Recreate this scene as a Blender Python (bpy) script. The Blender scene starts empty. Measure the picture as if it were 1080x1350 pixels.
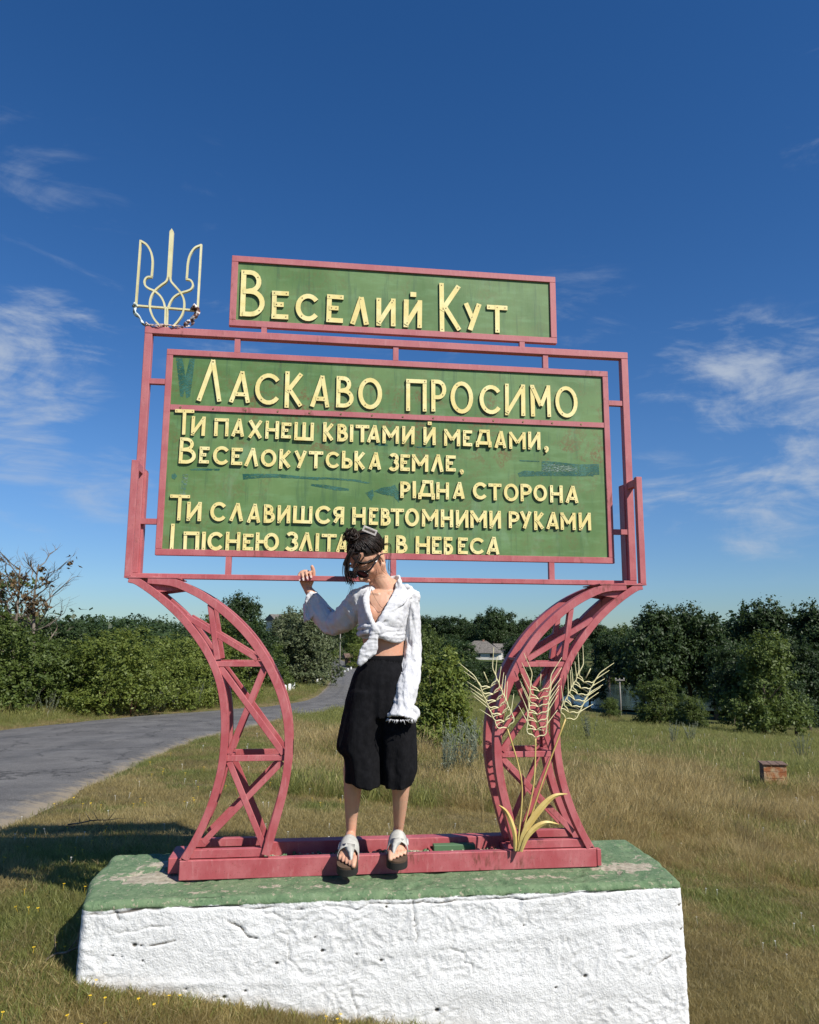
import bpy, bmesh, math, random
import numpy as np
from mathutils import Vector, Matrix, Quaternion

# ------------------------------------------------------------------ camera, light, exposure
S = bpy.context.scene
COL = S.collection
CAM = (0.0, -3.676, 1.05)
YAW, PITCH, ROLL = 0.12717, 0.15956, 0.006068
cam_data = bpy.data.cameras.new("camera")
cam = bpy.data.objects.new("camera", cam_data)
COL.objects.link(cam)
_f = Vector((math.sin(YAW)*math.cos(PITCH), math.cos(YAW)*math.cos(PITCH), math.sin(PITCH)))
_r = Vector((math.cos(YAW), -math.sin(YAW), 0.0))
_u = _r.cross(_f)
_r2 = _r*math.cos(ROLL) + _u*math.sin(ROLL)
_u2 = _u*math.cos(ROLL) - _r*math.sin(ROLL)
cam.matrix_world = Matrix(((_r2.x, _u2.x, -_f.x, CAM[0]), (_r2.y, _u2.y, -_f.y, CAM[1]), (_r2.z, _u2.z, -_f.z, CAM[2]), (0, 0, 0, 1)))
cam_data.sensor_fit = 'HORIZONTAL'
cam_data.sensor_width = 36.0
cam_data.lens = 36.0*1000.0/1080.0
cam_data.clip_end = 9000
cam_data.clip_start = 0.05
S.camera = cam

SUN_DIR = Vector((0.67, -0.80, 1.0)).normalized()
SUN_EL = math.asin(SUN_DIR.z)
SUN_AZ = math.atan2(SUN_DIR.x, SUN_DIR.y)          # clockwise from +Y
sun_data = bpy.data.lights.new("sun", 'SUN')
sun_data.energy = 5.0
sun_data.angle = math.radians(0.53)
sun_data.color = (1.0, 0.955, 0.88)
sun = bpy.data.objects.new("sun", sun_data)
COL.objects.link(sun)
sun.location = (8, -8, 12)
sun.rotation_euler = SUN_DIR.to_track_quat('Z', 'Y').to_euler()

W = bpy.data.worlds.new("World")
S.world = W
W.use_nodes = True
wt = W.node_tree
wt.nodes.clear()
def wn(t, **k):
    n = wt.nodes.new(t)
    for a, b in k.items(): setattr(n, a, b)
    return n
def wl(a, b): wt.links.new(a, b)
sky = wn('ShaderNodeTexSky')
sky.sky_type = 'NISHITA'
sky.sun_disc = False
sky.sun_elevation = SUN_EL
sky.sun_rotation = SUN_AZ
sky.altitude = 150
sky.air_density = 1.0
sky.dust_density = 0.1
sky.ozone_density = 2.2
tc = wn('ShaderNodeTexCoord')
sep = wn('ShaderNodeSeparateXYZ'); wl(tc.outputs['Generated'], sep.inputs[0])
def wmath(op, a, b=None, clamp=False):
    n = wn('ShaderNodeMath', operation=op); n.use_clamp = clamp
    for i, v in enumerate((a, b)):
        if v is None: continue
        if isinstance(v, (int, float)): n.inputs[i].default_value = v
        else: wl(v, n.inputs[i])
    return n.outputs[0]
# thin cirrus on a high layer: position = direction / height
zc = wmath('MAXIMUM', sep.outputs['Z'], 0.03)
zc = wmath('ADD', zc, 0.06)
cx_ = wmath('DIVIDE', sep.outputs['X'], zc)
cy_ = wmath('DIVIDE', sep.outputs['Y'], zc)
cmb = wn('ShaderNodeCombineXYZ'); wl(cx_, cmb.inputs[0]); wl(cy_, cmb.inputs[1])
def cirrus(rot, scale, loc, dist=1.1, det=9, rough=0.62):
    m = wn('ShaderNodeMapping'); m.inputs['Rotation'].default_value = rot
    m.inputs['Scale'].default_value = scale; m.inputs['Location'].default_value = loc
    wl(tc.outputs['Generated'], m.inputs[0])
    n = wn('ShaderNodeTexNoise'); n.inputs['Scale'].default_value = 1.0
    n.inputs['Detail'].default_value = det; n.inputs['Roughness'].default_value = rough
    n.inputs['Distortion'].default_value = dist
    wl(m.outputs[0], n.inputs['Vector'])
    return n.outputs['Fac']
soft = cirrus((0.1, 0.30, 0.2), (5.0, 5.0, 13.0), (2.1, 0.7, 0.3), 0.9)
fibre = cirrus((0.0, -0.42, 0.2), (9.0, 9.0, 42.0), (0.4, 3.7, 0.9), 0.7, 7, 0.6)
soft = wmath('ADD', wmath('MULTIPLY', soft, 0.68), wmath('MULTIPLY', fibre, 0.32))
def lobe(d, lo, hi):          # soft patch of cloud round a compass direction of the sky
    v = Vector(d).normalized()
    n = wn('ShaderNodeVectorMath', operation='DOT_PRODUCT'); wl(tc.outputs['Generated'], n.inputs[0])
    n.inputs[1].default_value = v
    r = wn('ShaderNodeMapRange', interpolation_type='SMOOTHSTEP')
    r.inputs['From Min'].default_value = math.cos(math.radians(lo)); r.inputs['From Max'].default_value = math.cos(math.radians(hi))
    wl(n.outputs['Value'], r.inputs['Value'])
    return r.outputs['Result']
lob = None
for d_, lo_, hi_, w_ in (((-0.327, 0.893, 0.308), 7.5, 1.0, 0.66), ((-0.281, 0.909, 0.306), 3.5, 0.5, 0.42), ((-0.340, 0.911, 0.234), 5.5, 1.0, 0.50), ((-0.261, 0.943, 0.204), 6.0, 1.0, 0.34), ((-0.318, 0.813, 0.488), 7.0, 1.0, 0.20), ((-0.254, 0.847, 0.468), 6.0, 1.0, 0.20), ((-0.317, 0.933, 0.172), 6.0, 1.0, 0.25), ((0.443, 0.839, 0.317), 5.0, 1.0, 0.50), ((0.507, 0.807, 0.302), 6.0, 1.0, 0.68), ((0.564, 0.772, 0.292), 5.5, 1.0, 0.66), ((0.560, 0.806, 0.192), 5.5, 1.0, 0.52), ((0.437, 0.883, 0.171), 5.0, 1.0, 0.46), ((0.521, 0.839, 0.156), 6.0, 1.0, 0.52), ((-0.137, 0.846, 0.515), 4.0, 1.0, 0.16), ((0.507, 0.658, 0.557), 5.0, 1.0, 0.36), ((0.137, 0.925, 0.354), 7.0, 1.0, 0.28), ((-0.113, 0.932, 0.343), 6.0, 1.0, 0.34), ((0.321, 0.870, 0.373), 6.0, 1.0, 0.34), ((-0.283, 0.881, 0.380), 7.0, 1.0, 0.22), ):
    q_ = wmath('MULTIPLY', lobe(d_, lo_, hi_), w_)
    lob = q_ if lob is None else wmath('MAXIMUM', lob, q_)
cl = wmath('ADD', wmath('MULTIPLY', lob, 0.74), wmath('MULTIPLY', wmath('SUBTRACT', soft, 0.5), 3.0))
cr_ = wn('ShaderNodeMapRange', interpolation_type='SMOOTHSTEP'); cr_.inputs['From Min'].default_value = 0.16; cr_.inputs['From Max'].default_value = 0.95; cr_.inputs['To Max'].default_value = 0.85
wl(cl, cr_.inputs['Value']); cl = wmath('MULTIPLY', cr_.outputs['Result'], wmath('MINIMUM', wmath('MULTIPLY', lob, 2.2), 1.0))
mixc = wn('ShaderNodeMix', data_type='RGBA')
wl(cl, mixc.inputs['Factor'])
hsv = wn('ShaderNodeHueSaturation'); hsv.inputs['Saturation'].default_value = 1.31; hsv.inputs['Value'].default_value = 1.0
wl(sky.outputs[0], hsv.inputs['Color'])
# the low sky: clean summer air, pale blue rather than yellow
hz = wn('ShaderNodeMapRange', interpolation_type='SMOOTHSTEP'); hz.inputs['From Min'].default_value = 0.26; hz.inputs['From Max'].default_value = -0.02
wl(sep.outputs['Z'], hz.inputs['Value'])
tint = wn('ShaderNodeMix', data_type='RGBA', blend_type='MULTIPLY'); wl(hz.outputs['Result'], tint.inputs['Factor']); wl(hsv.outputs[0], tint.inputs['A']); tint.inputs['B'].default_value = (0.50, 0.70, 0.86, 1)
air = wn('ShaderNodeMix', data_type='RGBA', blend_type='MULTIPLY'); air.inputs['Factor'].default_value = 1.0; wl(tint.outputs['Result'], air.inputs['A']); air.inputs['B'].default_value = (1.05, 1.07, 1.27, 1)
wl(air.outputs['Result'], mixc.inputs['A'])
mixc.inputs['B'].default_value = (5.6, 6.4, 7.6, 1)
bg = wn('ShaderNodeBackground'); bg.inputs['Strength'].default_value = 0.067
wl(mixc.outputs['Result'], bg.inputs['Color'])
wo = wn('ShaderNodeOutputWorld'); wl(bg.outputs[0], wo.inputs['Surface'])

S.view_settings.view_transform = 'Standard'
S.view_settings.look = 'None'
S.view_settings.exposure = 0.36
S.view_settings.gamma = 1.0
S.view_settings.use_curve_mapping = False
S.render.engine = 'CYCLES'
S.cycles.max_bounces = 6
S.cycles.diffuse_bounces = 3
S.cycles.transparent_max_bounces = 6
S.cycles.use_denoising = True

rng = np.random.default_rng(11)
random.seed(5)

# ------------------------------------------------------------------ helpers
def tag(o, label=None, cat=None, group=None, kind=None):
    if label: o['label'] = label
    if cat: o['category'] = cat
    if group: o['group'] = group
    if kind: o['kind'] = kind
    return o
def empty(name, loc=(0, 0, 0), rz=0, label=None, cat=None, group=None, parent=None):
    o = bpy.data.objects.new(name, None)
    COL.objects.link(o)
    o.empty_display_size = 0.1
    o.location = loc; o.rotation_euler = (0, 0, rz)
    if parent: o.parent = parent
    return tag(o, label, cat, group)
def link_mesh(name, me, parent=None):
    o = bpy.data.objects.new(name, me)
    COL.objects.link(o)
    if parent: o.parent = parent
    return o
def np_mesh(name, V, Fq, mats, smooth=False, midx=None, parent=None, attrs=None):
    """V (n,3); Fq an (m,k) array of faces or a list of them"""
    me = bpy.data.meshes.new(name)
    V = np.asarray(V, np.float32)
    if isinstance(Fq, np.ndarray):
        m, k = Fq.shape
        me.vertices.add(len(V)); me.vertices.foreach_set('co', V.ravel())
        me.loops.add(m*k); me.loops.foreach_set('vertex_index', Fq.astype(np.int32).ravel())
        me.polygons.add(m)
        me.polygons.foreach_set('loop_start', np.arange(0, m*k, k, dtype=np.int32))
        me.update(calc_edges=True)
    else:
        me.from_pydata([tuple(map(float, v)) for v in V], [], Fq); me.update()
        m = len(Fq)
    for a in (mats if isinstance(mats, (list, tuple)) else [mats]): me.materials.append(a)
    if midx is not None: me.polygons.foreach_set('material_index', np.asarray(midx, np.int32))
    if smooth is True: me.polygons.foreach_set('use_smooth', np.ones(m, bool))
    elif smooth is not False: me.polygons.foreach_set('use_smooth', np.asarray(smooth, bool))
    if attrs:
        for an, (dom, arr) in attrs.items():
            a = me.attributes.new(an, 'FLOAT', dom); a.data.foreach_set('value', np.asarray(arr, np.float32))
    me.update()
    o = link_mesh(name, me, parent)
    return o

class MB:
    """collects simple solids for ONE mesh object"""
    def __init__(s): s.v = []; s.f = []; s.m = []; s.s = []
    def add(s, vs, fs, m=0, smooth=False):
        b = len(s.v); s.v += [tuple(map(float, v)) for v in vs]
        s.f += [tuple(i+b for i in f) for f in fs]; s.m += [m]*len(fs); s.s += [smooth]*len(fs)
    def box(s, x0, x1, y0, y1, z0, z1, m=0, bev=0.0):
        if bev > 0:
            bm = bmesh.new(); bmesh.ops.create_cube(bm, size=1)
            for v in bm.verts: v.co = Vector(((x0+x1)/2+v.co.x*(x1-x0), (y0+y1)/2+v.co.y*(y1-y0), (z0+z1)/2+v.co.z*(z1-z0)))
            bmesh.ops.bevel(bm, geom=bm.edges[:], offset=bev, segments=1, affect='EDGES')
            bm.verts.ensure_lookup_table()
            s.add([v.co for v in bm.verts], [[v.index for v in f.verts] for f in bm.faces], m); bm.free(); return
        s.add([(x, y, z) for x in (x0, x1) for y in (y0, y1) for z in (z0, z1)],
              [(0, 1, 3, 2), (4, 6, 7, 5), (0, 4, 5, 1), (2, 3, 7, 6), (0, 2, 6, 4), (1, 5, 7, 3)], m)
    def bar(s, a, b, wdt, y0, y1, m=0):
        """flat bar in the XZ plane from a=(x,z) to b, face width wdt, depth y0..y1"""
        a = np.array(a, float); b = np.array(b, float); d = (b-a)/np.linalg.norm(b-a); n = np.array([-d[1], d[0]])*wdt/2
        q = [a+n, b+n, b-n, a-n]
        s.add([(p[0], y0, p[1]) for p in q]+[(p[0], y1, p[1]) for p in q],
              [(0, 3, 2, 1), (4, 5, 6, 7), (0, 1, 5, 4), (1, 2, 6, 5), (2, 3, 7, 6), (3, 0, 4, 7)], m)
    def strip(s, pts, wdt, y0, y1, m=0, closed=False):
        """flat bar swept along a polyline in XZ with mitred joints"""
        P = np.array(pts, float); n = len(P)
        L = []; R = []
        for i in range(n):
            if closed: p0, p1 = P[(i-1) % n], P[(i+1) % n]
            else: p0, p1 = P[max(i-1, 0)], P[min(i+1, n-1)]
            d1 = (P[i]-p0); d2 = (p1-P[i])
            l1, l2 = np.linalg.norm(d1), np.linalg.norm(d2)
            d1 = d1/l1 if l1 > 1e-9 else None; d2 = d2/l2 if l2 > 1e-9 else None
            if d1 is None: d1 = d2
            if d2 is None: d2 = d1
            t = d1+d2; t /= max(np.linalg.norm(t), 1e-6)
            k = 1/max(0.35, abs(t@d1))
            nn = np.array([-t[1], t[0]])*wdt/2*min(k, 1.6)
            L.append(P[i]+nn); R.append(P[i]-nn)
        vs = []
        for l, r in zip(L, R): vs += [(l[0], y0, l[1]), (r[0], y0, r[1]), (r[0], y1, r[1]), (l[0], y1, l[1])]
        fs = []
        for i in range(n if closed else n-1):
            a = 4*i; b = 4*((i+1) % n)
            for j in range(4): fs.append((a+j, b+j, b+(j+1) % 4, a+(j+1) % 4))
        if not closed: fs += [(0, 1, 2, 3), (4*n-1, 4*n-2, 4*n-3, 4*n-4)]
        s.add(vs, fs, m)
    def tube(s, pts, rad, seg=8, m=0, smooth=True, cap=True):
        P = [Vector(p) for p in pts]; n = len(P)
        if not hasattr(rad, '__len__'): rad = [rad]*n
        t0 = (P[1]-P[0]).normalized()
        ref = Vector((0, 0, 1)) if abs(t0.z) < .9 else Vector((1, 0, 0))
        u = t0.cross(ref).normalized(); vs = []
        for i in range(n):
            t = (P[min(i+1, n-1)]-P[max(i-1, 0)]).normalized()
            u = (u-t*u.dot(t)).normalized(); w = t.cross(u)
            for k in range(seg):
                a = 2*math.pi*k/seg
                vs.append(P[i]+(u*math.cos(a)+w*math.sin(a))*rad[i])
        fs = [(i*seg+k, i*seg+(k+1) % seg, (i+1)*seg+(k+1) % seg, (i+1)*seg+k) for i in range(n-1) for k in range(seg)]
        if cap: fs += [tuple(range(seg-1, -1, -1)), tuple((n-1)*seg+k for k in range(seg))]
        s.add(vs, fs, m, smooth)
    def build(s, name, mats, parent=None, bevel=0.0):
        me = bpy.data.meshes.new(name); me.from_pydata(s.v, [], s.f)
        for a in (mats if isinstance(mats, (list, tuple)) else [mats]): me.materials.append(a)
        me.polygons.foreach_set('material_index', np.array(s.m, np.int32))
        me.polygons.foreach_set('use_smooth', np.array(s.s, bool))
        me.update()
        bm = bmesh.new(); bm.from_mesh(me); bmesh.ops.recalc_face_normals(bm, faces=bm.faces[:])
        if bevel > 0:
            es = [e for e in bm.edges if len(e.link_faces) == 2 and e.calc_face_angle(0) > 0.7]
            bmesh.ops.bevel(bm, geom=es, offset=bevel, segments=1, affect='EDGES')
        bm.to_mesh(me); bm.free()
        return link_mesh(name, me, parent)

# numpy 3-D value noise
def _h(ix, iy, iz, seed):
    n = (ix*374761393 + iy*668265263 + iz*2147483647 + seed*1274126177) & 0xFFFFFFFF
    n = ((n ^ (n >> 13))*1274126177) & 0xFFFFFFFF
    n = ((n ^ (n >> 16))*2246822519) & 0xFFFFFFFF
    return ((n ^ (n >> 15)) & 0xFFFFFF)/float(0xFFFFFF)
def vnoise(P, scale=1.0, seed=0):
    P = np.asarray(P, float)*scale
    i = np.floor(P).astype(np.int64); f = P-i; f = f*f*(3-2*f)
    out = 0
    for dx in (0, 1):
        for dy in (0, 1):
            for dz in (0, 1):
                w = (f[..., 0] if dx else 1-f[..., 0])*(f[..., 1] if dy else 1-f[..., 1])*(f[..., 2] if dz else 1-f[..., 2])
                out = out+w*_h(i[..., 0]+dx, i[..., 1]+dy, i[..., 2]+dz, seed)
    return out*2-1
_ROT = np.array(Matrix.Rotation(0.9, 3, Vector((.6, .5, .62)).normalized()))
def fbm(P, scale, octs=4, gain=0.5, seed=0, ridged=False):
    a = 1.0; s = 0; t = 0
    P = np.asarray(P, float)
    for o in range(octs):
        P = P @ _ROT
        n = vnoise(P, scale*2**o, seed+o*17)
        if ridged: n = 1-2*np.abs(n)
        s = s+a*n; t += a; a *= gain
    return s/t

# ------------------------------------------------------------------ materials
MATS = {}
class NT:
    def __init__(s, name, rough=0.6, spec=0.5):
        s.m = bpy.data.materials.new(name); s.m.use_nodes = True; s.t = s.m.node_tree
        s.b = s.t.nodes['Principled BSDF']; s.b.inputs['Roughness'].default_value = rough
        s.b.inputs['Specular IOR Level'].default_value = spec
        s.co = None
    def n(s, typ, **k):
        nd = s.t.nodes.new(typ)
        for a, b in k.items():
            if a.startswith('i_'): nd.inputs[a[2:].replace('_', ' ')].default_value = b
            else: setattr(nd, a, b)
        return nd
    def l(s, a, b): s.t.links.new(a, b)
    def obj(s):
        if s.co is None: s.co = s.n('ShaderNodeTexCoord')
        return s.co.outputs['Object']
    def pos(s): return s.n('ShaderNodeNewGeometry').outputs['Position']
    def mapv(s, v, scale=(1, 1, 1), rot=(0, 0, 0), loc=(0, 0, 0)):
        m = s.n('ShaderNodeMapping'); m.inputs['Scale'].default_value = scale; m.inputs['Rotation'].default_value = rot; m.inputs['Location'].default_value = loc
        s.l(v, m.inputs[0]); return m.outputs[0]
    def noise(s, v, scale, det=4, rough=0.55, dist=0.0):
        n = s.n('ShaderNodeTexNoise'); n.inputs['Scale'].default_value = scale; n.inputs['Detail'].default_value = det
        n.inputs['Roughness'].default_value = rough; n.inputs['Distortion'].default_value = dist
        if v is not None: s.l(v, n.inputs['Vector'])
        return n.outputs['Fac']
    def rmp(s, v, a, b, lo=0.0, hi=1.0, smooth=True):
        r = s.n('ShaderNodeMapRange', interpolation_type='SMOOTHSTEP' if smooth else 'LINEAR')
        for k, x in (('From Min', a), ('From Max', b), ('To Min', lo), ('To Max', hi)): r.inputs[k].default_value = x
        s.l(v, r.inputs['Value']); return r.outputs['Result']
    def mix(s, f, a, b, blend='MIX'):
        m = s.n('ShaderNodeMix', data_type='RGBA', blend_type=blend)
        for k, v in (('Factor', f), ('A', a), ('B', b)):
            if isinstance(v, (tuple, list)): m.inputs[k].default_value = tuple(v)+((1,) if len(v) == 3 else ())
            elif isinstance(v, (int, float)): m.inputs[k].default_value = v
            else: s.l(v, m.inputs[k])
        return m.outputs['Result']
    def math(s, op, a, b=None, clamp=False):
        n = s.n('ShaderNodeMath', operation=op); n.use_clamp = clamp
        for i, v in enumerate((a, b)):
            if v is None: continue
            if isinstance(v, (int, float)): n.inputs[i].default_value = v
            else: s.l(v, n.inputs[i])
        return n.outputs[0]
    def xyz(s, v):
        n = s.n('ShaderNodeSeparateXYZ'); s.l(v, n.inputs[0]); return n.outputs
    def color(s, c):
        if isinstance(c, (tuple, list)): s.b.inputs['Base Color'].default_value = tuple(c)+(1,)
        else: s.l(c, s.b.inputs['Base Color'])
    def rough(s, v): s.l(v, s.b.inputs['Roughness'])
    def bump(s, h, strength=0.3, dist=0.01):
        b = s.n('ShaderNodeBump'); b.inputs['Strength'].default_value = strength; b.inputs['Distance'].default_value = dist
        s.l(h, b.inputs['Height']); s.l(b.outputs[0], s.b.inputs['Normal'])
    def attr(s, name):
        a = s.n('ShaderNodeAttribute', attribute_name=name); return a.outputs['Fac']
    def translucent(s, col, f):
        t = s.n('ShaderNodeBsdfTranslucent')
        if isinstance(col, (tuple, list)): t.inputs['Color'].default_value = tuple(col)+(1,)
        else: s.l(col, t.inputs['Color'])
        mx = s.n('ShaderNodeMixShader'); mx.inputs[0].default_value = f
        s.l(s.b.outputs[0], mx.inputs[1]); s.l(t.outputs[0], mx.inputs[2])
        s.l(mx.outputs[0], s.t.nodes['Material Output'].inputs['Surface'])

def mat_red():
    k = NT('red_oxide_paint', 0.5, 0.4); p = k.pos()
    n1 = k.noise(p, 7, 5, 0.6); n2 = k.noise(k.mapv(p, (1, 1, 0.25)), 60, 4, 0.6); n3 = k.noise(p, 160, 3, 0.6)
    c = k.mix(k.rmp(n1, 0.35, 0.7), (0.355, 0.066, 0.074), (0.44, 0.125, 0.130))
    c = k.mix(k.rmp(n2, 0.52, 0.75, 0, 0.45), c, (0.50, 0.22, 0.21))
    c = k.mix(k.rmp(n3, 0.62, 0.70, 0, 0.8), c, (0.14, 0.045, 0.03))
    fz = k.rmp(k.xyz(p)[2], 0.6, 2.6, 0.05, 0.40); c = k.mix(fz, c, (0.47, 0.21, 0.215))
    n5 = k.noise(k.mapv(p, (1, 1, 0.5)), 3.2, 6, 0.7, 0.6); c = k.mix(k.math('MULTIPLY', k.rmp(n5, 0.56, 0.66), k.rmp(n2, 0.45, 0.6)), c, (0.20, 0.055, 0.045))
    k.color(c); k.rough(k.rmp(n1, 0.3, 0.7, 0.42, 0.68)); k.bump(n2, 0.25, 0.003); return k.m
def mat_panel():
    k = NT('green_sign_paint', 0.48, 0.4); p = k.obj(); x = k.xyz(p)
    n1 = k.noise(p, 2.4, 6, 0.6, 0.6); n2 = k.noise(k.mapv(p, (1, 1, 0.08)), 42, 4, 0.6); n3 = k.noise(p, 9, 6, 0.65, 1.0); n4 = k.noise(k.mapv(p, (0.25, 1, 1)), 26, 4, 0.6)
    c = k.mix(k.rmp(n1, 0.35, 0.68), (0.088, 0.170, 0.050), (0.128, 0.222, 0.074))
    c = k.mix(k.rmp(n4, 0.45, 0.75, 0, 0.55), c, (0.155, 0.285, 0.12))
    c = k.mix(k.rmp(n2, 0.52, 0.70, 0, 0.6), c, (0.055, 0.12, 0.05))
    rs = k.math('MULTIPLY', k.rmp(n3, 0.46, 0.60), k.rmp(k.noise(p, 70, 5, 0.65), 0.40, 0.56))
    rz = k.rmp(k.noise(k.mapv(p, (1, 1, 0.6)), 2.6, 3, 0.5), 0.38, 0.56)
    rs = k.math('MULTIPLY', rs, rz)
    rs = k.math('MULTIPLY', rs, k.math('MULTIPLY', k.rmp(x[2], 1.80, 2.02, 0.35, 1.0), k.rmp(x[2], 2.20, 2.34, 1.0, 0.25)))
    c = k.mix(k.math('MULTIPLY', rs, 0.85), c, (0.150, 0.085, 0.030))
    n6 = k.noise(k.mapv(p, (1, 1, 0.35)), 5, 5, 0.65, 0.5)
    c = k.mix(k.rmp(n6, 0.55, 0.72, 0, 0.45), c, (0.19, 0.30, 0.17))
    k.color(c); k.rough(k.rmp(n1, 0.3, 0.7, 0.4, 0.62)); k.bump(n2, 0.12, 0.004); return k.m
def mat_scuff(name, col, lo=0.40, hi=0.52, scale=(1, 1, 5)):
    """thin smear of darker paint, worn through so the sheet shows between its flecks"""
    k = NT(name, 0.5, 0.4); p = k.obj()
    n = k.noise(k.mapv(p, scale), 70, 5, 0.7); n2 = k.noise(p, 12, 3, 0.6)
    c = k.mix(k.rmp(n2, 0.35, 0.65), col, (0.05, 0.16, 0.12))
    k.color(c)
    tr = k.n('ShaderNodeBsdfTransparent'); mx = k.n('ShaderNodeMixShader')
    k.l(k.rmp(n, lo, hi), mx.inputs[0]); k.l(tr.outputs[0], mx.inputs[1]); k.l(k.b.outputs[0], mx.inputs[2])
    k.l(mx.outputs[0], k.t.nodes['Material Output'].inputs['Surface']); return k.m
def mat_cream(name, a, b, dirt=0.5):
    k = NT(name, 0.42, 0.45); p = k.pos(); oi = k.n('ShaderNodeObjectInfo')
    n1 = k.noise(p, 14, 5, 0.6); n3 = k.noise(p, 95, 4, 0.65)
    c = k.mix(k.rmp(n1, 0.35, 0.68), a, b)
    c = k.mix(k.rmp(n3, 0.60, 0.72, 0, dirt), c, (0.36, 0.22, 0.08))
    n4 = k.noise(k.mapv(p, (1, 1, .3)), 38, 5, 0.65); c = k.mix(k.rmp(n4, 0.50, 0.74, 0, 0.5), c, tuple(x*0.72 for x in a))
    c = k.mix(k.rmp(oi.outputs['Random'], 0, 1, 0, 0.28, False), c, tuple(x*y for x, y in zip(a, (.88, .80, .62))))
    k.color(c); k.bump(n1, 0.3, 0.004); return k.m
def flat(name, col, rough=0.5, metal=0.0, spec=0.5):
    k = NT(name, rough, spec); n = k.noise(k.pos(), 30, 4, 0.6)
    d = tuple(x*0.72 for x in col)
    k.color(k.mix(k.rmp(n, 0.35, 0.7), d, col)); k.b.inputs['Metallic'].default_value = metal; return k.m
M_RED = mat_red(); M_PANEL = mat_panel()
M_CREAM = mat_cream('cream_letter_paint', (0.76, 0.64, 0.25), (0.84, 0.76, 0.38), 0.55)
M_IVORY = mat_cream('ivory_enamel', (0.62, 0.57, 0.31), (0.72, 0.68, 0.42), 0.45)
M_GOLD = mat_cream('ochre_enamel', (0.52, 0.38, 0.12), (0.62, 0.50, 0.18), 0.5)
M_RIVET = flat('rusty_screw', (0.26, 0.17, 0.075), 0.55, 0.4)
M_SCUFF = mat_scuff('dark_green_smear', (0.012, 0.085, 0.062))
M_SCUFF2 = mat_scuff('pale_scrape', (0.30, 0.38, 0.30), 0.5, 0.58)

# ------------------------------------------------------------------ terrain
FW = np.array([math.sin(YAW), math.cos(YAW)]); RT = np.array([math.cos(YAW), -math.sin(YAW)])
def uv2w(u, v):
    u = np.asarray(u, float); v = np.asarray(v, float)
    return u*RT[0]+v*FW[0]+CAM[0], u*RT[1]+v*FW[1]+CAM[1]
def w2uv(x, y):
    x = np.asarray(x, float)-CAM[0]; y = np.asarray(y, float)-CAM[1]
    return x*RT[0]+y*RT[1], x*FW[0]+y*FW[1]
_B = np.array([-60, -40, -28, -15, -5, 5, 15, 28, 40, 60.])
_R = np.array([0.5, 3, 4.2, 6, 10, 18, 34, 55, 80, 120, 200, 400, 900, 1800, 4000.])
_T = np.array([
 [-1.50]*10,
 [-1.42,-1.38,-1.31,-1.42,-1.52,-1.62,-1.75,-1.88,-1.9,-1.9],
 [-1.40,-1.38,-1.32,-1.40,-1.50,-1.62,-1.76,-1.90,-1.9,-1.9],
 [-1.42,-1.42,-1.42,-1.44,-1.52,-1.66,-1.82,-1.98,-2.0,-2.0],
 [-1.60,-1.60,-1.66,-1.68,-1.80,-1.95,-2.12,-2.28,-2.3,-2.3],
 [-2.15,-2.15,-2.17,-2.17,-2.30,-2.50,-2.70,-2.90,-2.9,-2.9],
 [-3.0,-3.0,-3.05,-3.08,-3.15,-3.50,-3.95,-4.20,-4.2,-4.2],
 [-3.5,-3.5,-3.6,-3.66,-3.8,-4.9,-5.9,-6.3,-6.3,-6.3],
 [-4.0,-4.0,-4.0,-4.1,-4.3,-6.3,-7.6,-7.9,-7.9,-7.9],
 [-4.6,-4.6,-4.6,-4.7,-4.9,-6.9,-9.0,-9.0,-8.5,-8.5],
 [-5,-5,-5,-5,-4.5,-5.5,-7.6,-7.6,-6,-6],
 [-2,-2,-2,-3,-3,-4,-4,-4,-3,-3],
 [4,4,4,2,1,-1,-2,-2,-1,-1],
 [14,14,13,9,5,2,0,0,0,0],
 [14,14,13,9,5,2,0,0,0,0]], float)
_bb = np.linspace(-60, 60, 97); _lr = np.linspace(math.log(0.5), math.log(4000), 240)
_tab = np.array([np.interp(_bb, _B, row) for row in _T])
_tab = np.array([np.interp(np.exp(_lr), _R, _tab[:, j]) for j in range(len(_bb))]).T
def _blur(a, ax, w):
    k = np.exp(-np.linspace(-2, 2, 2*w+1)**2); k /= k.sum()
    p = [(0, 0), (0, 0)]; p[ax] = (w, w); b = np.pad(a, p, mode='edge')
    return np.apply_along_axis(lambda r: np.convolve(r, k, 'valid'), ax, b)
_tab = _blur(_blur(_tab, 0, 6), 1, 6)
def hbase(x, y):
    u, v = w2uv(x, y); r = np.hypot(u, v); be = np.degrees(np.arctan2(u, v))
    wgt = np.clip((np.abs(be)-60)/80, 0, 1)
    j = (np.clip(be, -60, 60)+60)/120*96; i = (np.log(np.clip(r, 0.5, 3999))-_lr[0])/(_lr[1]-_lr[0])
    j0 = np.clip(np.floor(j).astype(int), 0, 95); i0 = np.clip(np.floor(i).astype(int), 0, 238); fj = j-j0; fi = i-i0
    t = _tab[i0, j0]*(1-fi)*(1-fj)+_tab[i0+1, j0]*fi*(1-fj)+_tab[i0, j0+1]*(1-fi)*fj+_tab[i0+1, j0+1]*fi*fj
    mid = np.interp(r, _R, _T[:, 4])
    t = t*(1-wgt)+mid*wgt
    P = np.stack([np.asarray(x, float), np.asarray(y, float), np.zeros_like(np.asarray(x, float))], -1)
    near = np.exp(-r/60.)
    return CAM[2]+t+0.05*near*fbm(P, 0.55, 3, 0.5, 3)+0.4*np.clip((r-25)/200, 0, 1)*fbm(P, 0.03, 3, 0.5, 9)
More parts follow.
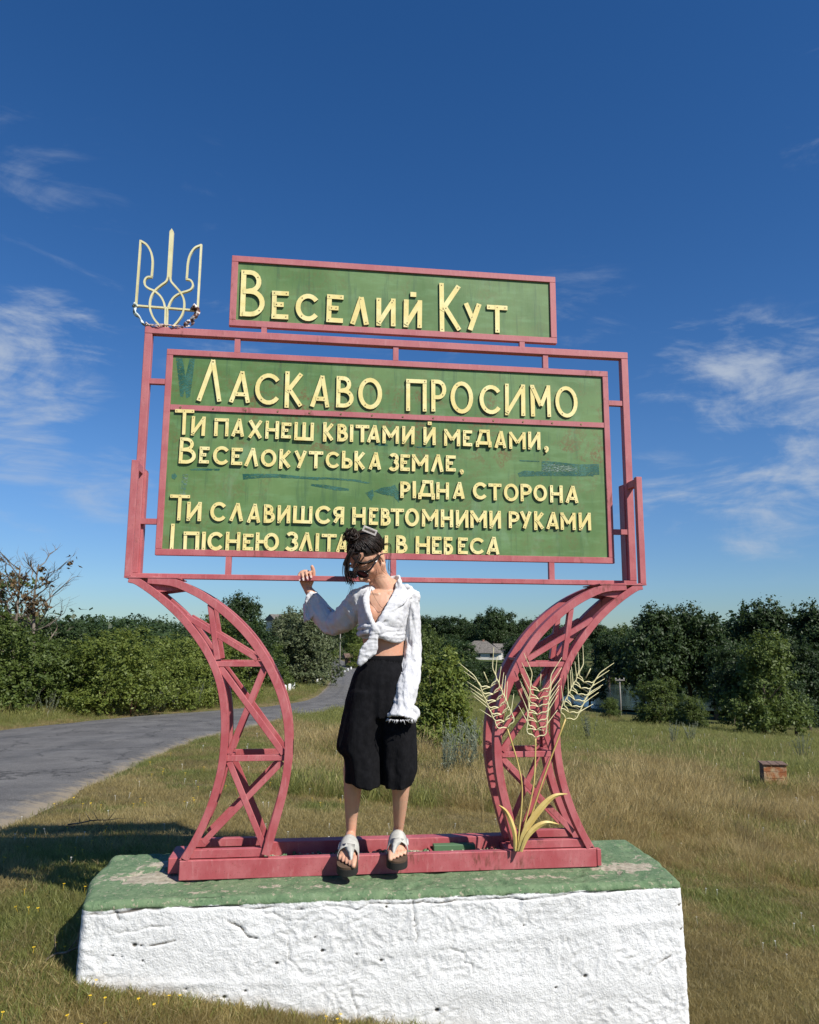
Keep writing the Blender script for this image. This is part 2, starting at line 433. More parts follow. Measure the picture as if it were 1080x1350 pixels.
ROAD_L = np.array([(-7.0,-9),(-7.4,0),(-8.2,6),(-9.6,13),(-9.9,19),(-9,24),(-7.5,29),(-6.0,34),(-5.2,40),(-5.6,50),(-7.1,70),(-9.5,95),(-13,125),(-20,160)], float)
ROAD_R = np.array([(-2.9,-9),(-3.0,0),(-3.1,5.6),(-3.65,10),(-4.1,15),(-4.05,20),(-3.8,25),(-3.0,31),(-2.1,38),(-1.6,48),(-2.8,68),(-5.2,93),(-8.5,123),(-15,158)], float)
def catmull(P, n):
    P = np.asarray(P, float); m = len(P); out = []
    Q = np.vstack([2*P[0]-P[1], P, 2*P[-1]-P[-2]])
    for t in np.linspace(0, m-1, n):
        i = min(int(t), m-2); f = t-i; a, b, c, d = Q[i], Q[i+1], Q[i+2], Q[i+3]
        out.append(0.5*((2*b)+(-a+c)*f+(2*a-5*b+4*c-d)*f*f+(-a+3*b-3*c+d)*f**3))
    return np.array(out)
_rl = catmull(ROAD_L, 261); _rr = catmull(ROAD_R, 261)
_rlo = _rl.copy(); 
def road_dist(x, y):
    """signed: >0 inside the road, metres to the nearer edge (by station v)"""
    u, v = w2uv(x, y)
    out = []
    for E, s in ((_rl, 1), (_rr, -1)):
        g = np.gradient(E[:, 0], E[:, 1]); c = 1/np.sqrt(1+g*g)
        out.append(s*(u-np.interp(v, E[:, 1], E[:, 0]))*np.interp(v, E[:, 1], c))
    d = np.minimum(out[0], out[1])
    return np.where((v < -8.9) | (v > 158), -5.0, d)
def hground(x, y):
    x = np.asarray(x, float); y = np.asarray(y, float)
    h = hbase(x, y)
    d = road_dist(x, y)
    w = np.clip((d+0.25)/0.35, 0, 1)
    return h-0.07*w
def H(x, y): return float(hbase(np.array([x]), np.array([y]))[0])

def mat_ground():
    k = NT('dry_turf', 0.95, 0.1); p = k.pos()
    n1 = k.noise(p, 0.55, 6, 0.6, 0.5); n2 = k.noise(p, 7, 5, 0.65); n3 = k.noise(p, 60, 4, 0.7); n4 = k.noise(p, 0.012, 4, 0.6)
    c = k.mix(k.rmp(n2, 0.35, 0.68), (0.13, 0.10, 0.045), (0.25, 0.19, 0.09))
    c = k.mix(k.rmp(n1, 0.45, 0.66, 0, 0.7), c, (0.085, 0.10, 0.03))
    c = k.mix(k.rmp(n3, 0.45, 0.7, 0, 0.5), c, (0.22, 0.17, 0.09))
    dist = k.n('ShaderNodeVectorMath', operation='LENGTH'); k.l(p, dist.inputs[0])
    far = k.rmp(dist.outputs['Value'], 25, 90)
    fc = k.mix(k.rmp(n4, 0.45, 0.6), (0.055, 0.075, 0.022), (0.13, 0.115, 0.05))
    c = k.mix(far, c, fc)
    k.color(c); k.bump(n3, 0.8, 0.03); return k.m
M_GROUND = mat_ground()
def make_ground():
    nb = 300; rr = np.concatenate([[0.0], np.exp(np.linspace(math.log(0.6), math.log(5500), 300))])
    be = np.linspace(-math.pi, math.pi, nb*3, endpoint=False)
    # denser bearings towards the view
    be = be-0.62*np.sin(be)*1.0
    rr, bb = np.meshgrid(rr, be, indexing='ij')
    x, y = uv2w(rr*np.sin(bb), rr*np.cos(bb))
    z = hground(x, y)
    V = np.stack([x, y, z], -1); nr, nbb = rr.shape
    ii = np.arange(nr-1)[:, None]; jj = np.arange(nbb)[None, :]; j2 = (jj+1) % nbb
    Fq = np.stack(np.broadcast_arrays(ii*nbb+jj, ii*nbb+j2, (ii+1)*nbb+j2, (ii+1)*nbb+jj), -1).reshape(-1, 4)
    o = np_mesh('ground', V.reshape(-1, 3), Fq, M_GROUND, smooth=True)
    tag(o, kind='structure', label='rolling field of dry grass sloping down to the pond')
make_ground()
def mat_road():
    k = NT('worn_asphalt', 0.85, 0.35); p = k.pos()
    n1 = k.noise(p, 0.9, 5, 0.6); n2 = k.noise(p, 120, 3, 0.7); n3 = k.noise(p, 22, 4, 0.7)
    vo = k.n('ShaderNodeTexVoronoi'); vo.inputs['Scale'].default_value = 48; k.l(p, vo.inputs['Vector'])
    c = k.mix(k.rmp(n1, 0.35, 0.68), (0.110, 0.104, 0.096), (0.165, 0.157, 0.144))
    c = k.mix(k.rmp(n3, 0.5, 0.72, 0, 0.5), c, (0.055, 0.051, 0.046))
    c = k.mix(k.rmp(vo.outputs['Distance'], 0.0, 0.36, 0.9, 0), c, (0.32, 0.30, 0.27))
    c = k.mix(k.rmp(n2, 0.52, 0.66, 0, 0.8), c, (0.022, 0.02, 0.018))
    n6 = k.noise(k.mapv(p, (1, .12, 1), (0, 0, -0.12)), 2.6, 6, 0.7, .5); c = k.mix(k.rmp(n6, 0.50, 0.66, 0, 0.22), c, (0.045, 0.042, 0.038))
    vc = k.n('ShaderNodeTexVoronoi', feature='DISTANCE_TO_EDGE'); vc.inputs['Scale'].default_value = .55; wpn = k.n('ShaderNodeTexNoise'); wpn.inputs['Scale'].default_value = 2.5; wpn.inputs['Detail'].default_value = 5; k.l(p, wpn.inputs['Vector']); va = k.n('ShaderNodeVectorMath', operation='ADD'); k.l(p, va.inputs[0]); k.l(wpn.outputs['Color'], va.inputs[1]); k.l(va.outputs[0], vc.inputs['Vector']); c = k.mix(k.rmp(vc.outputs['Distance'], 0.0, 0.022, 0.75, 0), c, (0.025, 0.023, 0.02))
    e = k.attr('edge'); ne = k.noise(p, 5, 4, 0.7)
    c = k.mix(k.rmp(k.math('ADD', e, k.math('MULTIPLY', k.math('SUBTRACT', ne, 0.5), 0.9)), 0.0, 0.32, 0.85, 0), c, (0.27, 0.22, 0.15))
    tr = k.attr('track')
    c = k.mix(k.rmp(k.math('ADD', tr, k.math('MULTIPLY', k.math('SUBTRACT', ne, 0.5), 0.5)), 0.55, 1.0, 0, 0.35), c, (0.05, 0.05, 0.05))
    k.color(c); k.bump(vo.outputs['Distance'], 0.5, 0.006); return k.m
def make_road():
    nu = 22; V = []; ed = []; tr = []
    for k in range(len(_rl)):
        for j in range(nu):
            t = j/(nu-1); q = _rl[k]*(1-t)+_rr[k]*t
            V.append(q); w = np.linalg.norm(_rr[k]-_rl[k]); ed.append(min(t, 1-t)*w)
            tr.append(max(math.exp(-((t-.3)/.06)**2), math.exp(-((t-.68)/.06)**2)))
    V = np.array(V); x, y = uv2w(V[:, 0], V[:, 1])
    jit = fbm(np.stack([x, y, x*0], -1), 2.2, 3, 0.5, 41)*0.10
    e = np.array(ed); ee = e < 0.001
    side = np.tile(np.array([-1]+[0]*(nu-2)+[1]), len(_rl))
    x = x+jit*RT[0]*ee; y = y+jit*RT[1]*ee
    z = hbase(x, y)+0.004+0.03*np.clip(e/2, 0, 1)
    z[ee] -= 0.05
    n = len(_rl); i = np.arange(n-1)[:, None]*nu+np.arange(nu-1)[None, :]; i = i.ravel()
    Fq = np.stack([i, i+1, i+nu+1, i+nu], -1)
    o = np_mesh('road', np.stack([x, y, z], -1), Fq, mat_road(), smooth=True, attrs={'edge': ('POINT', ed), 'track': ('POINT', tr)})
    tag(o, kind='structure', label='worn grey country road curving away downhill')
make_road()
def make_water():
    k = NT('pond_water', 0.12, 0.5); p = k.pos()
    n = k.noise(k.mapv(p, (1, 0.35, 1), (0, 0, 0.2)), 3.0, 4, 0.6)
    k.color((0.035, 0.055, 0.06)); k.bump(n, 0.35, 0.05)
    u = [18, 60, 110, 130, 110, 60, 30, 8, 4, 8]; v = [78, 76, 84, 120, 172, 178, 172, 150, 118, 92]
    x, y = uv2w(u, v)
    V = [(a, b, CAM[2]-7.35) for a, b in zip(x, y)]
    o = np_mesh('pond', np.array(V), [tuple(range(len(V)))], k.m)
    tag(o, kind='structure', label='still blue-grey pond beyond the field')
make_water()

# ------------------------------------------------------------------ plinth
PX0, PX1, PY0, PY1, PZ = -0.915, 1.668, -0.352, 0.335, 0.0
def mat_plinth():
    k = NT('whitewashed_render', 0.9, 0.2); p = k.pos(); x = k.xyz(p)
    geo = k.n('ShaderNodeNewGeometry'); nz = k.xyz(geo.outputs['True Normal'])[2]
    n1 = k.noise(p, 3.0, 5, 0.6); n2 = k.noise(p, 34, 5, 0.65); n3 = k.noise(p, 130, 4, 0.7); n5 = k.noise(p, 12, 5, 0.65, 0.8)
    wh = k.mix(k.rmp(n1, 0.3, 0.7), (0.66, 0.66, 0.64), (0.77, 0.77, 0.75))
    wh = k.mix(k.rmp(n5, 0.62, 0.80, 0, 0.3), wh, (0.62, 0.64, 0.62))
    wh = k.mix(k.rmp(k.attr('pit'), 0.22, 0.75, 0, 0.95), wh, (0.10, 0.085, 0.065))
    wh = k.mix(k.math('MULTIPLY', k.attr('mud'), 0.75), wh, (0.24, 0.19, 0.125))
    gr = k.mix(k.rmp(n5, 0.32, 0.7), (0.098, 0.165, 0.083), (0.165, 0.235, 0.125))
    gr = k.mix(k.rmp(n2, 0.52, 0.75, 0, 0.6), gr, (0.23, 0.30, 0.18))
    gr = k.mix(k.rmp(k.noise(p, 45, 5, 0.65), 0.58, 0.64, 0, 0.75), gr, (0.36, 0.32, 0.23))
    gr = k.mix(k.rmp(k.noise(p, 60, 4, 0.6), 0.60, 0.68, 0, 0.7), gr, (0.035, 0.07, 0.04))
    peel = k.math('ADD', k.attr('peel'), k.math('MULTIPLY', k.math('SUBTRACT', k.noise(p, 20, 7, 0.7, 0.7), 0.5), 2.2))
    con = k.mix(k.rmp(n2, 0.35, 0.68), (0.30, 0.26, 0.19), (0.47, 0.42, 0.32))
    gr = k.mix(k.rmp(peel, 0.34, 0.42), gr, con)
    edge = k.math('ADD', x[2], k.math('MULTIPLY', k.math('SUBTRACT', k.noise(p, 9, 6, 0.7), 0.5), 0.035))
    c = k.mix(k.rmp(edge, -0.034, -0.029), wh, gr)
    k.color(c)
    h = k.math('ADD', n3, k.math('MULTIPLY', n2, 1.5)); k.bump(h, 0.55, 0.009); return k.m
def seg_dist(P, A, B):
    A = np.array(A); B = np.array(B); d = B-A; t = np.clip(((P-A)@d)/(d@d), 0, 1)
    return np.linalg.norm(P-(A+t[:, None]*d), axis=1)
def make_plinth():
    zb = -1.15; r = 0.028
    prof = []
    def arc(cx, cz, a0, a1, n): return [(cx+r*math.cos(math.radians(a)), cz+r*math.sin(math.radians(a))) for a in np.linspace(a0, a1, n)]
    st = 0.0046
    for z in np.arange(-0.78, PZ-r, st): prof.append((PY0, z))
    prof = [(PY0, zb), (PY0, -0.9)]+prof+arc(PY0+r, PZ-r, 180, 90, 9)
    for y in np.arange(PY0+r+0.006, PY1-r, 0.0065): prof.append((y, PZ))
    prof += arc(PY1-r, PZ-r, 90, 0, 7)+[(PY1, z) for z in np.linspace(-0.05, zb, 26)]
    prof = np.array(prof); n = len(prof); cy, cz = (PY0+PY1)/2, -0.45
    xs = [(PX0+r*(1-math.cos(a)), r*(1-math.sin(a))) for a in np.linspace(0, math.pi/2, 6)]
    st = 0.0062
    cols = [(PX0, k) for k in np.linspace(0.34, r, 50)[:-1]]+xs
    cols += [(x, 0) for x in np.arange(PX0+r+st, PX1-r, st)]
    cols += [(PX1-(q[0]-PX0), q[1]) for q in xs[::-1]]+[(PX1, k) for k in np.linspace(r, 0.34, 50)[1:]]
    V = np.zeros((len(cols), n, 3)); 
    for i, (x, ins) in enumerate(cols):
        s = np.stack([np.full(n, x), prof[:, 0], prof[:, 1]], -1)
        s[:, 1] = np.clip(s[:, 1], PY0+ins, PY1-ins); s[:, 2] = np.where(s[:, 2] > zb, np.minimum(s[:, 2], PZ-ins*(1 if ins <= r else 1)), s[:, 2])
        V[i] = s
    # settle: the left end leans, corners are worn, right end bulges downward
    P = V.reshape(-1, 3).copy()
    t = np.clip((P[:, 0]-PX0)/(PX1-PX0), 0, 1)
    P[:, 0] += np.where(t < 0.5, 0.052*(1-2*t), 0)*np.clip((PY0+0.3-P[:, 1])/0.3, 0, 1)+np.where(t > 0.5, -0.042*(2*t-1), 0)*np.clip((PY0+0.3-P[:, 1])/0.3, 0, 1)
    P[:, 0] += 0.012*(2*t-1)*np.clip(-P[:, 2]/0.5, 0, 1)
    Q = P.copy()
    w = np.stack([fbm(Q+7, 9, 2, .5, 91), fbm(Q+3, 9, 2, .5, 92), fbm(Q, 9, 2, .5, 93)], -1)*0.035
    front = np.clip((PY0+0.05-Q[:, 1])/0.05, 0, 1); side = np.clip((np.abs(Q[:, 0]-0.37)-1.2)/0.05, 0, 1)
    low = np.clip((-0.012-Q[:, 2])/0.03, 0, 1)
    rough = np.maximum(front, side)*low
    big = fbm(Q, 2.3, 3, 0.5, 5)
    swirl = fbm(Q+w, 13, 4, 0.55, 21, ridged=True)          # trowelled, torn render
    fine = fbm(Q+w, 48, 3, 0.6, 33)
    area = np.clip(0.55+1.6*fbm(Q, 2.0, 2, .5, 55), 0.15, 1.0)
    tear = fbm(Q+w*1.6, 27, 4, 0.62, 25, ridged=True)
    disp = rough*(0.008*big+0.0032*area*(swirl-0.2)+0.0058*area*(tear-0.2)+0.0022*fine)
    disp += (1-rough)*(0.006*big+0.0018*fbm(Q, 26, 3, .6, 44))
    pit = np.zeros(len(Q)); XZ = Q[:, [0, 2]]
    def smooth_band(A, B, wd, up=0.004):
        nonlocal disp
        d = seg_dist(XZ, A, B)+0.012*fbm(Q, 14, 2, .5, 61); k = np.exp(-(d/wd)**2)*front*low
        disp = disp*(1-0.75*k)+k*up
    for A, B, wd in (((0.12, -0.245), (0.75, -0.205), 0.020), ((0.75, -0.205), (1.64, -0.15), 0.024), ((0.46, -0.02), (0.47, -0.24), 0.03),
                     ((-0.9, -0.30), (0.12, -0.33), 0.016), ((-0.05, -0.31), (0.10, -0.45), 0.03), ((1.28, -0.16), (1.30, -0.42), 0.03), ((0.30, -0.38), (1.60, -0.41), 0.04)):
        smooth_band(A, B, wd)
    rs = np.random.default_rng(4)
    def crack(pts, wd=0.0042, amp=1.0):
        nonlocal disp
        for a, b in zip(pts[:-1], pts[1:]):
            d = seg_dist(XZ, a, b)+0.0025*np.abs(fbm(Q, 40, 2, .5, 71)); k = np.exp(-(d/(wd*1.25))**2)*front*np.clip(.75+.9*fbm(Q, 12, 2, .5, 73), .15, 1)
            disp = disp-0.007*k; np.maximum(pit, k*min(1, amp*1.45), out=pit)
    def jag(A, B, n, j):
        A = np.array(A); B = np.array(B); o = []
        for t_ in np.linspace(0, 1, n): o.append(tuple(A+(B-A)*t_+rs.normal(0, j, 2)*(0 < t_ < 1)))
        return o
    crack(jag((-0.88, -0.05), (-0.42, -0.035), 10, 0.008), 0.0058, 1.0)
    crack(jag((-0.74, -0.035), (-0.72, -0.07), 4, 0.004), 0.005, 1.0)
    crack(jag((-0.42, -0.035), (0.05, -0.055), 10, 0.007), 0.0032, 0.6)
    crack(jag((-0.72, -0.12), (-0.52, -0.10), 7, 0.006), 0.003, 0.5)
    crack(jag((-0.30, -0.09), (-0.18, -0.16), 5, 0.008), 0.0035, 0.6)
    crack(jag((-0.15, -0.07), (0.02, -0.10), 6, 0.008), 0.003, 0.5)
    crack(jag((0.80, -0.045), (1.60, -0.030), 14, 0.007), 0.0032, 0.55)
    crack(jag((0.45, -0.04), (0.46, -0.20), 8, 0.006), 0.003, 0.45)
    crack(jag((0.05, -0.055), (0.80, -0.045), 18, 0.006), 0.0036, 0.55)
    crack(jag((0.62, -0.20), (0.70, -0.33), 6, 0.010), 0.003, 0.4); crack(jag((1.10, -0.20), (1.16, -0.38), 7, 0.009), 0.003, 0.4); crack(jag((-0.60, -0.17), (-0.50, -0.155), 4, 0.004), 0.003, 0.8)
    crack(jag((0.20, -0.36), (0.23, -0.50), 5, 0.006), 0.0035, 0.6)
    crack(jag((1.56, -0.30), (1.46, -0.37), 5, 0.006), 0.004, 0.6)
    crack(jag((-0.10, -0.14), (0.0, -0.30), 6, 0.01), 0.003, 0.4)
    for px_, pz_, rr_ in ((-0.655, -0.165, 0.011), (-0.63, -0.168, 0.006), (-0.735, -0.20, 0.006), (-0.70, -0.205, 0.005), (-0.62, -0.225, 0.004), (0.08, -0.215, 0.008), (-0.10, -0.255, 0.007), (0.32, -0.262, 0.008), (0.05, -0.165, 0.005),
                          (0.92, -0.155, 0.006), (1.18, -0.36, 0.009), (0.22, -0.235, 0.006), (0.34, -0.06, 0.006), (1.05, -0.40, 0.006), (0.55, -0.46, 0.010), (-0.45, -0.335, 0.006), (-0.30, -0.37, 0.008), (-0.22, -0.35, 0.007), (1.615, -0.10, 0.008), (1.62, -0.20, 0.009), (0.98, -0.03, 0.006)):
        d = np.hypot(XZ[:, 0]-px_, (XZ[:, 1]-pz_)*1.3)+0.004*fbm(Q, 60, 2, .5, 81); k = np.clip(1.4-d/rr_, 0, 1)*front
        disp = disp-0.012*k; np.maximum(pit, k, out=pit)
    for _ in range(90):
        px_, pz_ = rs.uniform(PX0, PX1), rs.uniform(-0.55, -0.05); d = np.hypot(XZ[:, 0]-px_, XZ[:, 1]-pz_); k = np.clip(1.3-d/rs.uniform(0.0025, 0.0045), 0, 1)*front
        disp = disp-0.004*k; np.maximum(pit, k*rs.uniform(.2, .7), out=pit)
    chip = np.clip((fbm(Q, 11, 3, 0.55, 15)-0.12)*3, 0, 1)*np.clip(1-np.abs(Q[:, 2]+0.012)/0.03, 0, 1)
    disp -= 0.012*chip
    V = P.reshape(V.shape); gi = np.gradient(V, axis=0); gj = np.gradient(V, axis=1)
    N = np.cross(gj, gi); N /= np.maximum(np.linalg.norm(N, axis=-1, keepdims=True), 1e-9)
    c = np.array([0.37, -0.01, -0.45]); fl = np.sign(((V-c)*N).sum(-1, keepdims=True)); fl[fl == 0] = 1
    # outward direction by position keeps seams closed
    outw = np.zeros_like(V); outw[..., 1] = np.where(V[..., 1] < PY0+r, -1, np.where(V[..., 1] > PY1-r, 1, 0)); outw[..., 2] = np.where(V[..., 2] > PZ-r, 1, 0)
    endl = np.clip((np.abs(V[..., 0]-0.3775)-(1.2825-r-0.02))/0.03, 0, 1); outw[..., 0] = np.sign(V[..., 0]-0.3775)*endl
    capm = (np.arange(len(cols)) < 49) | (np.arange(len(cols)) >= len(cols)-49)
    outw[capm, :, 1] *= 0; outw[capm, :, 2] *= 0
    outw /= np.maximum(np.linalg.norm(outw, axis=-1, keepdims=True), 1)
    V = V+outw*disp.reshape(V.shape[:2])[..., None]
    peel = np.zeros(len(Q))
    for ex, ey, rx, ry, s in ((-0.64, -0.06, 0.20, 0.10, 1.0), (-0.60, 0.13, 0.16, 0.06, 0.85), (1.46, -0.14, 0.16, 0.07, 0.95), (1.60, -0.02, 0.05, 0.05, 0.5), (0.35, 0.02, 0.9, 0.05, 0.62), (0.98, -0.24, 0.4, 0.03, 0.5), (-0.35, -0.27, 0.18, 0.02, 0.5), (-0.15, -0.24, 0.1, 0.025, 0.6), (0.10, -0.26, 0.18, 0.025, .5), (0.9, 0.31, 0.5, 0.03, .6)):
        peel = np.maximum(peel, s*np.exp(-(((Q[:, 0]-ex)/rx)**2+((Q[:, 1]-ey)/ry)**2)))
    gz = hbase(Q[:, 0], Q[:, 1]); mud = np.clip(1-(Q[:, 2]-gz)/(0.05+0.05*(fbm(Q*np.array([1, 1, .1]), 9, 3, .6, 51)+.3)), 0, 1)*np.clip(.6+1.2*fbm(Q, 30, 3, .6, 52), 0, 1)
    m, n = V.shape[:2]
    i = (np.arange(m-1)[:, None]*n+np.arange(n-1)[None, :]).ravel()
    Fq = np.stack([i, i+n, i+n+1, i+1], -1)
    o = np_mesh('concrete_plinth', V.reshape(-1, 3), Fq, mat_plinth(), smooth=True, attrs={'pit': ('POINT', pit), 'mud': ('POINT', mud), 'peel': ('POINT', peel*0.80)})
    tag(o, 'whitewashed rough concrete plinth with a green painted top carrying the sign', 'plinth')
    # broken concrete and pebbles lying between the two base beams
    rs = np.random.default_rng(8); X, Y = np.meshgrid(np.linspace(-0.52, 0.925, 190), np.linspace(-0.0935, 0.094, 26), indexing='ij')
    Z = 0.036+0.010*fbm(np.stack([X, Y, X*0], -1), 9, 3, .5, 5)+0.006*fbm(np.stack([X, Y, X*0], -1), 45, 3, .6, 6)
    V = np.stack([X, Y, Z], -1).reshape(-1, 3); n = 26; i = (np.arange(189)[:, None]*n+np.arange(25)[None, :]).ravel()
    VV_ = [V]; FF = [np.stack([i, i+n, i+n+1, i+1], -1)]; b0 = len(V)
    cube = np.array([(-1, -1, -1), (1, -1, -1), (1, 1, -1), (-1, 1, -1), (-.7, -.7, 1), (.7, -.8, 1), (.8, .6, 1), (-.6, .7, 1)], float); cf = np.array([(3, 2, 1, 0), (4, 5, 6, 7), (0, 1, 5, 4), (1, 2, 6, 5), (2, 3, 7, 6), (3, 0, 4, 7)])
    for _ in range(420):
        s = rs.uniform(.003, .009); c = np.array([rs.uniform(-.51, .92), rs.uniform(-.085, .088), .040]); q = cube*s*rs.uniform(.6, 1.3, (8, 3)); a = rs.uniform(0, 6.28); R = np.array([(math.cos(a), -math.sin(a), 0), (math.sin(a), math.cos(a), 0), (0, 0, 1)])
        VV_.append(q @ R+c); FF.append(cf+b0); b0 += 8
    kk = NT('green_spattered_rubble', .9, .2); p = kk.pos(); nn = kk.noise(p, 40, 5, .7); kk.color(kk.mix(kk.rmp(nn, .47, .55), (0.10, 0.17, 0.085), (0.42, 0.37, 0.28)))
    r_o = np_mesh('rubble', np.concatenate(VV_), np.concatenate(FF), kk.m, parent=o); r_o['kind'] = 'stuff'
    return o
make_plinth()

# ------------------------------------------------------------------ the welcome sign
SIGN = empty('welcome_sign', (0.394, -0.02, 0.0), 0, 'tall red steel village welcome sign with green lettered panels on curved truss legs', 'sign')
def kid(mb, name, mats, parent, bevel=0.0015):
    o = mb.build(name, mats, parent, bevel)
    p = parent; off = Vector((0, 0, 0))
    while p is not None: off += p.location; p = p.parent
    o.data.transform(Matrix.Translation(-off)); return o
def sub(name, parent=SIGN):
    e = empty(name, (0, 0, 0), parent=parent); return e
YF, YB = -0.13, 0.05          # front faces of the two trusses
# base beams
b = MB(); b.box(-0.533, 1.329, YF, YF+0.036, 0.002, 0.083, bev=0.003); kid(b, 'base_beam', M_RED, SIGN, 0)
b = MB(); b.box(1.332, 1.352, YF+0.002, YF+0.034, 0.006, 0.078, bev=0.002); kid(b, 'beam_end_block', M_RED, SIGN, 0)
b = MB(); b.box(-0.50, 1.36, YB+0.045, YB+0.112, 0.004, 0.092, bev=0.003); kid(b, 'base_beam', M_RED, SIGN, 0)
for x0, x1, y0, y1 in ((-0.595, -0.525, -0.035, 0.16), (0.93, 0.985, YF+0.037, YB+0.044)):
    b = MB(); b.box(x0, x1, y0, y1, 0.004, 0.070, bev=0.003); kid(b, 'cross_beam', M_RED, SIGN, 0)
for x in (-0.2, 0.58):
    b = MB(); b.box(x, x+0.012, YF+0.037, YB+0.044, 0.004, 0.05); kid(b, 'cross_plate', M_RED, SIGN, 0)
k = NT('green_rail_paint', 0.6, 0.3); k.color((0.085, 0.16, 0.08)); M_GRAIL = k.m
b = MB(); b.box(0.60, 0.80, 0.045, 0.085, 0.040, 0.070, bev=0.003); kid(b, 'green_rail', M_GRAIL, SIGN, 0)
# curved trusses: mirrored about x = 0.394
MX = 0.394
L_IN = [(-0.818, 1.288), (-0.780, 1.277), (-0.691, 1.217), (-0.594, 1.134), (-0.518, 1.048), (-0.457, 0.962), (-0.411, 0.870), (-0.384, 0.780), (-0.370, 0.687), (-0.366, 0.588), (-0.371, 0.488), (-0.388, 0.388), (-0.418, 0.286), (-0.462, 0.180), (-0.512, 0.086)]
L_OUT = [(-0.735, 1.285), (-0.628, 1.275), (-0.540, 1.241), (-0.460, 1.196), (-0.376, 1.133), (-0.292, 1.053), (-0.224, 0.966), (-0.167, 0.872), (-0.122, 0.770), (-0.094, 0.667), (-0.084, 0.562), (-0.087, 0.456), (-0.103, 0.353), (-0.130, 0.243), (-0.170, 0.095)]
BR = [((-0.456, 1.178), (-0.413, 0.930), .024), ((-0.563, 1.125), (-0.235, 0.934), .024), ((-0.425, 0.912), (-0.190, 0.912), .024), ((-0.400, 0.898), (-0.106, 0.518), .026), ((-0.205, 0.898), (-0.345, 0.520), .026),
      ((-0.355, 0.501), (-0.095, 0.501), .026), ((-0.343, 0.486), (-0.178, 0.125), .026), ((-0.110, 0.484), (-0.440, 0.150), .026)]
GUS = [(-0.514, 0.086), (-0.446, 0.214), (-0.474, 0.214), (-0.530, 0.086)]
for side in (0, 1):
    fx = (lambda p: p) if side == 0 else (lambda p: (2*MX-p[0], p[1]))
    for yf in (YF, YB):
        tr = sub('truss_leg')
        dep = 0.052
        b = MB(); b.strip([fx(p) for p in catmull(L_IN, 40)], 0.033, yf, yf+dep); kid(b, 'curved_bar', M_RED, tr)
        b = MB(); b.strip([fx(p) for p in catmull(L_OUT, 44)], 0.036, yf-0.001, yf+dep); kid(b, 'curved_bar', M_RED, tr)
        for i, (p, q, wd) in enumerate(BR):
            b = MB(); b.bar(fx(p), fx(q), wd, yf+0.004+0.0022*i, yf+0.036-0.0017*i); kid(b, 'brace', M_RED, tr)
        b = MB(); b.bar(fx((-0.490, 0.104)), fx((-0.176, 0.104)), 0.034, yf+0.013, yf+0.045); kid(b, 'foot_bar', M_RED, tr)
        # web plate closing the tip
        b = MB(); P = [fx(p) for p in ((-0.79, 1.282), (-0.62, 1.282), (-0.56, 1.248), (-0.60, 1.243), (-0.70, 1.228))]
        b.add([(x, yf+0.018, z) for x, z in P]+[(x, yf+0.028, z) for x, z in P], [(0, 1, 2, 3, 4), (9, 8, 7, 6, 5)]+[(i, (i+1) % 5, 5+(i+1) % 5, 5+i) for i in range(5)]); kid(b, 'tip_plate', M_RED, tr, 0)
    # side gusset plate spanning front to back
    b = MB(); G = [fx(p) for p in GUS]
    y0, y1 = YF+0.003, YB+0.08
    a = fx((-0.534, 0.086)); c = fx((-0.452, 0.222)); d = fx((-0.446, 0.217)); e = fx((-0.526, 0.086))
    b.add([(p[0], y, p[1]) for y in (y0, YF+0.075) for p in (a, c, d, e)], [(0, 1, 2, 3), (7, 6, 5, 4), (0, 4, 5, 1), (1, 5, 6, 2), (2, 6, 7, 3), (3, 7, 4, 0)]); kid(b, 'gusset', M_RED, SIGN, 0)
    # tie plates front to back: at foot, at mid and a cap plate under the frame
    for (px_, pz_, w_, h_) in ((-0.345, 0.501, .03, .012), (-0.10, 0.52, .02, .012), (-0.20, 0.935, .03, .012)):
        q = fx((px_, pz_)); b = MB(); b.box(q[0]-w_/2, q[0]+w_/2, YF+0.0535, YB-0.0015, q[1]-h_/2, q[1]+h_/2); kid(b, 'tie_bar', M_RED, SIGN, 0)
    xa, xb = sorted((fx((-0.838, 0))[0], fx((-0.60, 0))[0]))
    b = MB(); b.box(xa, xb, YF-0.003, YB+0.055, 1.2925, 1.2975); kid(b, 'cap_plate', M_RED, SIGN, 0)
    # bracket clasping the post: two uprights joined at the top
    br = sub('post_bracket'); x0, x1 = sorted((fx((-0.838, 0))[0], fx((-0.808, 0))[0]))
    for yy in (YF, YB+0.012):
        b = MB(); b.box(x0, x1, yy, yy+0.03, 1.298, 1.835 if yy < 0 else 1.828); kid(b, 'upright', M_RED, br)
    for xx in (x0, x1-0.008):
        b = MB(); b.box(xx, xx+0.008, YF+0.0305, YB+0.0115, 1.792, 1.826); kid(b, 'top_link', M_RED, br, 0)
    xi0, xi1 = sorted((fx((-0.806, 0))[0], fx((-0.796, 0))[0]))
    b = MB(); b.box(xi0, xi1, 0.002, 0.045, 1.298, 1.81); kid(b, 'inner_flat', M_RED, br, 0)
# outer rectangular frame
fr = sub('outer_frame')
FX0, FX1, FT = -0.843, 1.627, 2.530
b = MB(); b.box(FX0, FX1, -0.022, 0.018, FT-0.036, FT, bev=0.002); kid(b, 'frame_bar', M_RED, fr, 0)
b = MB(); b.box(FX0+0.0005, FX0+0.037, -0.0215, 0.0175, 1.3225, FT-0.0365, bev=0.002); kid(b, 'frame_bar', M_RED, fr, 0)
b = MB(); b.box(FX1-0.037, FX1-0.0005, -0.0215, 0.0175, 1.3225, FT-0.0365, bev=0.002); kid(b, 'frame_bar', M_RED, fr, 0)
b = MB(); b.box(FX0+0.001, FX1-0.001, -0.021, 0.017, 1.298, 1.3222, bev=0.002); kid(b, 'frame_bar', M_RED, fr, 0)
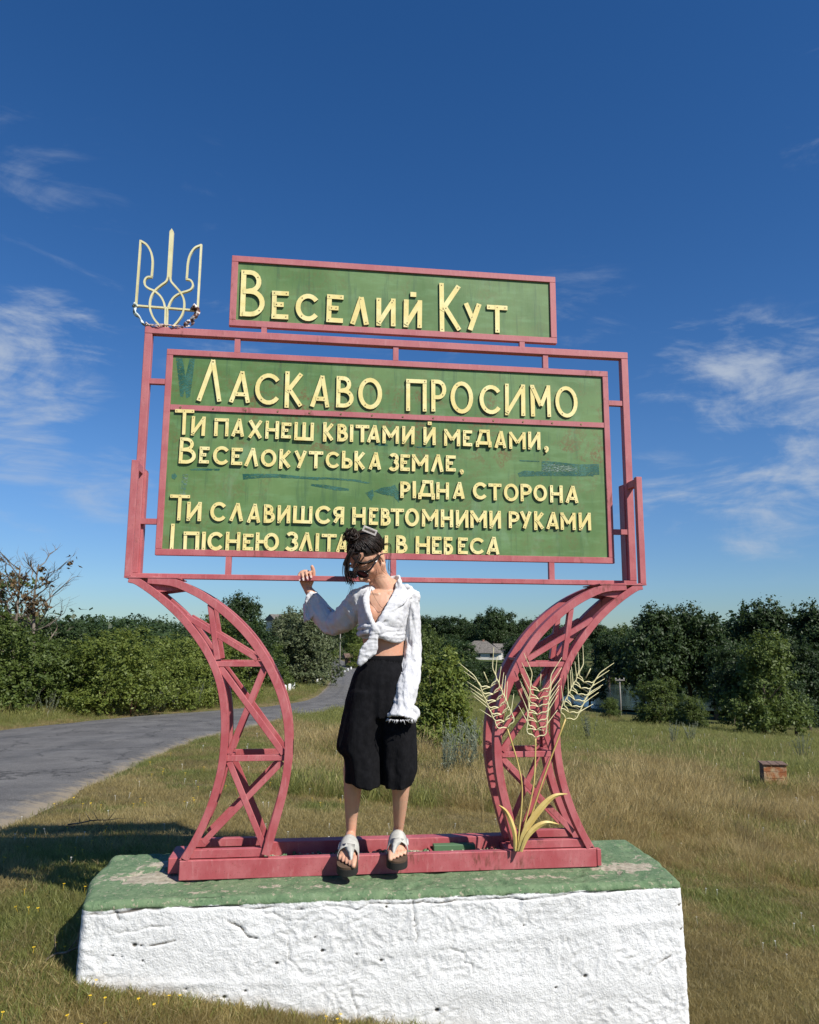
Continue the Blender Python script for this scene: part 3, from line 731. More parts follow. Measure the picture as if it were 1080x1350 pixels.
# panels
BX0, BX1, BZ0, BZ1 = -0.733, 1.515, 1.408, 2.421
TX0, TX1, TZ0, TZ1 = -0.443, 1.243, 2.559, 2.932
def panel(name, x0, x1, z0, z1, w):
    pn = sub(name)
    b = MB(); b.box(x0+w*0.4, x1-w*0.4, -0.008, -0.004, z0+w*0.4, z1-w*0.4); sh = kid(b, 'sheet', M_PANEL, pn, 0)
    for i, (a0, a1, c0, c1) in enumerate(((x0, x1, z1-w, z1), (x0, x1, z0, z0+w), (x0, x0+w, z0+w+.0004, z1-w-.0004), (x1-w, x1, z0+w+.0004, z1-w-.0004))):
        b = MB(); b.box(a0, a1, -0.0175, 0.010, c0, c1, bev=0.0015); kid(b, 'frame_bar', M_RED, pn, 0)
    return pn
MAIN = panel('main_panel', BX0, BX1, BZ0, BZ1, 0.030)
TITLE = panel('title_panel', TX0, TX1, TZ0, TZ1, 0.032)
b = MB(); b.box(BX0+0.031, BX1-0.031, -0.016, -0.0085, 2.115, 2.141)
for x in np.arange(BX0+0.08, BX1-0.05, 0.155):
    P = [(x+0.005*math.cos(a), -0.0185, 2.128+0.005*math.sin(a)) for a in np.linspace(0, 2*math.pi, 7)[:-1]]
    b.add(P+[(p[0], -0.0155, p[2]) for p in P], [(0, 1, 2, 3, 4, 5)]+[(i, (i+1) % 6, 6+(i+1) % 6, 6+i) for i in range(6)], 1)
kid(b, 'divider_bar', [M_RED, M_RIVET], MAIN, 0)
for x, z0, z1 in ((-0.270, FT+.0005, TZ0-.0005), (1.055, FT+.0005, TZ0-.0005), (-0.397, BZ1+.0005, FT-.0365), (0.393, BZ1+.0005, FT-.0365), (1.179, BZ1+.0005, FT-.0365), (-0.394, 1.3227, BZ0-.0005), (0.391, 1.3227, BZ0-.0005), (1.186, 1.3227, BZ0-.0005)):
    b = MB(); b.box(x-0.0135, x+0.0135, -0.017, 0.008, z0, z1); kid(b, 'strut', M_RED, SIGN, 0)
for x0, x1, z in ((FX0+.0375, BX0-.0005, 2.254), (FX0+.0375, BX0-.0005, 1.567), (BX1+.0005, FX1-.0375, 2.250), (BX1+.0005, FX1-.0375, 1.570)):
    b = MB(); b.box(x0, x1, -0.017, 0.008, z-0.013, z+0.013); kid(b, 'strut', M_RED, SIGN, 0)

M_LSIDE = flat('unpainted_letter_edge', (0.16, 0.13, 0.06), 0.7)  # side faces of the letter strips, darker than their fronts
# letters: flat strips standing 2 cm off the sheet, screwed on
def arcp(cx, cz, rx, rz, a0, a1, n=12):
    return [(cx+rx*math.cos(math.radians(a)), cz+rz*math.sin(math.radians(a))) for a in np.linspace(a0, a1, n)]
def glyph(ch):
    """strokes in a unit box whose edges are the stroke centre lines"""
    c = 0.0
    G = {
     'Л': [[(0, 0), (.62, 1)], [(.60, 1), (1, 0)]],
     'А': [[(0, 0), (.62, 1)], [(.60, 1), (1, 0)], [(.24, .26), (.90, .26)]],
     'Е': [[(0, 0), (0, 1)], [(0, 1), (1, 1)], [(0, .52), (.8, .52)], [(0, 0), (1, 0)]],
     'С': [arcp(.55, .5, .55, .5, 38, 322, 20)],
     'О': [arcp(.5, .5, .5, .5, 0, 360, 25)],
     'И': [[(0, 0), (0, 1)], [(1, 0), (1, 1)], [(0, 0), (1, 1)]],
     'Й': [[(0, 0), (0, 1)], [(1, 0), (1, 1)], [(0, 0), (1, 1)]],
     'К': [[(0, 0), (0, 1)], [(0, .42), (1, 1)], [(.16, .52), (1, 0)]],
     'У': [[(0, 1), (.52, .40)], [(1, 1), (.30, 0)]],
     'Т': [[(0, 1), (1, 1)], [(.5, 0), (.5, 1)]],
     'П': [[(0, 0), (0, 1)], [(1, 0), (1, 1)], [(0, 1), (1, 1)]],
     'Р': [[(0, 0), (0, 1)], [(0, 1)]+arcp(.42, .72, .58, .28, 90, -90, 12)+[(0, .44)]],
     'В': [[(0, 0), (0, 1)], [(0, 1)]+arcp(.35, .78, .45, .22, 90, -90, 10)+[(0, .52)], [(0, .54)]+arcp(.4, .27, .6, .27, 90, -90, 12)+[(0, 0)]],
     'М': [[(0, 0), (0, 1)], [(1, 0), (1, 1)], [(0, 1), (.5, .32)], [(.5, .32), (1, 1)]],
     'Н': [[(0, 0), (0, 1)], [(1, 0), (1, 1)], [(0, .5), (1, .5)]],
     'Х': [[(0, 1), (1, 0)], [(1, 1), (0, 0)]],
     'Ш': [[(0, 0), (0, 1)], [(.5, 0), (.5, 1)], [(1, 0), (1, 1)], [(0, 0), (1, 0)]],
     'І': [[(.5, 0), (.5, 1)]],
     'Ь': [[(0, 0), (0, 1)], [(0, .50)]+arcp(.45, .25, .55, .25, 90, -90, 12)+[(0, 0)]],
     'З': [arcp(.45, .76, .5, .24, 150, -80, 12), arcp(.40, .26, .6, .27, 80, -150, 14)],
     'Д': [[(.05, .18), (.36, 1)], [(.30, 1), (.88, 1)], [(.86, 1), (.94, .18)], [(0, .18), (1, .18)], [(0, 0), (0, .18)], [(1, 0), (1, .18)]],
     'Я': [[(1, 0), (1, 1)], [(1, 1)]+arcp(.5, .74, .5, .26, 90, 270, 12)+[(1, .48)], [(.55, .48), (0, 0)]],
     'Ю': [[(0, 0), (0, 1)], [(0, .5), (.42, .5)], arcp(.70, .5, .30, .5, 0, 360, 22)],
     'Є': [arcp(.55, .5, .55, .5, 38, 322, 20), [(.05, .5), (.75, .5)]],
     'Б': [[(0, 0), (0, 1)], [(0, 1), (.9, 1)], [(0, .54)]+arcp(.45, .27, .55, .27, 90, -90, 12)+[(0, 0)]],
     ',': [arcp(.55, .68, .3, .24, 0, 360, 10), [(.88, .70), (.80, .35), (.35, 0)]],
    }
    return G[ch]
def make_letter(ch, x0, x1, z0, z1, th, parent, seed):
    rs = random.Random(seed)
    zt = z1
    ax0, ax1, az0, az1 = x0+th/2, x1-th/2, z0+th/2, z1-th/2
    if ch in 'ЛАУХК': az0, az1 = z0+th*.08, z1-th*.08
    if ch == ',': th = th*0.62; ax0, ax1, az0, az1 = x0+th/2, x1-th/2, z0+th/2, z1-th/2
    mb = MB(); st = glyph(ch); base = -0.0168+rs.uniform(-.0012, .0012)
    tl = rs.uniform(-0.012, 0.012); zc = (z0+z1)/2; xc = (x0+x1)/2
    def mp(p):
        x = ax0+(ax1-ax0)*p[0]; z = az0+(az1-az0)*p[1]
        if ch in 'ИЙНПМШ' or ch == 'І': x += 0
        return (x-tl*(z-zc), z+tl*(x-xc))
    rv = []
    for i, s in enumerate(st):
        P = [mp(p) for p in s]; yf = base-0.0011*i
        straight = len(P) == 2
        if straight and ch in 'ИЙ' and i == 2: pass
        if straight and ch in 'ТПЕНШКРВЬБЮИЙМЯДІЄ':
            a, b_ = np.array(P[0]), np.array(P[1]); d = (b_-a)/np.linalg.norm(b_-a)
            if abs(d[1]) > .97 or abs(d[0]) > .97:
                e = th/2
                if ch == 'І' or (ch in 'ТПЕНШКРВЬБЮМЯИЙД'): P = [tuple(a-d*e), tuple(b_+d*e)]
                if ch in 'Н' and i == 2: P = [tuple(a), tuple(b_)]
                if ch == 'Е' and i == 2 or ch == 'Є': P = [tuple(a), tuple(b_)]
        wth = th*rs.uniform(.94, 1.06)
        closed = (len(P) > 8 and np.hypot(P[0][0]-P[-1][0], P[0][1]-P[-1][1]) < 1e-4)
        if closed: P = P[:-1]
        mb.strip(P, wth, yf, -0.0085-0.0004*i, 0, closed)
        q0, q1 = np.array(P[0]), np.array(P[-1])
        if straight: 
            d = (q1-q0)/np.linalg.norm(q1-q0); rv += [(q0+d*th*.5, yf), (q1-d*th*.5, yf)]
        else: rv += [(np.array(P[len(P)//3]), yf), (np.array(P[2*len(P)//3]), yf)]
    if ch == 'Й':
        s = th*1.25; cx_m = (x0+x1)/2+s*.05; zz = z1+s*.55
        mb.box(cx_m-s/2, cx_m+s/2, base, -0.0085, zz, zz+s*.85); rv.append((np.array((cx_m, zz+s*.42)), base))
    r = 0.0025 if th < .02 else 0.0034
    for q, yf in rv:
        if rs.random() < .12: continue
        yy = yf-0.0012
        P = [(q[0]+r*math.cos(a), yy, q[1]+r*math.sin(a)) for a in np.linspace(0, 2*math.pi, 7)[:-1]]
        mb.add(P+[(p[0], yf+.0005, p[2]) for p in P], [(0, 1, 2, 3, 4, 5)]+[(i, (i+1) % 6, 6+(i+1) % 6, 6+i) for i in range(6)], 1)
    mb.m = [2 if (m_ == 0 and abs(np.cross(np.subtract(mb.v[f_[1]], mb.v[f_[0]]), np.subtract(mb.v[f_[2]], mb.v[f_[0]]))[1]) < 1e-9) else m_ for f_, m_ in zip(mb.f, mb.m)]
    kid(mb, 'letter', [M_CREAM, M_RIVET, M_LSIDE], parent, 0.0)
LINES = [
[('В', -0.392, -0.272, 2.611, 2.858), ('Е', -0.237, -0.153, 2.607, 2.757), ('С', -0.118, -0.001, 2.605, 2.751), ('Е', 0.038, 0.122, 2.604, 2.755), ('Л', 0.157, 0.253, 2.601, 2.752), ('И', 0.291, 0.39, 2.603, 2.753), ('Й', 0.432, 0.527, 2.602, 2.753), ('К', 0.618, 0.733, 2.6, 2.846), ('У', 0.745, 0.84, 2.605, 2.755), ('Т', 0.869, 0.979, 2.601, 2.752)] ,
[('Л', -0.58, -0.461, 2.163, 2.377), ('А', -0.427, -0.324, 2.163, 2.325), ('С', -0.302, -0.181, 2.16, 2.32), ('К', -0.157, -0.068, 2.157, 2.327), ('А', -0.032, 0.065, 2.158, 2.323), ('В', 0.096, 0.183, 2.161, 2.324), ('О', 0.206, 0.325, 2.16, 2.322), ('П', 0.447, 0.552, 2.159, 2.326), ('Р', 0.576, 0.653, 2.162, 2.33), ('О', 0.675, 0.792, 2.158, 2.327), ('С', 0.825, 0.938, 2.161, 2.315), ('И', 0.959, 1.065, 2.159, 2.327), ('М', 1.095, 1.201, 2.159, 2.328), ('О', 1.226, 1.346, 2.16, 2.329)] ,
[('Т', -0.677, -0.587, 1.992, 2.118), ('И', -0.598, -0.532, 1.99, 2.086), ('П', -0.489, -0.421, 1.992, 2.081), ('А', -0.408, -0.345, 1.992, 2.083), ('Х', -0.328, -0.259, 1.988, 2.078), ('Н', -0.245, -0.18, 1.988, 2.078), ('Е', -0.168, -0.12, 1.992, 2.072), ('Ш', -0.105, -0.01, 1.985, 2.077), ('К', 0.036, 0.089, 1.991, 2.076), ('В', 0.106, 0.158, 1.988, 2.077), ('І', 0.168, 0.184, 1.988, 2.076), ('Т', 0.196, 0.264, 1.988, 2.076), ('А', 0.252, 0.318, 1.988, 2.078), ('М', 0.33, 0.412, 1.987, 2.077), ('И', 0.428, 0.491, 1.987, 2.079), ('Й', 0.536, 0.598, 1.987, 2.079), ('М', 0.641, 0.723, 1.986, 2.073), ('Е', 0.738, 0.785, 1.988, 2.071), ('Д', 0.803, 0.884, 1.985, 2.077), ('А', 0.9, 0.962, 1.984, 2.074), ('М', 0.977, 1.063, 1.983, 2.072), ('И', 1.077, 1.141, 1.984, 2.077), (',', 1.155, 1.187, 1.966, 2.007)] ,
[('В', -0.647, -0.569, 1.85, 1.978), ('Е', -0.553, -0.506, 1.853, 1.936), ('С', -0.489, -0.413, 1.85, 1.942), ('Е', -0.402, -0.349, 1.851, 1.936), ('Л', -0.34, -0.272, 1.847, 1.939), ('О', -0.262, -0.187, 1.848, 1.935), ('К', -0.173, -0.116, 1.847, 1.932), ('У', -0.102, -0.04, 1.846, 1.934), ('Т', -0.031, 0.039, 1.848, 1.934), ('С', 0.051, 0.121, 1.851, 1.935), ('Ь', 0.131, 0.183, 1.853, 1.941), ('К', 0.193, 0.247, 1.851, 1.936), ('А', 0.262, 0.325, 1.851, 1.939), ('З', 0.365, 0.414, 1.847, 1.939), ('Е', 0.421, 0.468, 1.85, 1.934), ('М', 0.479, 0.561, 1.849, 1.936), ('Л', 0.574, 0.638, 1.85, 1.94), ('Е', 0.65, 0.7, 1.855, 1.937), (',', 0.715, 0.744, 1.838, 1.869)] ,
[('Р', 0.422, 0.472, 1.713, 1.796), ('І', 0.483, 0.5, 1.714, 1.8), ('Д', 0.511, 0.594, 1.709, 1.806), ('Н', 0.602, 0.666, 1.712, 1.798), ('А', 0.683, 0.745, 1.716, 1.802), ('С', 0.787, 0.859, 1.717, 1.804), ('Т', 0.867, 0.934, 1.714, 1.8), ('О', 0.946, 1.022, 1.712, 1.803), ('Р', 1.032, 1.09, 1.714, 1.803), ('О', 1.099, 1.17, 1.716, 1.802), ('Н', 1.186, 1.252, 1.712, 1.801), ('А', 1.266, 1.335, 1.712, 1.801)] ,
[('Т', -0.678, -0.586, 1.574, 1.698), ('И', -0.597, -0.53, 1.573, 1.665), ('С', -0.489, -0.414, 1.575, 1.668), ('Л', -0.4, -0.334, 1.577, 1.665), ('А', -0.318, -0.253, 1.571, 1.664), ('В', -0.238, -0.185, 1.573, 1.663), ('И', -0.173, -0.112, 1.573, 1.66), ('Ш', -0.098, -0.006, 1.574, 1.659), ('С', 0.008, 0.084, 1.574, 1.663), ('Я', 0.094, 0.147, 1.574, 1.661), ('Н', 0.187, 0.252, 1.575, 1.661), ('Е', 0.269, 0.313, 1.575, 1.66), ('В', 0.327, 0.375, 1.573, 1.659), ('Т', 0.375, 0.441, 1.573, 1.659), ('О', 0.446, 0.516, 1.573, 1.663), ('М', 0.53, 0.611, 1.573, 1.66), ('Н', 0.625, 0.686, 1.573, 1.661), ('И', 0.7, 0.763, 1.572, 1.66), ('М', 0.773, 0.856, 1.573, 1.66), ('И', 0.87, 0.929, 1.572, 1.661), ('Р', 0.969, 1.024, 1.576, 1.661), ('У', 1.026, 1.087, 1.575, 1.663), ('К', 1.1, 1.152, 1.576, 1.658), ('А', 1.161, 1.227, 1.575, 1.663), ('М', 1.238, 1.316, 1.574, 1.662), ('И', 1.333, 1.397, 1.574, 1.664)] ,
[('І', -0.669, -0.647, 1.434, 1.558), ('П', -0.606, -0.534, 1.436, 1.522), ('І', -0.521, -0.504, 1.436, 1.523), ('С', -0.495, -0.422, 1.435, 1.523), ('Н', -0.411, -0.343, 1.436, 1.525), ('Е', -0.331, -0.282, 1.438, 1.518), ('Ю', -0.271, -0.161, 1.438, 1.525), ('З', -0.129, -0.07, 1.439, 1.533), ('Л', -0.068, -0.0, 1.44, 1.531), ('І', 0.013, 0.029, 1.441, 1.528), ('Т', 0.041, 0.113, 1.44, 1.526), ('А', 0.11, 0.169, 1.438, 1.525), ('Є', 0.186, 0.243, 1.439, 1.525), ('Ш', 0.26, 0.363, 1.438, 1.525), ('В', 0.404, 0.459, 1.439, 1.527), ('Н', 0.5, 0.57, 1.437, 1.525), ('Е', 0.58, 0.627, 1.439, 1.524), ('Б', 0.639, 0.685, 1.436, 1.523), ('Е', 0.71, 0.759, 1.44, 1.523), ('С', 0.77, 0.844, 1.441, 1.524), ('А', 0.853, 0.92, 1.441, 1.53)] ,
]
TH = [0.0245, 0.0205, 0.0162, 0.0162, 0.0162, 0.0162, 0.0162]
_sd = 0
for li, ln in enumerate(LINES):
    for ch, x0, x1, z0, z1 in ln:
        _sd += 1
        th = TH[li]
        make_letter(ch, x0, x1, z0, z1, th, TITLE if li == 0 else MAIN, _sd)
# smears of other paint on the sheet
SC = [[(-0.689, 2.378), (-0.659, 2.379), (-0.639, 2.288), (-0.624, 2.376), (-0.599, 2.382), (-0.604, 2.29), (-0.612, 2.188), (-0.629, 2.176), (-0.638, 2.219), (-0.646, 2.181), (-0.659, 2.186)], [(-0.347, 1.81), (-0.273, 1.814), (-0.172, 1.815), (-0.036, 1.806), (0.019, 1.804), (0.019, 1.79), (-0.036, 1.795), (-0.131, 1.796), (-0.199, 1.797), (-0.279, 1.791), (-0.342, 1.782)], [(-0.018, 1.806), (0.064, 1.806), (0.209, 1.8), (0.279, 1.785), (0.258, 1.781), (0.188, 1.791), (0.064, 1.797), (-0.018, 1.793)], [(-0.017, 1.772), (0.051, 1.769), (0.168, 1.753), (0.168, 1.743), (0.107, 1.742), (-0.017, 1.762)], [(0.249, 1.735), (0.287, 1.753), (0.291, 1.722), (0.281, 1.695)], [(0.29, 1.743), (0.332, 1.765), (0.374, 1.77), (0.395, 1.781), (0.42, 1.736), (0.416, 1.69), (0.388, 1.721), (0.332, 1.73)], [(1.148, 1.928), (1.226, 1.926), (1.341, 1.916), (1.453, 1.922), (1.453, 1.865), (1.355, 1.858), (1.24, 1.858), (1.147, 1.867)], [(1.021, 1.859), (1.054, 1.874), (1.143, 1.873), (1.24, 1.862), (1.422, 1.866), (1.421, 1.856), (1.142, 1.849), (1.029, 1.841)], [(1.03, 1.928), (1.136, 1.927), (1.136, 1.922), (1.038, 1.921)], [(-0.596, 1.824), (-0.56, 1.831), (-0.454, 1.832), (-0.457, 1.823), (-0.546, 1.82), (-0.592, 1.82)], [(-0.679, 1.795), (-0.664, 1.806), (-0.653, 1.789), (-0.662, 1.772), (-0.677, 1.778)], [(0.488, 1.978), (0.559, 1.979), (0.588, 1.987), (0.595, 1.977), (0.509, 1.972)], [(0.29, 1.982), (0.357, 1.984), (0.36, 1.976), (0.304, 1.974)]]
for i, P in enumerate(SC):
    b = MB(); yy = -0.0086-0.0001*(i % 3)
    b.add([(x, yy, z) for x, z in P], [tuple(range(len(P)))]); kid(b, 'paint_smear', M_SCUFF, MAIN, 0)
b = MB(); b.add([(x, -0.00905, z) for x, z in ((1.150, 1.915), (1.33, 1.905), (1.36, 1.88), (1.15, 1.872))], [(0, 1, 2, 3)]); kid(b, 'paint_smear', M_SCUFF2, MAIN, 0)
b = MB(); b.add([(x, -0.00905, z) for x, z in ((-0.628, 1.80), (-0.60, 1.80), (-0.61, 1.70), (-0.635, 1.70))], [(0, 1, 2, 3)]); kid(b, 'paint_smear', M_SCUFF2, MAIN, 0)

# trident emblem standing on the frame
TR = sub('trident_emblem')
def bend(name, pts, w, y0=-0.012, y1=0.004, n=None, mat=None, parent=TR):
    P = catmull(pts, n or max(2, len(pts)*5)) if len(pts) > 2 else pts
    b = MB(); b.strip(P, w, y0, y1); kid(b, name, mat or M_IVORY, parent, 0)
bend('side_bar', [(-0.893, 2.984), (-0.895, 2.640)], 0.0095)
bend('side_bar', [(-0.598, 2.984), (-0.599, 2.640)], 0.0095)
bend('wing', [(-0.892, 2.980), (-0.862, 2.961), (-0.840, 2.925), (-0.830, 2.884), (-0.828, 2.845), (-0.829, 2.795)], 0.009, -0.0125, 0.0035)
bend('wing', [(-0.598, 2.980), (-0.629, 2.961), (-0.650, 2.922), (-0.658, 2.880), (-0.659, 2.840), (-0.660, 2.795)], 0.009, -0.0125, 0.0035)
bend('hook', [(-0.826, 2.793), (-0.850, 2.790), (-0.862, 2.768), (-0.856, 2.745), (-0.838, 2.731), (-0.810, 2.719), (-0.783, 2.697), (-0.765, 2.668), (-0.756, 2.636)], 0.0085, -0.0115, 0.0045)
bend('hook', [(-0.664, 2.793), (-0.640, 2.788), (-0.628, 2.766), (-0.634, 2.744), (-0.652, 2.731), (-0.682, 2.719), (-0.712, 2.698), (-0.731, 2.668), (-0.741, 2.636)], 0.0085, -0.0115, 0.0045)
bend('prong', [(-0.7455, 3.040), (-0.7450, 2.798)], 0.020, -0.013, 0.005)
b = MB(); b.add([(-0.7555, -0.013, 3.0401), (-0.7355, -0.013, 3.0401), (-0.7455, -0.013, 3.057), (-0.7555, 0.005, 3.0401), (-0.7355, 0.005, 3.0401), (-0.7455, 0.005, 3.057)], [(0, 1, 2), (5, 4, 3), (1, 4, 5, 2), (0, 2, 5, 3)]); kid(b, 'prong_tip', M_IVORY, TR, 0)
bend('loop', [(-0.7500, 2.800), (-0.757, 2.774), (-0.781, 2.751), (-0.808, 2.722), (-0.825, 2.687), (-0.829, 2.648), (-0.822, 2.610), (-0.803, 2.572), (-0.772, 2.536)], 0.0088, -0.0132, 0.0028)
bend('loop', [(-0.7405, 2.800), (-0.733, 2.774), (-0.711, 2.749), (-0.686, 2.720), (-0.669, 2.688), (-0.664, 2.650), (-0.669, 2.612), (-0.686, 2.574), (-0.714, 2.536)], 0.0088, -0.0132, 0.0028)
bend('crossbar', [(-0.897, 2.639), (-0.597, 2.631)], 0.0085, -0.0108, 0.0052)
bend('stem', [(-0.7530, 2.633), (-0.7500, 2.5305)], 0.0075, -0.0122, 0.0042)
bend('stem', [(-0.7435, 2.633), (-0.7410, 2.5305)], 0.0075, -0.0118, 0.0042)

# three wheat ears with leaves welded at the foot of the right leg
def wheat(stem, tip, lean, n=7):
    """stem polyline (x,z) bottom->top; ear grows from its end to tip; every grain is two bent wires"""
    e = sub('wheat_ear')
    y = -0.165
    P = catmull(stem, 14); b = MB(); b.tube([(p[0], y+0.012*(1-i/13), p[1]) for i, p in enumerate(P)], 0.0038, 6); kid(b, 'stem', M_GOLD, e, 0)
    a = np.array(stem[-1], float); t = np.array(tip, float); ax = t-a; Ln = np.linalg.norm(ax); ax /= Ln; no = np.array([-ax[1], ax[0]])
    rs = random.Random(int(abs(a[0])*1000))
    w = 0.0026
    sc = Ln/0.27
    for k in range(n):
        o = a+ax*Ln*0.80*k/(n-0.4)
        for s in (-1, 1):
            j = rs.uniform(-.06, .06)
            L = (0.105+0.01*math.sin(k*1.3))*sc*(1-.12*(k == 0)); off = 0.070*sc
            pts = [(0, 0), (0.10, .25), (.13, .50), (0.30, .62), (0.60, .62+j), (0.85, .80+j), (1.35, 1.25+j)]
            pp = [o+ax*(q[0]*L)+no*s*(q[1]*off) for q in pts]
            pp = [o+ax*(-0.03*L)]+pp[1:]
            q = catmull(pp, 15)
            b = MB(); b.tube([(p[0], y+s*0.002-0.006*math.sin(i/14*3.1), p[1]) for i, p in enumerate(q)], [w*1.15]*9+[w]*3+[w*.8, w*.6, w*.4], 5); kid(b, 'awn', M_IVORY, e, 0)
            if k < n-1:
                o2 = a+ax*Ln*0.80*(k+.95)/(n-0.4)
                q = catmull([pp[3], pp[3]+(o2-pp[3])*.5+ax*0.004+no*s*.006, o2], 7)
                b = MB(); b.tube([(p[0], y-s*0.002, p[1]) for p in q], w*0.85, 5); kid(b, 'grain_wire', M_IVORY, e, 0)
    o = a+ax*Ln*0.80
    b = MB(); b.tube([(o[0], y, o[1]), (o[0]+ax[0]*.05, y, o[1]+ax[1]*.05), (t[0], y, t[1])], [w*1.1, w, w*.5], 5); kid(b, 'awn', M_IVORY, e, 0)
wheat([(0.948, 0.086), (0.975, 0.328), (0.958, 0.46), (0.907, 0.628)], (0.800, 0.880), 0)
wheat([(0.951, 0.086), (1.020, 0.325), (1.036, 0.450), (1.041, 0.584)], (1.073, 0.870), 0)
wheat([(0.956, 0.086), (1.020, 0.250), (1.085, 0.423), (1.188, 0.668)], (1.315, 0.895), 0)
def wleaf(pts, wd, y):
    P = catmull(pts, 18); b = MB(); n = len(P); vs = []
    for i, p in enumerate(P):
        d = P[min(i+1, n-1)]-P[max(i-1, 0)]; d /= np.linalg.norm(d); no = np.array([-d[1], d[0]])
        t = i/(n-1); w = wd*(0.45+0.55*math.sin(min(1, t*1.9)*math.pi/2))*(1-max(0, t-.55)/.45)**0.7+0.0006
        l, r = p+no*w/2, p-no*w/2
        vs += [(l[0], y, l[1]), (p[0], y-0.006, p[1]), (r[0], y, r[1]), (r[0], y+.003, r[1]), (p[0], y-.003, p[1]), (l[0], y+.003, l[1])]
    fs = [(6*i+j, 6*(i+1)+j, 6*(i+1)+(j+1) % 6, 6*i+(j+1) % 6) for i in range(n-1) for j in range(6)]
    b.add(vs, fs+[(0, 1, 2, 3, 4, 5)]); kid(b, 'wheat_leaf', M_GOLD, SIGN, 0)
wleaf([(0.938, 0.090), (0.938, 0.155), (0.922, 0.213), (0.897, 0.262), (0.864, 0.289)], 0.022, -0.158)
wleaf([(0.955, 0.090), (0.980, 0.162), (1.017, 0.219), (1.075, 0.285), (1.128, 0.323), (1.188, 0.331)], 0.031, -0.160)
wleaf([(0.962, 0.090), (0.990, 0.150), (1.030, 0.190), (1.080, 0.211), (1.140, 0.203)], 0.024, -0.172)

# ragged cloth strips tied to the emblem
def rag(name, pts, wd, y, col, label, group=None):
    kk = NT(name+'_cloth', 0.9, 0.2); n = kk.noise(kk.pos(), 45, 4, 0.6)
    kk.color(kk.mix(kk.rmp(n, 0.45, 0.6), col[0], col[1]))
    b = MB(); rs = random.Random(len(pts)+int(wd*1e4))
    for s in range(3):
        P = catmull([(p[0]+rs.uniform(-1, 1)*wd*.5, p[1]+rs.uniform(-1, 1)*wd*.2) for p in pts], 16); n_ = len(P); vs = []
        for i, p in enumerate(P):
            d = P[min(i+1, n_-1)]-P[max(i-1, 0)]; d /= np.linalg.norm(d)+1e-9; no = np.array([-d[1], d[0]])
            w = wd*(.5+.3*math.sin(i*1.3+s))*(1-0.5*i/n_); yy = y+0.008*math.sin(i*.9+s*2)+(s-1)*0.006
            l, r = p+no*w/2, p-no*w/2
            vs += [(l[0], yy, l[1]), (r[0], yy+.006*math.cos(i), r[1])]
        b.add(vs, [(2*i, 2*i+1, 2*i+3, 2*i+2) for i in range(n_-1)], 0, True)
    b.tube([(pts[0][0]-.010, y+.01, pts[0][1]), (pts[0][0], y-.016, pts[0][1]+.004), (pts[0][0]+.012, y+.01, pts[0][1]-.002)], wd*.38, 6)
    o = b.build(name, kk.m); o.data.materials[0].node_tree
    m = o.modifiers.new('thick', 'SOLIDIFY'); m.thickness = 0.0015
    tag(o, label, 'ribbon')
rag('ribbon', [(-0.898, 2.636), (-0.893, 2.60), (-0.876, 2.572), (-0.862, 2.545), (-0.838, 2.537)], 0.020, -0.012, ((0.62, 0.68, 0.66), (0.10, 0.17, 0.17)), 'pale torn ribbon knotted on the left corner of the trident emblem')
rag('ribbon', [(-0.612, 2.640), (-0.607, 2.610), (-0.622, 2.575), (-0.640, 2.552), (-0.655, 2.540)], 0.034, -0.016, ((0.10, 0.045, 0.035), (0.72, 0.66, 0.62)), 'brown and white rag knotted on the right corner of the trident emblem')
rag('ribbon', [(-0.835, 2.538), (-0.79, 2.536), (-0.74, 2.540), (-0.69, 2.536), (-0.655, 2.537)], 0.012, -0.020, ((0.60, 0.48, 0.42), (0.20, 0.08, 0.06)), 'faded ribbon lying along the frame at the foot of the trident emblem')

# ------------------------------------------------------------------ foliage
def leaf_mat(name, a, b, trans=0.28, trn=None, rough=0.55, patch=None):
    k = NT(name, rough, 0.35); t = k.attr('tint')
    c = k.mix(t, a, b)
    if patch:
        pn = k.noise(k.pos(), .9, 5, .65, .6); c = k.mix(k.rmp(pn, .50, .64, 0, .75), c, patch[0]); c = k.mix(k.rmp(pn, .36, .48, .7, 0), c, patch[1])
    oi = k.n('ShaderNodeObjectInfo')
    c = k.mix(k.rmp(oi.outputs['Random'], 0, 1, 0, 0.35, False), c, tuple(x*0.62 for x in a))
    k.color(c); k.translucent(trn or tuple(min(1, x*1.6) for x in b), trans); return k.m
def bark_mat(name, a, b):
    k = NT(name, 0.9, 0.2); p = k.obj(); n = k.noise(k.mapv(p, (1, 1, 0.2)), 25, 5, 0.65)
    k.color(k.mix(k.rmp(n, 0.35, 0.7), a, b)); k.bump(n, 0.8, 0.02); return k.m
ML_DARK = leaf_mat('dark_leaves', (0.020, 0.038, 0.010), (0.050, 0.085, 0.022), 0.22)
ML_MID = leaf_mat('mid_green_leaves', (0.050, 0.080, 0.014), (0.125, 0.165, 0.036), 0.30)
ML_LIGHT = leaf_mat('bright_green_leaves', (0.080, 0.118, 0.018), (0.215, 0.250, 0.052), 0.34)
ML_WILLOW = leaf_mat('silver_green_leaves', (0.060, 0.085, 0.032), (0.165, 0.185, 0.090), 0.25)
ML_BROWN = leaf_mat('withered_leaves', (0.10, 0.055, 0.025), (0.17, 0.12, 0.05), 0.2)
M_BARK = bark_mat('grey_brown_bark', (0.05, 0.038, 0.028), (0.14, 0.11, 0.085))
M_DEAD = bark_mat('bleached_dead_wood', (0.10, 0.08, 0.06), (0.26, 0.22, 0.175))

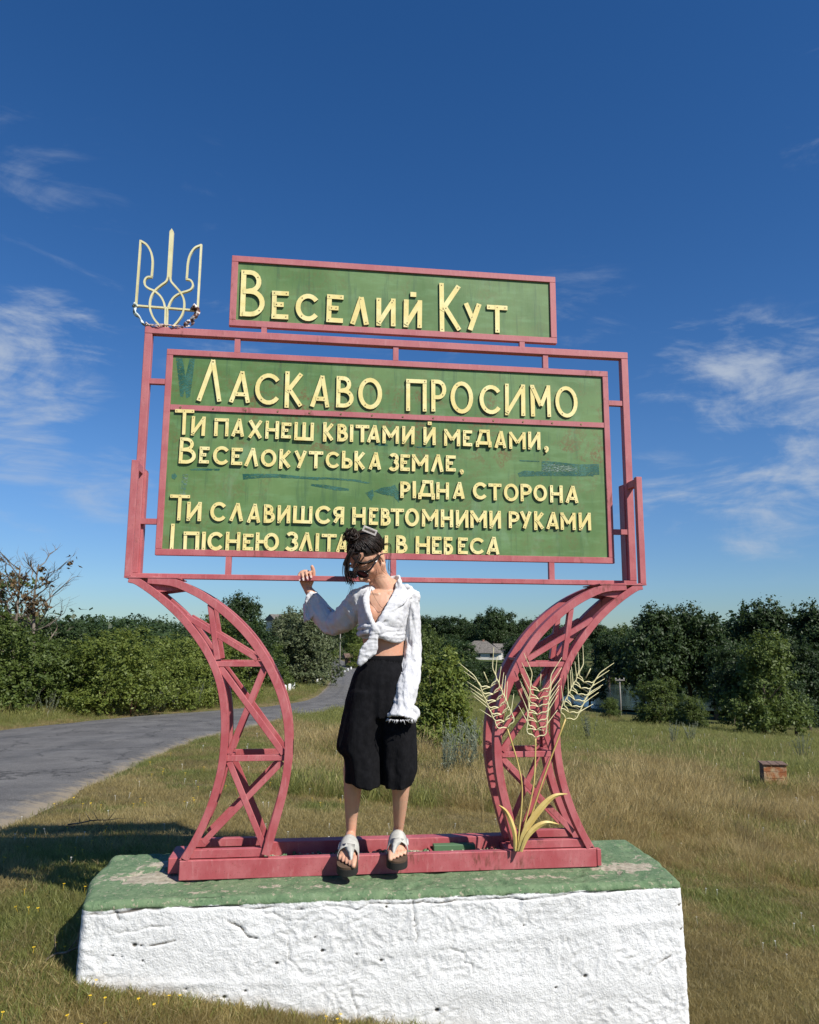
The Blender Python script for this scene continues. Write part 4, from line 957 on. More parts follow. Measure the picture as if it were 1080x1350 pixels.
def rnd_dirs(n, r):
    d = r.normal(size=(n, 3)); return d/np.linalg.norm(d, axis=1)[:, None]
def leaf_mesh(name, lobes, nleaf, size, mats, r, clump=0.5, droop=0.3, stretch=1.9, shell=0.55, twigs=26):
    """crown: leaves gathered in small sprays spread through several uneven lobes; lobes = [(x,y,z,rx,ry,rz)]"""
    lob_ = np.array(lobes, float); vol = lob_[:, 3]*lob_[:, 4]*lob_[:, 5]; pr = vol**0.75; pr /= pr.sum()
    ns = max(12, nleaf//twigs); li = r.choice(len(lob_), ns, p=pr)
    d = rnd_dirs(ns, r); d[:, 2] = np.where(d[:, 2] < -0.35, -d[:, 2]*0.5, d[:, 2])
    rad = shell+(1-shell)*r.random(ns)**0.6
    rad *= 1+0.22*fbm(d*1.0+lob_[li, :3], 2.2, 3, .6, 7)+0.10*r.random(ns)**3*3
    cen = lob_[li, :3]+d*rad[:, None]*lob_[li, 3:6]
    R0 = float(np.mean(lob_[:, 3]))
    si = r.integers(0, ns, nleaf)
    spread = np.abs(r.normal(0, 1, nleaf))*clump*R0*0.30
    off = rnd_dirs(nleaf, r)*spread[:, None]; out = d[si]
    P = cen[si]+off+out*(spread*0.4)[:, None]
    P[:, 2] -= droop*spread*0.5
    nrm = out*0.8+rnd_dirs(nleaf, r)*0.9+np.array([0, 0, 0.45]); nrm /= np.linalg.norm(nrm, axis=1)[:, None]
    t = np.cross(nrm, rnd_dirs(nleaf, r)); t /= np.linalg.norm(t, axis=1)[:, None]; bt = np.cross(nrm, t)
    sz = size*r.uniform(0.6, 1.35, nleaf)[:, None]
    a = P-t*sz*stretch/2; c = P+t*sz*stretch/2; q1 = P+bt*sz/2-nrm*sz*.08; q2 = P-bt*sz/2-nrm*sz*.08
    V = np.stack([a, q1, c, q2], 1).reshape(-1, 3); F4 = np.arange(nleaf*4).reshape(-1, 4)
    tint = np.clip(0.5+0.28*r.normal(size=nleaf)+0.35*(r.random(ns)[si]-.5), 0, 1)
    me_o = np_mesh(name, V, F4, mats, smooth=False, attrs={'tint': ('FACE', tint)})
    return me_o
def mesh_only(o):
    me = o.data; bpy.data.objects.remove(o); return me
def trunk_mesh(name, h, r0, nb, spread, r, mat, sub_n=0, lean=0.05, start=0.3):
    mb = MB(); pts = []; x = y = 0
    for i in range(7):
        t = i/6; pts.append((x, y, h*t)); x += r.normal(0, lean)*h/6; y += r.normal(0, lean)*h/6
    mb.tube(pts, [r0*(1-.8*i/6) for i in range(7)], 7)
    for k in range(nb):
        t = start+(1-start)*(k+.5)/nb; i = min(5, int(t*6)); f = t*6-i
        a = Vector(pts[i]).lerp(Vector(pts[i+1]), f); an = r.uniform(0, 6.28)
        L = spread*(1.15-t*.6)*r.uniform(.7, 1.1); up = r.uniform(.35, .9)
        e = [a+Vector((math.cos(an)*L*s, math.sin(an)*L*s, L*up*s+0.15*L*s*s)) + Vector(r.normal(0, .05*L, 3)) for s in (0, .35, .7, 1)]
        e[0] = a; mb.tube(e, [r0*.45*(1-t*.5), r0*.3*(1-t*.5), r0*.18, r0*.05], 5)
        for q in range(sub_n):
            s = r.uniform(.35, .95); j = int(s*3); b0 = e[j].lerp(e[min(j+1, 3)], s*3-j); an2 = an+r.uniform(-1.2, 1.2); L2 = L*.45*r.uniform(.6, 1.2)
            c_ = [b0+Vector((math.cos(an2)*L2*u_, math.sin(an2)*L2*u_, L2*u_*r.uniform(.3, 1.1))) for u_ in (0, .5, 1)]; c_[0] = b0
            mb.tube(c_, [r0*.12, r0*.08, r0*.02], 4)
            for q2 in range(3):
                b1 = c_[1].lerp(c_[2], r.random()); an3 = an2+r.uniform(-1.5, 1.5); L3 = L2*.45
                mb.tube([b1, b1+Vector((math.cos(an3)*L3, math.sin(an3)*L3, L3*r.uniform(0, 1.2)))], [r0*.05, r0*.015], 3)
    o = mb.build(name, mat); return mesh_only(o)
r_ = np.random.default_rng(21)
def lobes(n, w, h, base, r, small=.55):
    L = [(0, 0, base+h*.5, w*.62, w*.62, h*.5)]
    if base < .1:
        for i in range(9):
            a = i*.7+r.uniform(-.2, .2); L.append((math.cos(a)*w*.62, math.sin(a)*w*.62, .16+r.uniform(-.03, .06), w*.36, w*.36, .20))
    for i in range(n):
        a = r.uniform(0, 6.28); q = r.uniform(.35, .75)*w; z = base+h*r.uniform(.18, .92); s = w*small*r.uniform(.55, 1.0)*(1.1-.4*abs((z-base)/h-.45))
        L.append((math.cos(a)*q*(1.15-.6*(z-base)/h), math.sin(a)*q*(1.15-.6*(z-base)/h), z, s, s, s*r.uniform(.7, 1.0)))
    return L
# prototypes, unit height 1 (scaled on the thing)
def proto(kind, nleaf, size, mat, w, h, base, nl, **k):
    return mesh_only(leaf_mesh('crown', lobes(nl, w, h, base, r_, k.pop('small', .55)), nleaf, size, mat, r_, **k))
TREE = {}
for i in range(3):
    TREE['dark%d' % i] = (proto('d', 19000, 0.015, ML_DARK, .36, .80, .17, 13, clump=.55), trunk_mesh('trunk', .6, .028, 7, .28, r_, M_BARK), 'dark%d' % i)
    TREE['mid%d' % i] = (proto('m', 24000, 0.016, ML_MID, .46, .98, -.04, 16, clump=.5), trunk_mesh('trunk', .55, .026, 7, .3, r_, M_BARK), '')
    TREE['light%d' % i] = (proto('l', 24000, 0.0165, ML_LIGHT, .54, 1.0, -.06, 16, clump=.5), trunk_mesh('trunk', .5, .022, 7, .3, r_, M_BARK), '')
TREE['willow0'] = (proto('w', 30000, 0.017, ML_WILLOW, .58, 1.02, -.06, 20, clump=.42, stretch=2.6, small=.5), trunk_mesh('trunk', .5, .03, 8, .3, r_, M_BARK), '')
TREE['sparse0'] = (proto('s', 4200, 0.020, ML_DARK, .32, .72, .25, 9, clump=.7, shell=.3), trunk_mesh('trunk', .8, .022, 10, .35, r_, M_BARK, 2), '')
def place_tree(kind, px, v, h, label, cat='tree', group=None, wscale=1.0, name=None, sink=0.03, rz=None):
    """px = compass station across the view, v = metres away, h = metres tall"""
    u = (px-540)/1000*v*0.99
    x, y = uv2w(u, v); x = float(x); y = float(y)
    crown, trunk, _ = TREE[kind]
    e = empty(name or ('bush' if cat == 'bush' else 'tree'), (x, y, H(x, y)-sink*h), r_.uniform(0, 6.28) if rz is None else rz, label, cat, group)
    e.scale = (h*wscale, h*wscale, h)
    t = link_mesh('trunk', trunk, e); c = link_mesh('crown', crown, e)
    return e
HG = 'bushes of the roadside hedge'
# the hedge across the road, left
place_tree('light0', 158, 26.0, 2.95, 'broad bright green bush in the middle of the hedge beyond the road', 'bush', HG, 1.15)
place_tree('mid0', 95, 26.5, 2.6, 'mid green bush at the left shoulder of the bright roundest hedge bush', 'bush', HG, 1.1)
place_tree('mid1', 35, 25.0, 3.1, 'dusky green bush below the bare grey tree in the hedge', 'bush', HG, 1.15)
place_tree('mid2', -25, 24.0, 3.3, 'tall bush cut by the left edge of the picture beyond the road', 'bush', HG, 1.1)
place_tree('light1', 215, 29.0, 2.9, 'yellow green bush right of the roundest hedge bush', 'bush', HG, 1.1)
place_tree('light2', 262, 31.0, 2.8, 'light bush of the hedge seen just left of the curved red leg', 'bush', HG, 1.0)
place_tree('dark0', 250, 33.0, 3.2, 'darker tree rising behind the light bush beside the curved red leg', 'tree', HG, 1.2)
place_tree('dark1', 70, 33.0, 3.8, 'dark leafy tree behind the left hedge under the dead branches', 'tree', HG, 1.2)
place_tree('dark0', 120, 36.0, 3.8, 'hedge tree showing over the roundest bright bush', 'tree', HG, 1.2, rz=2.0)
place_tree('dark2', 190, 38.0, 3.8, 'dark hedge tree in the dip between two light bushes', 'tree', HG, 1.3)
place_tree('mid1', 5, 36.0, 4.6, 'tall green tree behind the hedge at the left edge', 'tree', HG, 1.1, rz=1.0)
place_tree('mid2', -50, 34.0, 4.6, 'green tree beyond the left border behind the hedge', 'tree', HG, 1.2, rz=4.0)
place_tree('light0', 300, 37.0, 3.0, 'low bright bush seen through the lattice of the left leg', 'bush', HG, 1.1, rz=3)
place_tree('dark0', 335, 45.0, 4.2, 'dark bush behind the left leg near the white guard posts', 'bush', HG, 1.2, rz=2)
place_tree('mid0', 303, 52.0, 5.0, 'mid green tree framed by the upper lattice of the left leg', 'tree', HG, 1.1, rz=5)
place_tree('dark1', 322, 66.0, 7.6, 'tall dark tree topping the skyline behind the left leg', 'tree', None, 0.8)
place_tree('dark2', 300, 64.0, 6.9, 'second tall dark tree left of the tallest one behind the left leg', 'tree', None, 0.8)
place_tree('willow0', 405, 60.0, 5.6, 'large round silvery willow standing beside the road bend', 'tree', None, 1.0)
place_tree('willow0', 385, 72.0, 6.6, 'paler crown peeping over the large round willow', 'tree', None, .8, rz=2.2)
place_tree('mid1', 352, 50.0, 3.4, 'low green bush at the foot of the round willow', 'bush', None, 1.2, rz=1.7)
# bushes on the far slope, centre left
for px, v, h, k, lb in ((470, 150, 7, 'mid0', 'garden tree behind the far brick shed'), (440, 170, 8, 'dark0', 'dark garden tree between the two far poles'), (500, 130, 6, 'mid2', 'garden tree hidden behind the waist of the woman'), (478, 118, 4, 'light1', 'light bush right beside the far brick shed'), (425, 118, 5.5, 'mid1', 'garden tree right of the large round willow'), (455, 210, 9, 'dark1', 'farthest dark tree above the far brick shed')):
    place_tree(k, px, v, h, lb, 'tree', 'garden trees beyond the road bend', 1.1)
# behind the woman and centre
place_tree('mid2', 563, 44, 4.4, 'dusty green tree behind the lone leafy shrub', 'tree', None, .85)
CG = 'trees massed round the grey roofed house'
for px, v, h, k, w, lb in ((612, 52, 3.0, 'dark1', 1.5, 'low dark bush just right of the lone leafy shrub'), (650, 58, 3.2, 'dark2', 1.5, 'dark bush behind the tip of the left wheat ear'), (690, 62, 3.4, 'dark0', 1.5, 'dark bush seen through the lower lattice of the right leg'), (735, 66, 3.6, 'dark1', 1.4, 'dark bush directly behind the middle wheat ear'), (775, 74, 4.4, 'dark2', 1.2, 'dark bush behind the right wheat ear by the water'),
    (600, 75, 5.2, 'dark2', 1.3, 'dark tree over the right shoulder of the lone leafy shrub'), (685, 90, 6.4, 'dark0', 1.2, 'dark tree at the outer edge of the right curved leg'), (720, 100, 7.6, 'dark2', 1.1, 'dark tree filling the middle lattice of the right leg'), (752, 95, 7.6, 'dark1', 1.0, 'dark tree just inside the right bar of the right leg'), (800, 112, 9.4, 'dark1', 1.0, 'dark tree on the left bank above the open water'), (820, 120, 10.4, 'mid0', .9, 'greener tree above the wooden pole across the water'), (590, 105, 6.3, 'dark1', 1.4, 'dark tree between the lone shrub and the grey roof'), (560, 120, 7.0, 'dark0', 1.3, 'dark tree right beside the white sleeve of the woman'),
    (652, 190, 13.0, 'dark2', 1.0, 'tallest domed crown on the skyline above the grey roof'), (668, 195, 12.0, 'dark0', 1.0, 'second crown joined to the right of the tallest dome'), (638, 200, 11.5, 'dark1', 1.0, 'crown joined to the left of the tallest dome'), (605, 210, 10.5, 'dark0', 1.4, 'skyline tree left of the domed crowns'), (580, 215, 10.5, 'dark1', 1.4, 'skyline tree over the lone leafy shrub'), (560, 220, 10.5, 'dark2', 1.4, 'skyline tree nearest the woman on her right hand side of the picture'), (690, 200, 10.5, 'dark0', 1.3, 'skyline tree touching the outer edge of the right leg'), (718, 190, 11.5, 'dark1', 1.2, 'skyline tree inside the upper lattice of the right leg'), (755, 200, 10.4, 'dark2', 1.3, 'skyline tree in the narrow top gap of the right leg'), (785, 210, 10.2, 'dark0', 1.3, 'skyline tree just right of the right leg'), (618, 130, 4.6, 'mid1', 1.2, 'mid green tree hiding the left foot of the grey roofed house'), (680, 140, 7.3, 'dark1', 1.2, 'dark tree right of the pale roofed outbuilding'), (700, 145, 7.5, 'mid2', 1.2, 'mid green tree between the outbuilding and the right leg')):
    place_tree(k, px, v, h, lb, 'tree', CG, w)
# right bank
RG = 'big trees on the right bank of the pond'
RB = [(846, 78, 9.6, 'dark0', .9, 'dark tree standing leftmost on the right bank where the water ends'),
      (872, 70, 10.4, 'dark1', .9, 'highest topped tree above the low willow bush on the bank'),
      (905, 72, 10.6, 'dark2', .9, 'tall dark tree second from the left of the right bank row'),
      (938, 70, 9.6, 'dark0', .95, 'dark tree in the lower dip of the right bank skyline'),
      (975, 72, 9.8, 'dark1', .9, 'dark tree just left of the highest crown of the right bank'),
      (1010, 70, 11.2, 'dark2', .95, 'highest dark crown of the right bank above the leaning bush'),
      (1045, 68, 10.2, 'dark0', .95, 'dark tree right of the highest crown near the right border'),
      (1082, 66, 10.9, 'dark1', .95, 'dark tree on the right border of the picture'),
      (1125, 66, 10.4, 'dark2', 1.0, 'dark tree beyond the right border'),
      (960, 62, 6.6, 'dark1', 1.0, 'shorter green tree in front of the right bank row'),
      (1058, 60, 7.0, 'dark2', 1.0, 'shorter tree tucked before the trees at the right border')]
for px, v, h, k, w, lb in RB: place_tree(k, px, v, h, lb, 'tree', RG, w)
place_tree('mid2', 1000, 43, 5.7, 'large leafy bush spilling forward onto the field at right', 'bush', None, .95)
place_tree('dark0', 968, 46, 5.2, 'green bush joined to the left side of the large forward bush', 'bush', None, .9, rz=1.1)
place_tree('dark2', 1040, 45, 3.4, 'low dark bush at the right foot of the large forward bush', 'bush', None, 1.1, rz=.4)
place_tree('mid0', 865, 48, 3.1, 'low bright willow bush on the bank right of the wooden pole', 'bush', None, 1.15, rz=2)
place_tree('mid1', 905, 50, 2.3, 'small bright bush right of the low willow bush', 'bush', None, 1.1, rz=4)
place_tree('mid0', 802, 56, 1.6, 'tiny round bush by the foot of the wooden pole', 'bush', None, 1.1, rz=3)
# dead and bare trees in the hedge
def dead_tree(px, v, h, label, seed, leaves):
    rr = np.random.default_rng(seed); u = (px-540)/1000*v*.99; x, y = uv2w(u, v); x = float(x); y = float(y)
    e = empty('dead_tree', (x, y, H(x, y)-.1), rr.uniform(0, 6), label, 'tree', 'half bare trees in the left hedge'); e.scale = (h, h, h)
    link_mesh('trunk', trunk_mesh('trunk', .95, .020, 13, .36, rr, M_DEAD, 5, .05, .35), e)
    c = leaf_mesh('leaves', [(rr.normal(0, .14), rr.normal(0, .14), rr.uniform(.55, .98), .09, .09, .08) for _ in range(12)], leaves, .016, ML_BROWN if leaves < 800 else ML_MID, rr, clump=1.2); c.parent = e
dead_tree(20, 30, 6.0, 'half dead tree with pale bare branches and rusty leaves at the left edge', 5, 420)
dead_tree(52, 31, 6.2, 'slender nearly bare tree with tufts of leaves standing right of the rusty one', 6, 330)
dead_tree(-20, 31, 5.6, 'leafy topped thin tree cut by the left border', 8, 1500)

# lone leafy shrub right of the woman
rr = np.random.default_rng(3)
def local_plant(name, px, v, label, cat, group=None):
    u = (px-540)/1000*v*.99; x, y = uv2w(u, v); x = float(x); y = float(y)
    return empty(name, (x, y, H(x, y)-.02), rr.uniform(0, 6), label, cat, group)
e = local_plant('leafy_shrub', 585, 14.5, 'lone leafy yellow green shrub growing right behind the woman', 'bush')
c = leaf_mesh('crown', [(0, 0, .85, .46, .46, .85), (.22, .1, .8, .34, .34, .5), (-.25, .1, .7, .36, .36, .5), (.05, -.1, 1.5, .30, .3, .38), (-.15, .2, 1.35, .3, .3, .4), (.25, -.2, .4, .34, .34, .34), (-.3, -.2, .4, .34, .34, .36), (.12, 0, 1.85, .14, .14, .22)], 15000, 0.040, ML_LIGHT, rr, clump=.6, stretch=1.7, shell=.45, twigs=16); c.parent = e
t = MB()
for i in range(9):
    a = rr.uniform(0, 6.28); q = rr.uniform(.1, .35); t.tube([(0, 0, 0), (math.cos(a)*q*.5, math.sin(a)*q*.5, .6), (math.cos(a)*q, math.sin(a)*q, 1.5)], [.018, .012, .004], 5)
o = t.build('stem', M_BARK, e)
# silvery wormwood and dock plants
ML_SAGE = leaf_mat('wormwood_leaves', (0.15, 0.17, 0.11), (0.30, 0.31, 0.22), 0.2)
ML_DOCK = leaf_mat('dry_seed_heads', (0.10, 0.05, 0.03), (0.19, 0.11, 0.06), 0.1)
def wormwood(h, n, mat, spread):
    mb = MB(); V = []; 
    for i in range(n):
        a = rr.uniform(0, 6.28); q = rr.uniform(.05, 1)*spread; hh = h*rr.uniform(.6, 1)
        P = [Vector((math.cos(a)*q*.25, math.sin(a)*q*.25, 0)), Vector((math.cos(a)*q*.6, math.sin(a)*q*.6, hh*.5)), Vector((math.cos(a)*q, math.sin(a)*q, hh))]
        mb.tube(P, [.006, .005, .002], 4)
        for k in range(26):
            s = rr.uniform(.2, 1)*2; j = min(1, int(s)); b0 = P[j].lerp(P[j+1], s-j); d = Vector(rnd_dirs(1, rr)[0]); d.z = abs(d.z)+.3; d.normalize(); L = rr.uniform(.03, .085)*h
            V.append((b0, d, L))
    b = len(mb.v)
    for b0, d, L in V:
        sd = d.cross(Vector((.3, .5, .8))).normalized()*L*.16
        mb.add([b0-sd*.4, b0+d*L*.5-sd, b0+d*L, b0+d*L*.5+sd], [(0, 1, 2, 3)])
    o = mb.build('foliage', mat); return o
for px, v, h, n, lb in ((612, 11.2, .95, 16, 'tall pale wormwood plant below the leafy shrub'), (585, 10.6, .8, 14, 'pale wormwood plant between the woman and the right leg'), (632, 12.5, .85, 12, 'pale wormwood clump seen against the right curved leg'),
                        (880, 24, .8, 14, 'grey green thistle on the field left of the wooden box'), (905, 27, .8, 12, 'pale flowering weed in the middle of the right field'), (775, 22, .9, 14, 'silvery weed on the field right of the wheat emblem'), (1045, 22, .8, 14, 'silvery thistle at the right edge beyond the wooden box')):
    e = local_plant('wormwood_plant', px, v, lb, 'plant', None); o = wormwood(h, n, ML_SAGE, .35); o.parent = e
for px, v, h, n, lb in ((45, 24.5, 1.0, 14, 'tall wormwood on the verge leftmost below the dusky bush'), (75, 24.3, .9, 12, 'wormwood on the verge right of the leftmost tall one'), (205, 27.5, 1.1, 14, 'wormwood just right of the rusty dock plant'), (220, 28.2, 1.2, 14, 'tallest wormwood of the verge, second right of the rusty dock'), (265, 30, 1.1, 14, 'wormwood touching the left curved red leg'), (160, 25.5, .8, 10, 'short wormwood left of the rusty dock plant'), (238, 29, 1.1, 14, 'wormwood halfway between the rusty dock and the red leg'), (283, 32, 1.1, 14, 'wormwood seen right behind the left curved red leg')):
    e = local_plant('wormwood_plant', px, v, lb, 'plant', 'wormwood along the far verge'); o = wormwood(h, n, ML_SAGE, .5); o.parent = e
e = local_plant('dock_plant', 182, 25.2, 'rusty brown dock plant on the far verge of the road', 'plant'); o = wormwood(.8, 8, ML_DOCK, .2); o.parent = e

# far wood on the hills: one mass
def far_wood():
    r = np.random.default_rng(77); Vs = []; ts = []
    def blob(x, y, z, w, h, n, sz):
        d = rnd_dirs(n, r); d[:, 2] = np.abs(d[:, 2]); P = np.array([x, y, z])+d*np.array([w, w, h])*r.uniform(.75, 1.05, (n, 1))
        nr = d+rnd_dirs(n, r)*.8; nr /= np.linalg.norm(nr, axis=1)[:, None]; t = np.cross(nr, rnd_dirs(n, r)); t /= np.linalg.norm(t, axis=1)[:, None]; bt = np.cross(nr, t)
        s = sz*r.uniform(.6, 1.3, (n, 1)); Vs.append(np.stack([P-t*s, P+bt*s*.7, P+t*s, P-bt*s*.7], 1).reshape(-1, 3)); ts.append(np.clip(r.uniform(.1, .9)+r.normal(0, .2, n), 0, 1))
    specs = []
    for v0, v1, p0, p1, n, h in ((520, 700, -200, 560, 150, 9), (240, 420, 150, 560, 60, 7), (80, 150, -250, 130, 60, 6), (45, 75, -250, 230, 55, 4.5), (150, 300, -250, 300, 60, 7), (480, 900, 500, 900, 110, 9), (260, 420, 540, 860, 70, 9), (90, 140, 860, 1500, 60, 10), (600, 1200, 860, 1500, 60, 11), (700, 1300, -300, 560, 120, 14)):
        for _ in range(n):
            v = r.uniform(v0, v1); px = r.uniform(p0, p1); specs.append((px, v, h*r.uniform(.65, 1.2)))
    for px, v, h in specs:
        u = (px-540)/1000*v*.99; x, y = uv2w(u, v); z = H(float(x), float(y)); n = 800 if v < 200 else 220
        blob(float(x), float(y), z-.4, h*.75, h*1.05, n, h*.034 if v < 200 else h*.075)
    V = np.concatenate(Vs); o = np_mesh('distant_wood', V, np.arange(len(V)).reshape(-1, 4), ML_DARK, attrs={'tint': ('FACE', np.concatenate(ts))})
    tag(o, 'dark mass of distant woods along the hills and valley', 'wood', kind='stuff')
far_wood()

# ------------------------------------------------------------------ grass
def blade_mesh(name, n, h, spread, w, lean, r, mat, heads=0.0, curve=.5):
    V = []; Fs = []; tint = []
    for i in range(n):
        a = r.uniform(0, 6.28); q = spread*math.sqrt(r.random()); x, y = math.cos(a)*q, math.sin(a)*q
        hh = h*r.uniform(.45, 1.1); an = r.uniform(0, 6.28); le = lean*hh*r.uniform(.3, 1.3); dx, dy = math.cos(an)*le, math.sin(an)*le
        ww = w*r.uniform(.6, 1.2); f = r.uniform(0, 6.28); sx, sy = math.cos(f)*ww/2, math.sin(f)*ww/2; b = len(V)
        for t, k in ((0, 1), (.45, .85), (.8, .5)):
            cx, cy = x+dx*t**(1+curve), y+dy*t**(1+curve); z = hh*t*(1-.12*t*lean)-.01
            V += [(cx-sx*k, cy-sy*k, z), (cx+sx*k, cy+sy*k, z)]
        V.append((x+dx, y+dy, hh*(1-.2*lean)))
        Fs += [(b, b+1, b+3, b+2), (b+2, b+3, b+5, b+4), (b+4, b+5, b+6)]; tt = r.random(); tint += [tt]*3
        if r.random() < heads:
            b = len(V); zx, zy, zz = x+dx, y+dy, hh*(1-.2*lean); L = h*.22
            V += [(zx-sx*2, zy-sy*2, zz-L*.3), (zx+sx*2, zy+sy*2, zz-L*.3), (zx+dx*.2+sx, zy+dy*.2+sy, zz+L*.7), (zx+dx*.2-sx, zy+dy*.2-sy, zz+L*.7)]
            Fs.append((b, b+1, b+2, b+3)); tint.append(1.0)
    o = np_mesh(name, np.array(V), Fs, mat, attrs={'tint': ('FACE', tint)})
    return o
MG_SHORT = leaf_mat('short_dry_grass', (0.155, 0.125, 0.046), (0.42, 0.335, 0.14), 0.35, patch=((.115, .090, .036), (.38, .31, .14)))
MG_GREEN = leaf_mat('short_green_grass', (0.095, 0.120, 0.026), (0.25, 0.26, 0.075), 0.36, patch=((.17, .14, .05), (.075, .095, .02)))
MG_TALL = leaf_mat('tall_dry_grass', (0.16, 0.115, 0.042), (0.43, 0.335, 0.145), 0.32, patch=((.125, .088, .038), (.44, .36, .18)))
MG_TGREEN = leaf_mat('tall_green_grass', (0.100, 0.120, 0.028), (0.27, 0.27, 0.08), 0.35)
def scatter(name, protos, X, Y, Z, sc, label, lean_dir=None):
    """one countless mass of tufts: points carry a scale and a turn, geometry nodes put a tuft on each"""
    n = len(X)
    me = bpy.data.meshes.new(name+'_points'); me.vertices.add(n)
    me.vertices.foreach_set('co', np.stack([X, Y, Z], -1).astype(np.float32).ravel())
    for an, arr in (('sc', sc), ('rz', rng.uniform(0, 6.28, n)), ('pick', rng.integers(0, len(protos), n).astype(np.float32)), ('tilt', rng.normal(0, .16, n))):
        a = me.attributes.new(an, 'FLOAT', 'POINT'); a.data.foreach_set('value', np.asarray(arr, np.float32))
    o = link_mesh(name, me)
    tr = bpy.data.node_groups.new(name, 'GeometryNodeTree')
    tr.interface.new_socket('Geometry', in_out='INPUT', socket_type='NodeSocketGeometry'); tr.interface.new_socket('Geometry', in_out='OUTPUT', socket_type='NodeSocketGeometry')
    N = tr.nodes; L = tr.links
    gi = N.new('NodeGroupInput'); go = N.new('NodeGroupOutput'); jn = N.new('GeometryNodeJoinGeometry')
    def at(nm):
        q = N.new('GeometryNodeInputNamedAttribute'); q.data_type = 'FLOAT'; q.inputs['Name'].default_value = nm; return q.outputs['Attribute']
    pk = at('pick')
    cr = N.new('ShaderNodeCombineXYZ'); L.new(at('tilt'), cr.inputs[0]); L.new(at('rz'), cr.inputs[2])
    er = N.new('FunctionNodeEulerToRotation'); L.new(cr.outputs[0], er.inputs[0])
    for i, p in enumerate(protos):
        ip = N.new('GeometryNodeInstanceOnPoints'); oi = N.new('GeometryNodeObjectInfo'); oi.inputs['Object'].default_value = p
        cm = N.new('FunctionNodeCompare'); cm.data_type = 'FLOAT'; cm.operation = 'EQUAL'; cm.inputs['Epsilon'].default_value = 0.1
        L.new(pk, cm.inputs[0]); cm.inputs[1].default_value = float(i)
        L.new(gi.outputs[0], ip.inputs['Points']); L.new(cm.outputs[0], ip.inputs['Selection']); L.new(oi.outputs['Geometry'], ip.inputs['Instance'])
        L.new(er.outputs[0], ip.inputs['Rotation']); L.new(at('sc'), ip.inputs['Scale']); L.new(ip.outputs[0], jn.inputs[0])
    L.new(jn.outputs[0], go.inputs[0])
    m = o.modifiers.new('tufts', 'NODES'); m.node_group = tr
    tag(o, label, None, kind='stuff'); return o
def hide_proto(o):
    for c in list(o.users_collection): c.objects.unlink(o)
    return o
def pts(n, vmin, vmax, bmax=42, bmin=None, power=1.0):
    """points thinning out with distance"""
    b = np.radians(rng.uniform(-bmax if bmin is None else bmin, bmax, n)); v = np.exp(rng.uniform(math.log(vmin), math.log(vmax), n))
    x_, y_ = uv2w(v*np.sin(b), v*np.cos(b)); return x_, y_, v, np.degrees(b)
def offroad(x, y, m=0.0):
    k = road_dist(x, y) < -m
    k &= ~((x > PX0-.01) & (x < PX1+.01) & (y > PY0-.005) & (y < PY1+.01)); return k
def tallmask(x, y, v, b):
    """where the uncut grass stands: beyond the mown apron round the sign"""
    n = fbm(np.stack([x, y, x*0], -1), .5, 3, .5, 63)
    right = (b > 10)*np.clip((v-7.0-0.9*n)/1.0, 0, 1)
    mid = (b <= 10)*(b > -9)*np.clip((v-8.0-1.2*n)/1.2, 0, 1)
    t = np.maximum(right, mid)
    return t
pr_s = [hide_proto(blade_mesh('tuft', 42, .038, .085, .0034, 1.1, rr, MG_SHORT)) for _ in range(4)]
pr_g = [hide_proto(blade_mesh('tuft', 40, .040, .085, .0038, .9, rr, MG_GREEN)) for _ in range(3)]
pr_t = [hide_proto(blade_mesh('tuft', 60, .30*q, .17, .0034, .85, rr, MG_TALL, .30, .8)) for q in (.7, .9, 1.0, 1.15, 1.3)]
pr_tg = [hide_proto(blade_mesh('tuft', 40, .30, .17, .0070, .6, rr, MG_TGREEN, .15, .7)) for _ in range(3)]
def greenness(x, y): return fbm(np.stack([x, y, x*0], -1), .8, 4, .55, 88)
# mown apron
x, y, v, b = pts(64000, 2.4, 26, 40)
k = offroad(x, y, 0.02+0.1*rng.random(len(x))) & (tallmask(x, y, v, b) < rng.random(len(x))) & (rng.random(len(x)) < np.clip(1.15-2.2*np.clip(fbm(np.stack([x, y, x*0], -1), 1.7, 3, .6, 203), 0, 1)*(v < 9), .12, 1))
x, y, v, b = x[k], y[k], v[k], b[k]
sc = (0.75+0.05*v)*rng.uniform(.7, 1.35, len(x)); z = hground(x, y)
left = np.clip((-b-2)/8, 0, 1)
g = greenness(x, y)+0.10*left-0.15+rng.normal(0, .12, len(x))+0.12*np.clip((v-5)/6, 0, 1)*left
isg = g > 0.10
scatter('short_dry_grass', pr_s, x[~isg], y[~isg], z[~isg], sc[~isg], 'short mown brown grass round the plinth')
scatter('short_green_grass', pr_g, x[isg], y[isg], z[isg], sc[isg], 'patches of short green grass by the road and plinth')
# uncut grass
x, y, v, b = pts(80000, 6.2, 62, 40)
k = offroad(x, y, 0.35) & (tallmask(x, y, v, b) > rng.random(len(x))); x, y, v, b = x[k], y[k], v[k], b[k]
z = hground(x, y); n = fbm(np.stack([x, y, x*0], -1), .35, 3, .5, 12)
gg = n*1.1+np.clip((v-14)/8, 0, 1)*.85-0.20+rng.normal(0, .20, len(x)); isg = gg > 0
fade = np.interp(v, [7, 12, 22, 45], [1.0, 1.0, .85, .75])
hgt = np.clip(.75+.85*fbm(np.stack([x, y, x*0], -1), .8, 3, .6, 31), .25, 1.6)
sc = hgt*rng.uniform(.7, 1.25, len(x))*fade*np.interp(v, [7, 20, 60], [.9, 1.25, 2.0])*np.where((b > 22) & (b < 29) & (v > 11) & (v < 14), .55, 1)
scatter('tall_dry_grass', pr_t, x[~isg], y[~isg], z[~isg], sc[~isg], 'tall uncut brown grass on the field behind the sign')
scatter('tall_green_grass', pr_tg, x[isg], y[isg], z[isg], sc[isg]*.8, 'greener uncut grass farther down the field')
